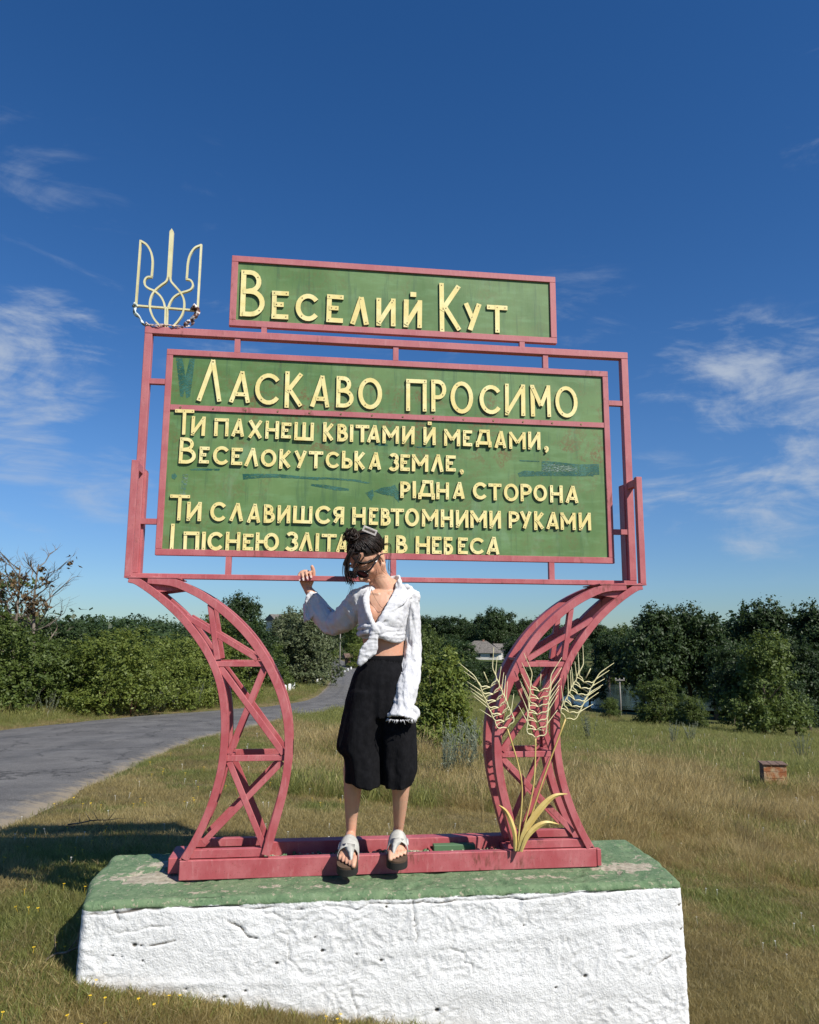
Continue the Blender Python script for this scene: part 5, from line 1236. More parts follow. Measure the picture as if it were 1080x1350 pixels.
# far verge of the road and road edges
x, y, v, b = pts(60000, 6, 70, 40)
d = road_dist(x, y); k = (d < -0.05) & (d > -7) & (b < -4); 
u_, v_ = w2uv(x, y); 
x, y, v, b, d = x[k], y[k], v[k], b[k], d[k]
# left side of the road only
mid = (_rl+_rr)/2; u_, v_ = w2uv(x, y); um = np.interp(v_, mid[:, 1], mid[:, 0]); k = u_ < um
x, y, v, b, d = x[k], y[k], v[k], b[k], d[k]
sc = np.clip(-d/2.0, .25, 1.5)*rng.uniform(.8, 1.5, len(x))
gsel = rng.random(len(x)) < .72
scatter('verge_grass', pr_tg, x[gsel], y[gsel], hground(x, y)[gsel], sc[gsel], 'shaggy green grass on the far verge below the hedge')
scatter('dry_verge_grass', pr_t, x[~gsel], y[~gsel], hground(x, y)[~gsel], sc[~gsel]*.7, 'dry grass mixed into the far verge')
# tall fringe against the foot of the plinth and stray weeds
n = 420; x = rng.uniform(PX0-.1, PX1+.12, n); y = np.full(n, PY0)-np.abs(rng.normal(.035, .03, n)); k = x < 0.1
sel = rng.random(n) < .9
scatter('plinth_fringe_grass', pr_s+pr_g, x[sel], y[sel], hground(x, y)[sel], rng.uniform(.6, 1.3, sel.sum()), 'short tufts against the foot of the plinth')
n = 300; x = PX0-np.abs(rng.normal(.04, .04, n)); y = rng.uniform(PY0-.1, PY1+.1, n)
scatter('plinth_side_grass', pr_s+pr_g, x, y, hground(x, y), rng.uniform(.6, 1.5, n), 'tufts along the left end of the plinth')
# tall seeding straw weeds behind the sign
pr_w = [hide_proto(blade_mesh('weed', 14, .46, .14, .0042, .35, rr, MG_TALL, 1.0, .9)) for _ in range(3)]
x, y, v, b = pts(1300, 7.8, 24, 38, -4); k = offroad(x, y, .5) & ~((b > 21) & (b < 30) & (v > 9.5) & (v < 15)) & (fbm(np.stack([x, y, x*0], -1), .6, 2, .5, 97) > .12); x, y, v = x[k], y[k], v[k]
scatter('straw_weeds', pr_w, x, y, hground(x, y), rng.uniform(.6, 1.2, len(x)), 'tall straw coloured seeding weeds standing above the grass')
# small wild flowers
def flower(name, col, s):
    k = NT(name+'_petal', 0.6, 0.3); k.color(col)
    mb = MB()
    for a in np.linspace(0, 6.28, 8)[:-1]:
        c, s_ = math.cos(a), math.sin(a); mb.add([(0, 0, .055), (c*s-s_*s*.3, s_*s+c*s*.3, .057), (c*s*1.15, s_*s*1.15, .059), (c*s+s_*s*.3, s_*s-c*s*.3, .057)], [(0, 1, 2, 3)])
    mb.tube([(0, 0, 0), (.003, 0, .03), (0, 0, .055)], .0006, 3)
    return hide_proto(mb.build(name, k.m))
fy = flower('yellow_flower', (.75, .50, .02),   .0065); fw = flower('white_flower', (.72, .72, .66), .0045)
x, y, v, b = pts(900, 2.6, 12, 38, -38); k = offroad(x, y, .1) & (b < -3); x, y, v = x[k], y[k], v[k]; k = greenness(x, y) > -.05; x, y, v = x[k][:240], y[k][:240], v[k][:240]
scatter('yellow_wildflowers', [fy], x, y, hground(x, y), np.clip(.6+v*.07, .8, 1.5), 'tiny yellow flowers dotted in the short grass')
x, y, v, b = pts(900, 5, 40, 38, -38); k = offroad(x, y, .1); x, y, v = x[k][:260], y[k][:260], v[k][:260]
scatter('white_wildflowers', [fw], x, y, hground(x, y)+np.where(v > 9, .12, 0), np.clip(.6+v*.09, .8, 3.0), 'tiny white flowers scattered through the field')

# ------------------------------------------------------------------ things on the land
def at_px(px, v): 
    u = (px-540)/1000*v*.99; x, y = uv2w(u, v); return float(x), float(y)
# weathered wooden hive box in the grass
x, y = at_px(1007, 13.2)
k = NT('weathered_orange_boards', .8, .2); p = k.obj(); n1 = k.noise(k.mapv(p, (1, 1, 6)), 12, 5, .6); n2 = k.noise(p, 7, 4, .6)
k.color(k.mix(k.rmp(n2, .45, .65), k.mix(k.rmp(n1, .35, .7), (.26, .085, .035), (.40, .17, .07)), (.42, .30, .18))); k.bump(n1, .4, .01); M_HIVE = k.m
k = NT('grey_rotten_board', .9, .2); p = k.obj(); n1 = k.noise(k.mapv(p, (1, 6, 1)), 14, 5, .6); k.color(k.mix(k.rmp(n1, .35, .7), (.10, .06, .045), (.24, .17, .13))); M_ROT = k.m
e = empty('wooden_box', (x, y, H(x, y)+.15), math.radians(-20), 'weathered orange and brown wooden box half sunk in the tall grass', 'box'); e.scale = (.8, .8, .85)
for i in range(3):
    b = MB(); b.box(-.22, .22, -.20, -.18, .02+i*.122, .135+i*.122, bev=.003); b.build('board', M_HIVE, e)
    b = MB(); b.box(-.22, -.20, -.178, .20, .02+i*.122, .135+i*.122, bev=.003); b.build('board', M_ROT, e)
    b = MB(); b.box(.20, .22, -.178, .20, .02+i*.122, .135+i*.122, bev=.003); b.build('board', M_HIVE, e)
    b = MB(); b.box(-.198, .198, .18, .20, .02+i*.122, .135+i*.122, bev=.003); b.build('board', M_ROT, e)
for i in range(3):
    b = MB(); b.box(-.245+i*.165, -.085+i*.165, -.225, .225, .388+.003*i, .408+.003*i, bev=.003); b.build('lid_board', M_ROT, e)
# utility pole by the pond
k = NT('grey_pole_wood', .85, .2); n1 = k.noise(k.mapv(k.obj(), (1, 1, .1)), 30, 4, .6); k.color(k.mix(k.rmp(n1, .35, .7), (.17, .155, .135), (.30, .28, .25))); M_POLE = k.m
k = NT('porcelain', .3, .5); k.color((.6, .58, .52)); M_PORC = k.m
def pole(px, v, h, r, label, arm=.9):
    x, y = at_px(px, v); e = empty('utility_pole', (x, y, H(x, y)-.2), -YAW, label, 'pole')
    b = MB(); b.tube([(0, 0, 0), (0.02, 0, h*.5), (0, 0, h)], [r, r*.9, r*.75], 8); b.build('post', M_POLE, e)
    b = MB(); b.box(-arm/2, arm/2, -r-.05, -r-.005, h-.16, h-.08); b.build('crossarm', M_POLE, e)
    for s in (-1, 1):
        b = MB(); b.tube([(s*arm*.42, -r-.03, h-.08), (s*arm*.42, -r-.03, h-.02), (s*arm*.42, -r-.03, h+.04)], [.02, .035, .02], 6); b.build('insulator', M_PORC, e)
    return e
pole(815, 57, 3.2, .065, 'grey wooden pole with a short crossarm beside the pond', .7)
pole(450, 112, 5.6, .10, 'small far pole with a crossarm beside the hut beyond the road bend', 1.6)
pole(434, 150, 6.0, .09, 'second far pole in the gardens beyond the round willow', 1.4)
# houses in the valley
k = NT('grey_slate_roof', .85, .2); n1 = k.noise(k.obj(), 3, 5, .6); k.color(k.mix(k.rmp(n1, .35, .7), (.11, .10, .09), (.20, .18, .155))); M_SLATE = k.m
k = NT('brown_tin_roof', .8, .2); n1 = k.noise(k.obj(), 3, 5, .6); k.color(k.mix(k.rmp(n1, .35, .7), (.10, .065, .05), (.20, .14, .11))); M_TIN = k.m
k = NT('lime_washed_wall', .85, .2); n1 = k.noise(k.obj(), 2, 5, .6); k.color(k.mix(k.rmp(n1, .35, .7), (.50, .48, .42), (.66, .64, .58))); M_WALL = k.m
k = NT('window_glass', .1, .5); k.color((.03, .04, .05)); M_GLASS = k.m
k = NT('brick_wall', .85, .2); n1 = k.noise(k.obj(), 4, 5, .6); k.color(k.mix(k.rmp(n1, .35, .7), (.26, .13, .09), (.36, .22, .16))); M_BRICK = k.m
def house(px, v, w, dpt, hw, hr, rz, label, roof, wall, hip=True, lift=0.0, nwin=3):
    x, y = at_px(px, v); e = empty('house', (x, y, H(x, y)-.3+lift), rz, label, 'house')
    b = MB(); b.box(-w/2, w/2, -dpt/2, dpt/2, 0, hw); b.build('wall', wall, e)
    o = .45; ri = (w-dpt)/2*.9+.2 if hip else w/2+o; b = MB()
    P = [(-w/2-o, -dpt/2-o, hw-.1), (w/2+o, -dpt/2-o, hw-.1), (w/2+o, dpt/2+o, hw-.1), (-w/2-o, dpt/2+o, hw-.1), (-ri, 0, hw+hr), (ri, 0, hw+hr)]
    b.add(P, [(0, 1, 5, 4), (2, 3, 4, 5), (1, 2, 5), (3, 0, 4), (3, 2, 1, 0)]); rf = b.build('roof', roof, e)
    if hip:
        b = MB(); b.box(ri*.4, ri*.4+.35, -.2, .15, hw+hr*.75, hw+hr+.25); b.build('chimney', M_BRICK, rf)
    for i in range(nwin):
        cx = -w/2+w*(i+.5)/nwin; b = MB(); b.box(cx-.5, cx+.5, -dpt/2-.06, -dpt/2+.02, hw*.35, hw*.85); f = b.build('window', M_WALL, e)
        b = MB(); b.box(cx-.4, cx+.4, -dpt/2-.08, -dpt/2-.062, hw*.38, hw*.82); b.build('pane', M_GLASS, f)
    return e
house(634, 165, 8.4, 6, 1.5, 2.4, -.35, 'far house with a large grey hipped roof among dark trees', M_SLATE, M_WALL, lift=1.3)
house(662, 172, 4.6, 4, 2.2, 1.3, .5, 'low outbuilding with a pale roof right of the grey hipped roof', M_SLATE, M_WALL, hip=False, lift=1.2, nwin=2)
house(466, 122, 1.9, 1.8, 1.3, .6, .2, 'small far brick shed on the slope beyond the road bend', M_TIN, M_BRICK, hip=False, lift=.5, nwin=1)
house(372, 165, 5, 4, 2.4, 1.3, .6, 'far white cottage gable peeping over the trees left of the willow', M_SLATE, M_WALL, hip=False, lift=5.4, nwin=2)
# white guard posts along the far bend
k = NT('white_post_paint', .7, .3); k.color((.75, .75, .72)); M_POST = k.m
def guard(px, v, du, label, k_=.8):
    x, y = at_px(px, v); b = MB(); b.box(-.09, .09, -.09, .09, 0, .70, bev=.015); b.add([(-.09, -.09, .701), (.09, -.09, .701), (.09, .09, .701), (-.09, .09, .701), (0, 0, .76)], [(0, 1, 4), (1, 2, 4), (2, 3, 4), (3, 0, 4)])
    o = b.build('guard_post', M_POST); o.location = (x, y, H(x, y)-.04); o.scale = (1, 1, k_); tag(o, label, 'post', 'white guard posts along the road bend')
guard(379.5, 44, 0, 'nearest white guard post just right of the curved red leg')
guard(385.5, 46.5, 0, 'second white guard post from the red leg')
guard(390.5, 49.5, 0, 'third white guard post from the red leg')
for px, v, lb in ((415.5, 62, 'nearest small guard post of the farther row below the round willow'), (421, 66, 'second small guard post of the row below the round willow'), (426, 70, 'third small guard post of the row below the round willow'), (431, 75, 'fourth small guard post of the row below the round willow'), (435, 81, 'farthest small guard post of the row below the round willow')): guard(px, v, 0, lb, .55)
for px, v, lb in ((457, 98, 'left tiny guard post beyond the bend beside the shed'), (461, 104, 'middle tiny guard post beyond the bend beside the shed'), (465, 111, 'right tiny guard post beyond the bend beside the shed')): guard(px, v, 0, lb, .55)
# stray twigs on the ground near the plinth
def twig(px, py_v, L, label, seed):
    r = random.Random(seed); x, y = at_px(px, py_v); b = MB(); z = H(x, y)
    P = [Vector((0, 0, .02))]; a = r.uniform(-.3, .6)
    for i in range(6): P.append(P[-1]+Vector((math.cos(a)*L/6, math.sin(a)*L/6*.5, r.uniform(0, .02)))); a += r.uniform(-.5, .5)
    b.tube(P, [.006, .005, .005, .004, .003, .002, .001], 5)
    for i in (1, 2, 3, 4): b.tube([P[i], P[i]+Vector((r.uniform(-.06, .06), r.uniform(-.03, .03), .07))], [.003, .001], 4)
    o = b.build('twig', M_DEAD); o.location = (x, y, z); tag(o, label, 'twig')
twig(95, 3.35, .25, 'bleached twig lying against the left corner of the plinth', 2)
twig(110, 6.0, .5, 'dark dry stalk leaning over the road edge in the shadow', 9)

# ------------------------------------------------------------------ the woman
def skin_mat(name, col, rough=0.48):
    k = NT(name, rough, 0.4); n = k.noise(k.pos(), 55, 4, .6); n2 = k.noise(k.pos(), 9, 3, .5)
    c = k.mix(k.rmp(n2, .35, .7), col, tuple(a*b for a, b in zip(col, (1.03, .86, .82)))); k.color(k.mix(k.rmp(n, .4, .7, 0, .25), c, tuple(a*.85 for a in col)))
    k.b.inputs['Subsurface Weight'].default_value = 0.12; k.b.inputs['Subsurface Radius'].default_value = (.012, .005, .003); k.b.inputs['Subsurface Scale'].default_value = .6
    k.bump(n, .08, .002); return k.m
def cloth_mat(name, a, b, sc=900, rough=.85, sheen=0.0, trans=0.0):
    k = NT(name, rough, .15); p = k.obj(); n = k.noise(p, 40, 5, .6); w = k.noise(k.mapv(p, (1, 1, .15)), sc*.3, 3, .6)
    k.color(k.mix(k.rmp(n, .35, .7), a, b)); k.bump(k.math('ADD', w, k.math('MULTIPLY', n, 1.2)), .5, .003)
    if trans: k.translucent(b, trans)
    return k.m
M_SKIN = skin_mat('tanned_skin', (.56, .325, .215)); M_LIP = skin_mat('lips', (.42, .16, .13), .4); M_NAIL = skin_mat('white_nail', (.75, .62, .58), .25)
M_SHIRT = cloth_mat('white_crinkled_cotton', (.60, .60, .62), (.70, .70, .70), trans=.10)
M_SHORTS = cloth_mat('black_cloth', (.0045, .0045, .0055), (.0085, .0085, .010), rough=.95)
M_HAIR = NT('dark_brown_hair', .5, .25); _t = M_HAIR.noise(M_HAIR.obj(), 60, 3, .6); M_HAIR.color(M_HAIR.mix(M_HAIR.rmp(_t, .35, .7), (.006, .004, .003), (.024, .012, .008))); M_HAIR = M_HAIR.m
M_BLACK = flat('black_acetate', (.008, .008, .009), .15); M_STRAP = flat('pale_suede', (.50, .49, .44), .85); M_SOLE = flat('dark_rubber_sole', (.020, .018, .016), .8); M_CORK = flat('dark_footbed', (.10, .06, .035), .85)
M_CLIP = flat('white_clip_plastic', (.85, .78, .74), .3); M_BUCKLE = flat('white_metal_buckle', (.65, .65, .62), .3); M_INK = flat('tattoo_ink', (.05, .045, .045), .6); M_GOLDM = flat('thin_gold_chain', (.16, .09, .05), .5, .3)

PERSON = empty('person', (0.31, -0.15, 0.084), 0, 'dark haired woman in sunglasses, knotted white shirt and black shorts, holding the red frame', 'person')
PW = Vector((0.31, -0.15, 0.084))
def ell(c, r, n=14, rot=None):
    V = []; Fs = []
    for i in range(n+1):
        th = math.pi*i/n
        for j in range(2*n):
            ph = math.pi*j/n; v = Vector((math.sin(th)*math.cos(ph)*r[0], math.sin(th)*math.sin(ph)*r[1], math.cos(th)*r[2]))
            if rot is not None: v = rot @ v
            V.append(Vector(c)+v)
    m = 2*n
    for i in range(n):
        for j in range(m): Fs.append((i*m+j, i*m+(j+1) % m, (i+1)*m+(j+1) % m, (i+1)*m+j))
    return V, Fs
class Blob:
    def __init__(s): s.v = []; s.f = []
    def add(s, V, Fs): b = len(s.v); s.v += [tuple(v) for v in V]; s.f += [tuple(i+b for i in f) for f in Fs]
    def ell(s, c, r, rot=None): s.add(*ell(c, r, 12, rot))
    def chain(s, pts, rad, seg=18, ref=(0, -1, 0), sub_=4):
        """closed tapering tube; rad items are r or (across, along ref); rounded ends"""
        P = np.array(pts, float); R = np.array([(q, q) if not hasattr(q, '__len__') else q for q in rad], float)
        if sub_ and len(P) > 2: n = (len(P)-1)*sub_+1; P2 = catmull(P, n); R2 = catmull(R, n)
        elif sub_: n = sub_+1; P2 = np.array([P[0]+(P[-1]-P[0])*t for t in np.linspace(0, 1, n)]); R2 = np.array([R[0]+(R[-1]-R[0])*t for t in np.linspace(0, 1, n)])
        else: P2, R2 = P, R
        # rounded caps
        t0 = P2[1]-P2[0]; t0 /= np.linalg.norm(t0); t1 = P2[-1]-P2[-2]; t1 /= np.linalg.norm(t1)
        A = [(P2[0]-t0*R2[0].mean()*math.sin(a), R2[0]*max(.05, math.cos(a))) for a in (1.4, 1.0, .5)]; B = [(P2[-1]+t1*R2[-1].mean()*math.sin(a), R2[-1]*max(.05, math.cos(a))) for a in (.5, 1.0, 1.4)]
        P3 = np.array([a[0] for a in A]+list(P2)+[b[0] for b in B]); R3 = np.array([a[1] for a in A]+list(R2)+[b[1] for b in B])
        n = len(P3); V = []; rf = Vector(ref)
        for i in range(n):
            t = Vector(P3[min(i+1, n-1)]-P3[max(i-1, 0)]).normalized(); w = (rf-t*rf.dot(t)).normalized(); u = w.cross(t)
            for k in range(seg):
                a = 2*math.pi*k/seg; V.append(Vector(P3[i])+u*math.cos(a)*R3[i][0]+w*math.sin(a)*R3[i][1])
        Fs = [(i*seg+k, i*seg+(k+1) % seg, (i+1)*seg+(k+1) % seg, (i+1)*seg+k) for i in range(n-1) for k in range(seg)]
        Fs += [tuple(range(seg-1, -1, -1)), tuple((n-1)*seg+k for k in range(seg))]
        s.add(V, Fs)
    def mesh(s, name):
        me = bpy.data.meshes.new(name); me.from_pydata(s.v, [], s.f); me.update()
        bm = bmesh.new(); bm.from_mesh(me); bmesh.ops.recalc_face_normals(bm, faces=bm.faces[:]); bm.to_mesh(me); bm.free(); return me
    def remesh(s, name, vox, smooth=4, mat=None, parent=None, wrinkle=None):
        me = s.mesh(name); o = link_mesh(name, me)
        m = o.modifiers.new('r', 'REMESH'); m.mode = 'VOXEL'; m.voxel_size = vox; m.adaptivity = 0
        if smooth: q = o.modifiers.new('s', 'SMOOTH'); q.iterations = smooth; q.factor = .5
        dg = bpy.context.evaluated_depsgraph_get(); me2 = bpy.data.meshes.new_from_object(o.evaluated_get(dg))
        bpy.data.objects.remove(o); bpy.data.meshes.remove(me)
        n = len(me2.vertices); co = np.empty(n*3, np.float32); me2.vertices.foreach_get('co', co); co = co.reshape(-1, 3)
        if wrinkle is not None:
            no = np.empty(n*3, np.float32); me2.vertices.foreach_get('normal', no); no = no.reshape(-1, 3)
            co = co+no*wrinkle(co.astype(float), no.astype(float))[:, None]
        co = co-np.array(PW); me2.vertices.foreach_set('co', co.astype(np.float32).ravel())
        me2.polygons.foreach_set('use_smooth', np.ones(len(me2.polygons), bool)); me2.materials.clear()
        for a in (mat if isinstance(mat, list) else [mat]): me2.materials.append(a)
        me2.name = name; me2.update(); o = link_mesh(name, me2, parent); return o
def pk(mb, name, mats, parent=PERSON, off=PW):
    o = mb.build(name, mats, parent); o.data.transform(Matrix.Translation(-off)); return o

# head frame
HC = Vector((0.252, -0.212, 1.398))
hf = Vector((-.45, -.42, -.79)).normalized(); hu = Vector((-.58, -.60, .65)); hu = (hu-hf*hu.dot(hf)).normalized(); hx = hu.cross(hf)*-1
hx = hf.cross(hu)*-1 if hx.x < 0 else hx            # towards her left ear (image right)
HR = Matrix((hx, -hf, hu)).transposed()              # local (x left-ear, y back, z up) -> world
def hp(x, y, z): return HC+HR @ Vector((x, y, z))
B = Blob()
B.ell(hp(0, .012, .030), (.072, .090, .082), HR)
B.chain([hp(0, -.012, .035), hp(0, -.018, 0), hp(0, -.025, -.035), hp(0, -.036, -.070), hp(0, -.052, -.098)], [(.066, .074), (.067, .070), (.060, .063), (.046, .047), (.020, .024)], ref=tuple(hf))
B.chain([hp(0, -.085, .010), hp(0, -.098, -.012), hp(0, -.109, -.030)], [(.008, .008), (.008, .010), (.012, .010)], ref=tuple(hf), seg=10)         # nose
for s in (-1, 1):
    B.ell(hp(s*.010, -.098, -.033), (.007, .009, .006), HR)
    B.ell(hp(s*.034, -.066, -.018), (.022, .020, .018), HR)          # cheek
    B.ell(hp(s*.028, -.076, .022), (.022, .012, .007), HR)           # brow
    B.chain([hp(s*.052, .0, -.055), hp(s*.030, -.045, -.090)], [.016, .016], ref=tuple(hf), seg=10)     # jaw
    er = Matrix.Rotation(s*.35, 3, 'Z')
    B.ell(hp(s*.074, .006, -.002), (.007, .016, .029), HR @ er)
    B.ell(hp(s*.075, -.002, -.024), (.006, .008, .009), HR)
B.ell(hp(0, -.088, -.060), (.021, .010, .0055), HR); B.ell(hp(0, -.085, -.070), (.018, .010, .0065), HR)
B.ell(hp(0, -.072, -.098), (.016, .013, .012), HR)
# neck and torso
B.chain([tuple(hp(.0, .030, -.030)), (.300, -.172, 1.318), (.332, -.160, 1.270), (.345, -.155, 1.235)], [(.050, .052), (.047, .048), (.052, .050), (.070, .055)], ref=(0, -1, 0))
B.chain([(.318, -.155, .74), (.320, -.155, .84), (.330, -.158, .915), (.333, -.160, .965), (.333, -.160, 1.02), (.331, -.160, 1.09), (.332, -.158, 1.16), (.340, -.155, 1.215), (.342, -.150, 1.245)],
        [(.125, .090), (.130, .096), (.097, .080), (.0905, .073), (.095, .074), (.104, .083), (.112, .086), (.118, .070), (.085, .052)], seg=28)
for cx in (.278, .376): B.ell((cx, -.198, 1.140), (.046, .046, .052))
B.chain([(.300, -.214, 1.228), (.240, -.190, 1.236)], [.010, .010]); B.chain([(.352, -.212, 1.230), (.430, -.180, 1.244)], [.010, .010])
for sx, sz in ((.225, 1.215), (.450, 1.222)): B.ell((sx+.01*(1 if sx < .3 else -1), -.150, sz), (.047, .048, .046))
# her left arm hanging inside the wide sleeve
B.chain([(.445, -.152, 1.215), (.467, -.140, 1.10), (.469, -.138, .985)], [.039, .030, .029])
B.chain([(.466, -.132, .985), (.452, -.190, .88), (.420, -.258, .785)], [.033, .034, .021])
def hand(B, wrist, d, side, palm_n, curl, sc=1.0, nails=None):
    """wrist -> palm along d; side = towards the thumb; palm_n = out of the palm; fingers = lists of (flex angles)"""
    d = Vector(d).normalized(); side = Vector(side); side = (side-d*side.dot(d)).normalized(); pn = Vector(palm_n); pn = (pn-d*pn.dot(d)-side*pn.dot(side)).normalized()
    w = Vector(wrist); L = .078*sc
    B.chain([w-d*.01, w+d*L*.45, w+d*L], [(.021*sc, .014*sc), (.032*sc, .0135*sc), (.036*sc, .0115*sc)], ref=tuple(pn), seg=16)
    for i, (off, ln) in enumerate(((.028, .88), (.0095, 1.0), (-.0095, .94), (-.027, .74))):
        base = w+d*L*(.96 if i in (1, 2) else .90)+side*off*sc; a = 0; p = base; dd = d; P = [w+d*L*.55+side*off*sc*.8, base]
        for seg_, (l, fl) in enumerate(zip((.040, .026, .020), curl[i])):
            a += fl; dd = d*math.cos(a)+pn*math.sin(a)+side*off*1.5; p = p+dd*l*ln*sc; P.append(p)
        B.chain(P, [.0088*sc, .0090*sc, .0083*sc, .0076*sc, .0064*sc], ref=tuple(side), seg=10, sub_=2)
        if nails is not None: nails.append((p, dd, d*-math.sin(a)*-1+pn*-math.cos(a)))
    return w, d, side, pn, L
hand(B, (.419, -.262, .775), (-.06, -.14, -1), (-.6, -.8, 0), (-.8, .6, 0), [(1.1, 1.3, 1.0)]*4, .85)
# her right arm raised behind the bottom bar of the frame
ELR = (.100, .010, 1.108)
B.chain([(.232, -.145, 1.215), (.170, -.065, 1.150), ELR], [.040, .037, .032])
B.chain([ELR, (.040, .035, 1.190), (-.017, .036, 1.258)], [.032, .031, .021])
W0 = Vector((-.019, .034, 1.264)); HS = .92
nail_spots = []
dh = Vector((-.28, -.10, 1)).normalized(); sd = Vector((1, .0, .28)); pnv = Vector((0, -1, 0))
w_, d_, s_, n_, L_ = hand(B, W0, dh, sd, pnv, [(1.25, .75, .95), (1.30, .75, 1.0), (1.35, .75, .95), (1.25, .80, .9)], HS, nail_spots)
th = [w_+d_*.018+s_*.016, w_+d_*.045+s_*.036+n_*.010, w_+d_*.074+s_*.046+n_*.016, w_+d_*.098+s_*.045+n_*.020]
B.chain([tuple(p) for p in th], [.013, .012, .0105, .0085], seg=10, sub_=2)
# legs and feet
def leg(kx, kz, ax, ay, az, hx_):
    B.chain([(hx_, -.150, .76), ((hx_+kx)/2, -.155, .58), (kx, -.160, .44)], [.075, .060, .046])
    B.chain([(kx, -.160, .44), (kx*.75+ax*.25, -.138, .36), (kx*.35+ax*.65, -.115 if ay < -.1 else -.10, .25), (ax, ay, az)], [(.045, .046), (.0395, .046), (.029, .034), (.0195, .025)])
leg(.205, .43, .2035, -.100, .160, .255); leg(.420, .43, .4200, -.065, .160, .385)
FEET = (((.2035, -.075, .118), (-.14, -1, -.215), -1), ((.4200, -.035, .118), (-.12, -1, -.17), 1))     # heel, direction, big-toe side sign in x
foot_frames = []
for heel, fd, _s in FEET:
    f = Vector(fd).normalized(); x = Vector((1, 0, 0)); x = (x-f*x.dot(f)).normalized(); u = x.cross(f)*-1
    if u.z < 0: u = -u
    h = Vector(heel); fp = lambda a, b, c: h+x*a+f*b+u*c
    foot_frames.append((h, x, f, u))
    B.chain([tuple(fp(0, -.030, .022)), tuple(fp(0, .01, .030)), tuple(fp(0, .07, .034)), tuple(fp(-.003, .125, .022)), tuple(fp(-.004, .148, .014))], [(.022, .022), (.025, .030), (.029, .028), (.036, .018), (.036, .011)], ref=tuple(u), seg=16)
    B.chain([tuple(fp(0, .0, .055)), tuple(fp(0, .045, .050))], [.022, .024])
    bt = 1 if _s < 0 else -1       # big toe lies towards the other foot
    for i in range(5):
        o_ = bt*(.028-.0150*i); ln = (.046, .042, .036, .029, .020)[i]; r = (.0125, .0088, .0082, .0078, .0072)[i]
        B.chain([tuple(fp(o_, .145-.003*i, .014)), tuple(fp(o_*1.06, .160+ln*.5-.006*i, .018)), tuple(fp(o_*1.06, .160+ln-.006*i, .010))], [r*1.05, r, r*.85], ref=tuple(u), seg=10, sub_=2)
body = B.remesh('body', .0036, 2, M_SKIN, PERSON)
# navel, lips, nails, tattoo sit on the body
mb = MB()
for p, dd, out in nail_spots:
    pass
for (p, dd, out) in nail_spots:
    c = p-dd*.004-n_*0.0; o_ = (dd.cross(s_)).normalized(); o_ = o_ if o_.dot(n_) > 0 or o_.z > 0 else -o_
    o_ = -o_ if o_.y > .2 else o_
    q = c+o_*.0062; a = s_*.0045; b = dd*.006
    mb.add([q-a-b, q+a-b, q+a*.8+b*1.4, q-a*.8+b*1.4, q-a-b-o_*.002, q+a-b-o_*.002, q+a*.8+b*1.4-o_*.002, q-a*.8+b*1.4-o_*.002], [(0, 1, 2, 3), (7, 6, 5, 4), (0, 4, 5, 1), (1, 5, 6, 2), (2, 6, 7, 3), (3, 7, 4, 0)])
pk(mb, 'fingernails', M_NAIL)
# ---------------- shorts
K = Blob()
def ring_chain(rows, seg=64, pleat=0.0, k=14, ph=0.0, capz=True):
    """rows: (z, x0, x1, cy, ry); pleated tube"""
    R = catmull(np.array(rows, float), (len(rows)-1)*6+1); n = len(R); V = []
    for i, (z, x0, x1, cy, ry) in enumerate(R):
        cx = (x0+x1)/2; rx = (x1-x0)/2; t = i/(n-1)
        for j in range(seg):
            a = 2*math.pi*j/seg; m = 1+pleat*t*(math.sin(k*a+ph+1.3*math.sin(2*a))+.5*math.sin((k*.5+1)*a+2*ph))
            V.append((cx+rx*m*math.cos(a), cy+ry*m*math.sin(a), z+.010*t*math.sin(2*a+ph)*(pleat > 0)))
    Fs = [(i*seg+j, i*seg+(j+1) % seg, (i+1)*seg+(j+1) % seg, (i+1)*seg+j) for i in range(n-1) for j in range(seg)]+[tuple(range(seg-1, -1, -1)), tuple((n-1)*seg+j for j in range(seg))]
    K.add(V, Fs)
ring_chain([(.948, .2385, .4245, -.160, .078), (.925, .230, .430, -.160, .090), (.88, .203, .452, -.158, .108), (.82, .182, .464, -.156, .116), (.74, .166, .474, -.156, .120), (.68, .165, .478, -.156, .118)], 72, .035, 22)
ring_chain([(.80, .178, .345, -.156, .112), (.70, .155, .345, -.156, .118), (.62, .139, .324, -.158, .122), (.555, .127, .324, -.158, .122), (.525, .138, .323, -.158, .122), (.50, .160, .322, -.162, .120), (.395, .171, .322, -.165, .116)], 64, .055, 9, .6)
ring_chain([(.80, .290, .468, -.156, .112), (.70, .295, .480, -.156, .116), (.60, .305, .485, -.158, .118), (.50, .318, .487, -.162, .117), (.44, .324, .486, -.165, .116), (.388, .326, .468, -.165, .112)], 64, .055, 9, 2.1)
def wr_shorts(P, N):
    t = np.clip((.94-P[:, 2])/.5, 0, 1)
    fold = fbm(P*np.array([1, 1, .22])+.3, 26, 3, .5, 7)*.006*(.3+t)+fbm(P*np.array([1, 1, .10]), 70, 2, .5, 17)*.0022*np.clip(1-t*1.6, .15, 1)
    diag = fbm(np.stack([P[:, 0]*.8+P[:, 2]*.5, P[:, 1], P[:, 2]*.35-P[:, 0]*.2], -1), 13, 3, .5, 8, ridged=True)*.007*t
    return fold+diag*.6
shorts = K.remesh('shorts', .0055, 2, M_SHORTS, PERSON, wr_shorts)
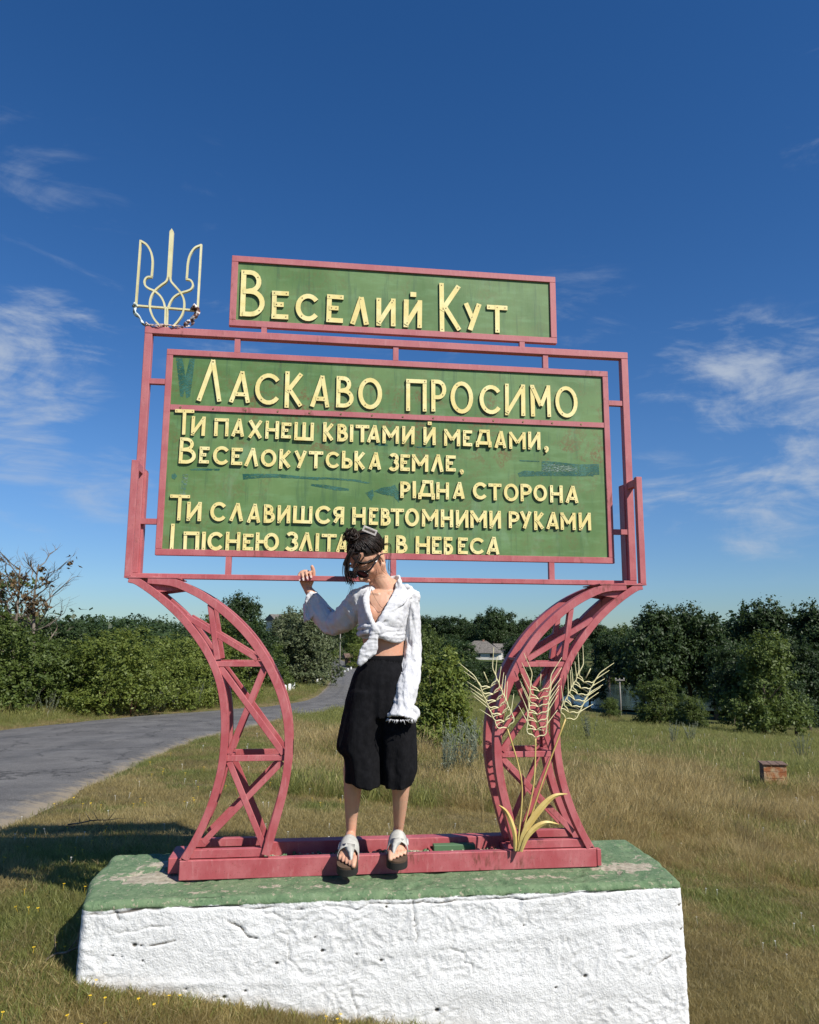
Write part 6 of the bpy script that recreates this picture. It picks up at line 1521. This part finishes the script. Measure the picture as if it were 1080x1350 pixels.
# waistband: ribbed elastic
mb = MB(); seg = 96; V = []
for z, e in ((.952, 0), (.957, .003), (.952, .006), (.922, .010), (.920, .004)):
    for j in range(seg):
        a = 2*math.pi*j/seg; rb = .0016*math.sin(a*46); V.append((.3315+(.0925+e+rb)*math.cos(a), -.160+(.078+e+rb)*math.sin(a), z+.004*math.sin(a)))
mb.add(V, [(i*seg+j, i*seg+(j+1) % seg, (i+1)*seg+(j+1) % seg, (i+1)*seg+j) for i in range(4) for j in range(seg)], 0, True)
o = pk(mb, 'waistband', M_SHORTS, shorts)
# ---------------- shirt
K = Blob()
def shell(levels, thick=.010, seg=54):
    """levels: (z, cx, cy, rx, ry, xa, xb) open at the front between xa and xb"""
    Lv = catmull(np.array(levels, float), (len(levels)-1)*5+1); V = []; n = len(Lv)
    for side in (0, 1):
        for (z, cx, cy, rx, ry, xa, xb) in Lv:
            ta = math.asin(max(-1, min(1, (xa-cx)/rx))); tb = math.asin(max(-1, min(1, (xb-cx)/rx)))
            for j in range(seg):
                a = tb+(2*math.pi+ta-tb)*j/(seg-1); r = 0 if side == 0 else -thick
                V.append((cx+(rx+r)*math.sin(a), cy-(ry+r)*math.cos(a), z))
    m = n*seg; Fs = []
    for i in range(n-1):
        for j in range(seg-1):
            a = i*seg+j; Fs += [(a, a+1, a+seg+1, a+seg), (m+a+seg, m+a+seg+1, m+a+1, m+a)]
        for j in (0, seg-1): a = i*seg+j; Fs.append((a, a+seg, m+a+seg, m+a))
    for i in (0, n-1):
        for j in range(seg-1): a = i*seg+j; Fs.append((a, a+1, m+a+1, m+a))
    K.add(V, Fs)
shell([(1.030, .326, -.160, .098, .090, .2845, .2855), (1.060, .326, -.162, .101, .100, .2835, .2865), (1.090, .326, -.165, .107, .112, .2805, .2895), (1.125, .327, -.166, .112, .118, .262, .305), (1.160, .330, -.163, .117, .116, .2475, .324), (1.200, .335, -.158, .128, .106, .239, .348), (1.235, .338, -.153, .128, .088, .240, .372), (1.258, .341, -.150, .108, .066, .262, .386), (1.272, .343, -.148, .082, .055, .285, .392)])
# yokes and shoulders
K.chain([(.405, -.150, 1.264), (.440, -.150, 1.250), (.462, -.150, 1.222)], [(.040, .018), (.050, .022), (.048, .035)], ref=(0, 0, 1))
K.chain([(.275, -.150, 1.252), (.240, -.148, 1.244), (.212, -.138, 1.212)], [(.046, .018), (.056, .024), (.056, .042)], ref=(0, 0, 1))
def sleeve(pts, rad, thick=.007, seg=30, ref=(0, -1, 0), pleat=.04, k=7, open_end=True):
    P = catmull(np.array(pts, float), (len(pts)-1)*6+1); R = catmull(np.array(rad, float), (len(rad)-1)*6+1); n = len(P); V = []; rf = Vector(ref)
    for sgn in (0, 1):
        for i in range(n):
            t = Vector(P[min(i+1, n-1)]-P[max(i-1, 0)]).normalized(); w = (rf-t*rf.dot(t)).normalized(); u = w.cross(t)
            for j in range(seg):
                a = 2*math.pi*j/seg; m = 1+pleat*math.sin(k*a+i*.35)+pleat*.6*math.sin((k//2)*a-i*.6); d = thick*sgn
                V.append(Vector(P[i])+u*math.cos(a)*(R[i][0]*m-d)+w*math.sin(a)*(R[i][1]*m-d))
    m_ = n*seg; Fs = []
    for i in range(n-1):
        for j in range(seg):
            a = i*seg+j; b = i*seg+(j+1) % seg; Fs += [(a, b, b+seg, a+seg), (m_+a+seg, m_+b+seg, m_+b, m_+a)]
    for i in (0, n-1):
        for j in range(seg): a = i*seg+j; b = i*seg+(j+1) % seg; Fs.append((a, b, m_+b, m_+a))
    K.add(V, Fs)
# hanging sleeve (image right)
sleeve([(.448, -.150, 1.235), (.460, -.146, 1.17), (.468, -.142, 1.09), (.470, -.145, 1.00), (.462, -.168, .935), (.444, -.205, .865), (.427, -.245, .795), (.416, -.268, .752), (.412, -.278, .722), (.404, -.290, .684)],
       [(.047, .055), (.038, .052), (.034, .050), (.036, .052), (.044, .055), (.050, .053), (.049, .050), (.042, .044), (.048, .048), (.063, .056)], pleat=.05, k=8)
K.chain([(.435, -.300, .738), (.458, -.290, .726), (.470, -.285, .704), (.458, -.295, .682)], [.010, .015, .015, .010])
# raised sleeve (image left): sags under the elbow, wide loose cuff hanging from the wrist
sleeve([(.235, -.140, 1.205), (.200, -.100, 1.165), (.155, -.050, 1.118), (.105, .000, 1.098), (.066, .018, 1.125), (.034, .030, 1.168), (.012, .042, 1.205), (-.004, .048, 1.232)],
       [(.064, .060), (.060, .058), (.056, .055), (.054, .050), (.050, .047), (.044, .042), (.037, .036), (.026, .026)], ref=(0, -1, .2), pleat=.05, k=6)
# turned back cuff flap
fl = [(-.005, 1.245), (.018, 1.235), (.035, 1.212), (.026, 1.165), (.008, 1.135), (-.010, 1.112), (-.030, 1.108), (-.033, 1.135), (-.029, 1.190), (-.022, 1.225)]
for yy, dz, s in ((.000, 0, 1.0), (.062, .01, .86)):
    n = len(fl); cxx = sum(p[0] for p in fl)/n; czz = sum(p[1] for p in fl)/n
    V = [(cxx+(p[0]-cxx)*s, yy+.010*math.sin(i*1.1), czz+(p[1]-czz)*s+dz) for i, p in enumerate(fl)]+[(cxx+(p[0]-cxx)*s, yy+.011+.010*math.sin(i*1.1), czz+(p[1]-czz)*s+dz) for i, p in enumerate(fl)]
    K.add(V, [tuple(range(n)), tuple(range(2*n-1, n-1, -1))]+[(i, (i+1) % n, n+(i+1) % n, n+i) for i in range(n)])
K.chain([(.030, .030, 1.170), (.034, .030, 1.205), (.024, .045, 1.232)], [(.012, .035), (.011, .033), (.009, .025)], ref=(0, -1, 0))
K.chain([(-.026, .030, 1.125), (-.028, .030, 1.170)], [(.007, .034), (.007, .036)], ref=(0, -1, 0))
# collar: stand plus two laid-back flaps
K.chain([(.388, -.205, 1.262), (.404, -.165, 1.292), (.392, -.125, 1.300), (.350, -.105, 1.298), (.305, -.110, 1.286), (.276, -.140, 1.268)], [(.007, .017), (.008, .020), (.008, .020), (.008, .020), (.008, .018), (.007, .014)], ref=(0, 0, 1))
K.chain([(.396, -.200, 1.285), (.408, -.225, 1.240), (.398, -.250, 1.205), (.362, -.268, 1.168), (.328, -.282, 1.130), (.300, -.288, 1.095)], [(.005, .015), (.024, .0055), (.026, .0055), (.016, .0055), (.011, .0055), (.008, .0055)], ref=(0, -1, .3))
K.chain([(.420, -.190, 1.262), (.438, -.200, 1.232), (.424, -.222, 1.204)], [(.012, .008), (.022, .008), (.012, .007)], ref=(0, -1, .4))
K.chain([(.262, -.195, 1.255), (.246, -.225, 1.215), (.246, -.252, 1.175), (.258, -.270, 1.130), (.274, -.284, 1.092)], [(.008, .007), (.012, .007), (.012, .007), (.010, .007), (.008, .007)], ref=(0, -1, .2))
# ruffled seam on the image-right shoulder
for i in range(9):
    t = i/8; K.ell((.425+.062*t, -.190+.02*t-.008*math.sin(i*2.1), 1.262-.045*t**1.5+.007*math.sin(i*2.4)), (.013, .014, .012))
# knot, wrapped hem folds, hanging tails
K.ell((.284, -.288, 1.073), (.020, .018, .022)); K.ell((.300, -.290, 1.084), (.019, .014, .013)); K.ell((.273, -.286, 1.060), (.013, .014, .016))
K.chain([(.296, -.290, 1.094), (.312, -.286, 1.078), (.306, -.286, 1.056), (.290, -.288, 1.060)], [.009, .010, .009, .008])
for z0, z1, r, y in ((1.072, 1.072, .011, 0), (1.060, 1.052, .011, .002), (1.052, 1.034, .010, 0), (1.046, 1.022, .008, .003)):
    K.chain([(.292, -.284+y, z0), (.335, -.274+y, (z0+z1)/2-.004), (.380, -.240+y, z1), (.412, -.195+y, z1+.002), (.424, -.150, z1+.004)], [r*.8, r, r*1.1, r, r])
for z0, z1, r in ((1.080, 1.075, .010), (1.064, 1.050, .010)):
    K.chain([(.276, -.284, z0), (.245, -.262, z1+.006), (.224, -.215, z1), (.222, -.160, z1)], [r, r, r, r])
K.chain([(.276, -.290, 1.058), (.263, -.292, 1.015), (.244, -.288, .970), (.216, -.282, .918)], [(.011, .010), (.015, .007), (.027, .005), (.010, .004)], ref=(0, -1, 0))
K.chain([(.284, -.288, 1.052), (.282, -.284, 1.010), (.272, -.276, .975), (.256, -.276, .948)], [(.009, .010), (.014, .009), (.018, .008), (.010, .006)], ref=(0, -1, 0))
def wr_shirt(P, N):
    base = fbm(P*np.array([1, 1, 1.6]), 18, 3, .5, 2, ridged=True)*.0060+fbm(P*np.array([1, 1, .45]), 60, 3, .55, 4)*.0008
    arm = (P[:, 0] > .41) & (P[:, 2] < 1.2)
    a = fbm(P*np.array([1.3, 1.3, .16]), 42, 3, .55, 6, ridged=True)*.0058+fbm(P*np.array([1, 1, 1.4]), 34, 2, .5, 9)*.003
    rs_ = P[:, 0] < .20
    Q = np.stack([P[:, 0]*1.0+P[:, 2]*.6, P[:, 1], P[:, 2]-P[:, 0]*.5], -1)
    b = fbm(Q*np.array([1.3, 1, .4]), 24, 3, .5, 11, ridged=True)*.0075
    f = base.copy(); f[arm] = a[arm]; f[rs_] = b[rs_]; return f
shirt = K.remesh('shirt', .0036, 2, M_SHIRT, PERSON, wr_shirt)
# frayed hem threads of the cuffs
mb = MB(); r = random.Random(3)
for i in range(60):
    a = 6.283*(i+r.uniform(-.6, .6))/60; c = Vector((.403+.060*math.cos(a), -.291+.054*math.sin(a), .686)); mb.tube([c, c+Vector((r.uniform(-.008, .008), r.uniform(-.006, .006), -r.uniform(.003, .020)))], [.0024, .001], 4)
for i in range(16):
    t = i/15; c = Vector((-.031+.045*t, .006+r.uniform(-.01, .05), 1.112+.03*t)); mb.tube([c, c+Vector((r.uniform(-.006, .004), 0, -r.uniform(.006, .014)))], [.0025, .001], 4)
pk(mb, 'frayed_threads', M_SHIRT, shirt)
# ---------------- hair
mb = MB(); r = random.Random(12)
SK = lambda x, y, z, k=1.0: hp(x*.0765*k, .014+y*.0950*k, .030+z*.0865*k)
BUN = Vector((-.012, .004, .140))          # local, on top of the crown
def scalp_dir(bx, bz): return None
# underlying cap
V = []; n1, n2 = 22, 40; idx = {}
for i in range(n1+1):
    th = math.pi*.78*i/n1
    for j in range(n2):
        ph = 2*math.pi*j/n2; x, y, z = math.sin(th)*math.cos(ph), math.sin(th)*math.sin(ph), math.cos(th)
        low = -.25+.75*max(0, -y)**.7*1.25           # hairline: high over the face, low at the nape
        if z < low: z = low+ (z-low)*.0; s_n = math.sqrt(max(1e-4, 1-z*z))/max(1e-4, math.sqrt(x*x+y*y)); x *= s_n; y *= s_n
        V.append(SK(x, y, z, 1.0))
mb.add(V, [(i*n2+j, i*n2+(j+1) % n2, (i+1)*n2+(j+1) % n2, (i+1)*n2+j) for i in range(n1) for j in range(n2)], 0, True)
def strand(path, r0, r1=None):
    mb.tube(path, [r0*(1-.55*(i/(len(path)-1))) for i in range(len(path))], 5)
# combed strands from the hairline up to the bun
for k in range(330):
    ph = r.uniform(0, 2*math.pi); x0, y0 = math.cos(ph), math.sin(ph); z0 = -.28+.78*max(0, -y0)**.7*1.25+r.uniform(0, .5)
    z0 = min(z0, .93); sxy = math.sqrt(max(.02, 1-z0*z0)); P = []
    for t in np.linspace(0, 1, 9):
        a = ph+.35*math.sin(t*2+k)*.25; z = z0+(1.0-z0)*t**.9; s = math.sqrt(max(0, 1-min(1, z)**2)); s = max(s, .16*(t > .9)); q = 1.015+.045*math.sin(t*3.1)*r.random()+.02*r.random()
        P.append(SK(math.cos(a)*s-.05*t, math.sin(a)*s+.05*t, z, q))
    P.append(hp(BUN.x+r.uniform(-.02, .02), BUN.y+r.uniform(-.02, .02), BUN.z-.025)); strand(P, r.uniform(.0018, .0042))
bun_c = hp(*BUN)
# bun: looped coils
for k in range(70):
    ax = Vector((r.gauss(0, .5), r.gauss(0, .5), r.gauss(1, .4))).normalized(); u = ax.cross(Vector((1, .3, .2))).normalized(); w = ax.cross(u); R0 = r.uniform(.012, .029); st = r.uniform(0, 6.28); ln = r.uniform(2.5, 5.5); off = Vector((r.gauss(0, .006), r.gauss(0, .006), r.gauss(0, .006)))
    P = [bun_c+off+(HR @ (u*math.cos(st+ln*t)+w*math.sin(st+ln*t)))*R0*(1+.12*math.sin(5*t+k)) for t in np.linspace(0, 1, 12)]
    mb.tube(P, r.uniform(.0022, .0045), 5)
for k in range(9):
    d = Vector((r.gauss(0, 1), r.gauss(0, 1), r.gauss(.5, 1))).normalized(); P = [bun_c+(HR @ d)*(.028+.03*t)+Vector((0, 0, -.02*t*t))+Vector((r.gauss(0, .003), 0, 0)) for t in np.linspace(0, 1, 5)]; mb.tube(P, [.0016, .0014, .001, .0008, .0005], 4)
# curtain fringe falling over both sides of the face
def lock(start, ctrl, n, spread, r0):
    for k in range(n):
        o = Vector((r.gauss(0, spread), r.gauss(0, spread*.7), r.gauss(0, spread*.5))); P = [start+o*.5]; 
        for i, c in enumerate(ctrl): P.append(c+o*(1+.35*i)+Vector((r.gauss(0, .0025), r.gauss(0, .0025), 0)))
        P = [Vector(p) for p in catmull(np.array([tuple(p) for p in P]), 14)]
        mb.tube(P, [r0*(1-.6*(i/13)) for i in range(14)], 4)
LK1 = [(.172, -.30, 1.420), (.152, -.30, 1.365), (.155, -.30, 1.312), (.173, -.30, 1.268)]
LK2 = [(.208, -.312, 1.400), (.186, -.315, 1.355), (.181, -.315, 1.315), (.198, -.315, 1.292)]
LK3 = [(.19, -.31, 1.33), (.176, -.305, 1.27), (.163, -.30, 1.222)]
VV = lambda L: [Vector(q) for q in L]
lock(hp(-.010, -.066, .092), VV(LK1), 26, .0045, .0026)
lock(hp(-.002, -.070, .092), VV(LK2), 9, .0050, .0020)
lock(hp(.004, -.072, .088), [hp(.035, -.092, .066), hp(.058, -.075, .040), hp(.072, -.040, .020), hp(.078, -.005, .010)], 16, .004, .0022)
lock(hp(-.03, -.068, .078), [hp(-.060, -.082, .050), hp(-.078, -.060, .010), hp(-.076, -.030, -.020)], 18, .005, .0024)
lock(Vector((.235, -.30, 1.40)), VV(LK3), 6, .004, .0010)
lock(hp(.06, -.03, .03), [hp(.078, -.028, -.01), hp(.070, -.030, -.06), hp(.072, -.02, -.10)], 3, .003, .0008)
lock(hp(.04, .085, -.01), [hp(.060, .098, -.030), Vector((.350, -.150, 1.36)), Vector((.362, -.150, 1.33))], 9, .006, .0009)
hair = pk(mb, 'hair', M_HAIR)
# claw clip on the crown
mb = MB(); cc = hp(0, .014, .03)+Vector((.10, -.62, .78)).normalized()*.106; ex = Vector((1, .15, -.36)).normalized(); ez = Vector((.25, -.35, 1)); ez = (ez-ex*ez.dot(ex)).normalized(); ey = ex.cross(ez)
def cb(a0, a1, c0, c1): mb.add([cc+ex*a+ey*b+ez*c for b in (-.004, .004) for a, c in ((a0, c0), (a1, c0), (a1, c1), (a0, c1))], [(0, 1, 2, 3), (7, 6, 5, 4), (0, 4, 5, 1), (1, 5, 6, 2), (2, 6, 7, 3), (3, 7, 4, 0)])
cb(-.033, .033, .0062, .0125); cb(-.033, .033, -.0125, -.0062); cb(-.033, -.026, -.0060, .0060); cb(.026, .033, -.0060, .0060)
pk(mb, 'hair_clip', M_CLIP, hair)
# ---------------- sunglasses
g = empty('sunglasses', (0, 0, 0), parent=PERSON)
for s in (-1, 1):
    mb = MB(); P = []
    for a in np.linspace(0, 2*math.pi, 21)[:-1]:
        ca, sa = math.cos(a), math.sin(a); P.append((s*.034+.029*math.copysign(abs(ca)**.7, ca), .002+.022*math.copysign(abs(sa)**.75, sa)))
    curve = lambda x: -.112+.9*(x*x)
    pv = [hp(x, curve(x), z+.004) for x, z in P]; pv2 = [hp(x, curve(x)+.004, z+.004) for x, z in P]; n = len(P)
    mb.add(pv+pv2, [tuple(range(n)), tuple(range(2*n-1, n-1, -1))]+[(i, (i+1) % n, n+(i+1) % n, n+i) for i in range(n)]); pk(mb, 'lens', M_BLACK, g)
    mb = MB(); mb.tube([hp(x, curve(x)-.001, z+.004) for x, z in P]+[hp(P[0][0], curve(P[0][0])-.001, P[0][1]+.004)], .0032, 6); pk(mb, 'rim', M_BLACK, g)
    mb = MB(); mb.tube([hp(s*.062, -.106, .014), hp(s*.076, -.088, .014), hp(s*.080, -.040, .012), hp(s*.081, .004, .010), hp(s*.078, .022, -.006)], [.0045, .0050, .0038, .0034, .0025], 6); pk(mb, 'temple', M_BLACK, g)
mb = MB(); mb.tube([hp(-.008, -.111, .010), hp(0, -.114, .013), hp(.008, -.111, .010)], .0028, 6); pk(mb, 'bridge', M_BLACK, g)
mb = MB(); mb.tube([Vector(p) for p in catmull(np.array([(.392, -.175, 1.285), (.372, -.215, 1.245), (.345, -.245, 1.19), (.318, -.258, 1.165), (.290, -.250, 1.20), (.268, -.222, 1.25), (.270, -.19, 1.28)]), 26)], .0010, 4); pk(mb, 'necklace', M_GOLDM)
# ---------------- sandals
for (h, x, f, u), (_, _, sgn) in zip(foot_frames, FEET):
    fp = lambda a, b, c: h+x*a+f*b+u*c
    s = empty('sandal', (0, 0, 0), parent=PERSON)
    def outline(o):
        pts_ = [(-.031, -.035), (-.033, 0), (-.034, .06), (-.041, .12), (-.046, .165), (-.040, .194), (-.018, .212), (.010, .214), (.034, .200), (.044, .170), (.041, .12), (.034, .06), (.033, 0), (.031, -.035), (.014, -.055), (-.014, -.055)]
        bt = 1 if sgn < 0 else -1
        P = catmull(np.array(pts_+[pts_[0]]), 49)[:-1]; return [(bt*-p[0]*o, .085+(p[1]-.085)*(1+(o-1)*.5)) for p in P]
    for nm, m, c0, c1, o in (('sole', M_SOLE, -.034, -.006, 1.03), ('footbed', M_CORK, -.0055, .003, 1.0)):
        mb = MB(); P = outline(o); n = len(P); mb.add([fp(a, b, c0) for a, b in P]+[fp(a, b, c1) for a, b in P], [tuple(range(n-1, -1, -1)), tuple(range(n, 2*n))]+[(i, (i+1) % n, n+(i+1) % n, n+i) for i in range(n)]); pk(mb, nm, m, s)
    # broad instep strap with a tongue running to the toe post
    mb = MB(); V = []; nA, nB = 15, 8
    for q in (0, 1):
        for i in range(nA):
            a = math.pi*i/(nA-1); 
            for j in range(nB):
                t = j/(nB-1); b = .070+.066*t; wd = .041+.004*t+q*.003; ht = .076-.022*t+q*.0035
                V.append(fp(math.cos(a)*wd, b, .0+math.sin(a)**.75*ht))
    m_ = nA*nB; Fs = [(i*nB+j+q*m_, i*nB+j+1+q*m_, (i+1)*nB+j+1+q*m_, (i+1)*nB+j+q*m_) for q in (0, 1) for i in range(nA-1) for j in range(nB-1)]
    Fs += [(i*nB+j, (i+1)*nB+j, m_+(i+1)*nB+j, m_+i*nB+j) for j in (0, nB-1) for i in range(nA-1)]
    mb.add(V, Fs, 0, True); pk(mb, 'instep_strap', M_STRAP, s)
    bt = 1 if sgn < 0 else -1
    mb = MB(); P = [(0, .118, .061, .028), (bt*.006, .138, .055, .022), (bt*.013, .160, .044, .013), (bt*.017, .182, .032, .007), (bt*.017, .190, .010, .005)]; V = []
    for a, b, c, w in P: V += [fp(a-w, b, c-.002), fp(a, b, c+.003), fp(a+w, b, c-.002), fp(a, b, c-.005)]
    mb.add(V, [(4*i+j, 4*i+(j+1) % 4, 4*i+4+(j+1) % 4, 4*i+4+j) for i in range(4) for j in range(4)]+[(0, 1, 2, 3), (19, 18, 17, 16)], 0, True); pk(mb, 'toe_strap', M_STRAP, s)
    mb = MB()
    for (b0, c0) in ((.070, .020),):
        ox = (.043)*(-1 if sgn < 0 else 1)
        cs = [(ox, b0-.010, c0-.010), (ox, b0+.016, c0-.012), (ox, b0+.016, c0+.014), (ox, b0-.010, c0+.016)]
        mb.tube([fp(*c) for c in cs]+[fp(*cs[0])], .0024, 5)
    mb.tube([fp(ox, b0-.018, c0+.004), fp(ox*1.05, b0+.024, c0+.003)], [.007, .004], 5)
    pk(mb, 'buckle', M_BUCKLE, s)
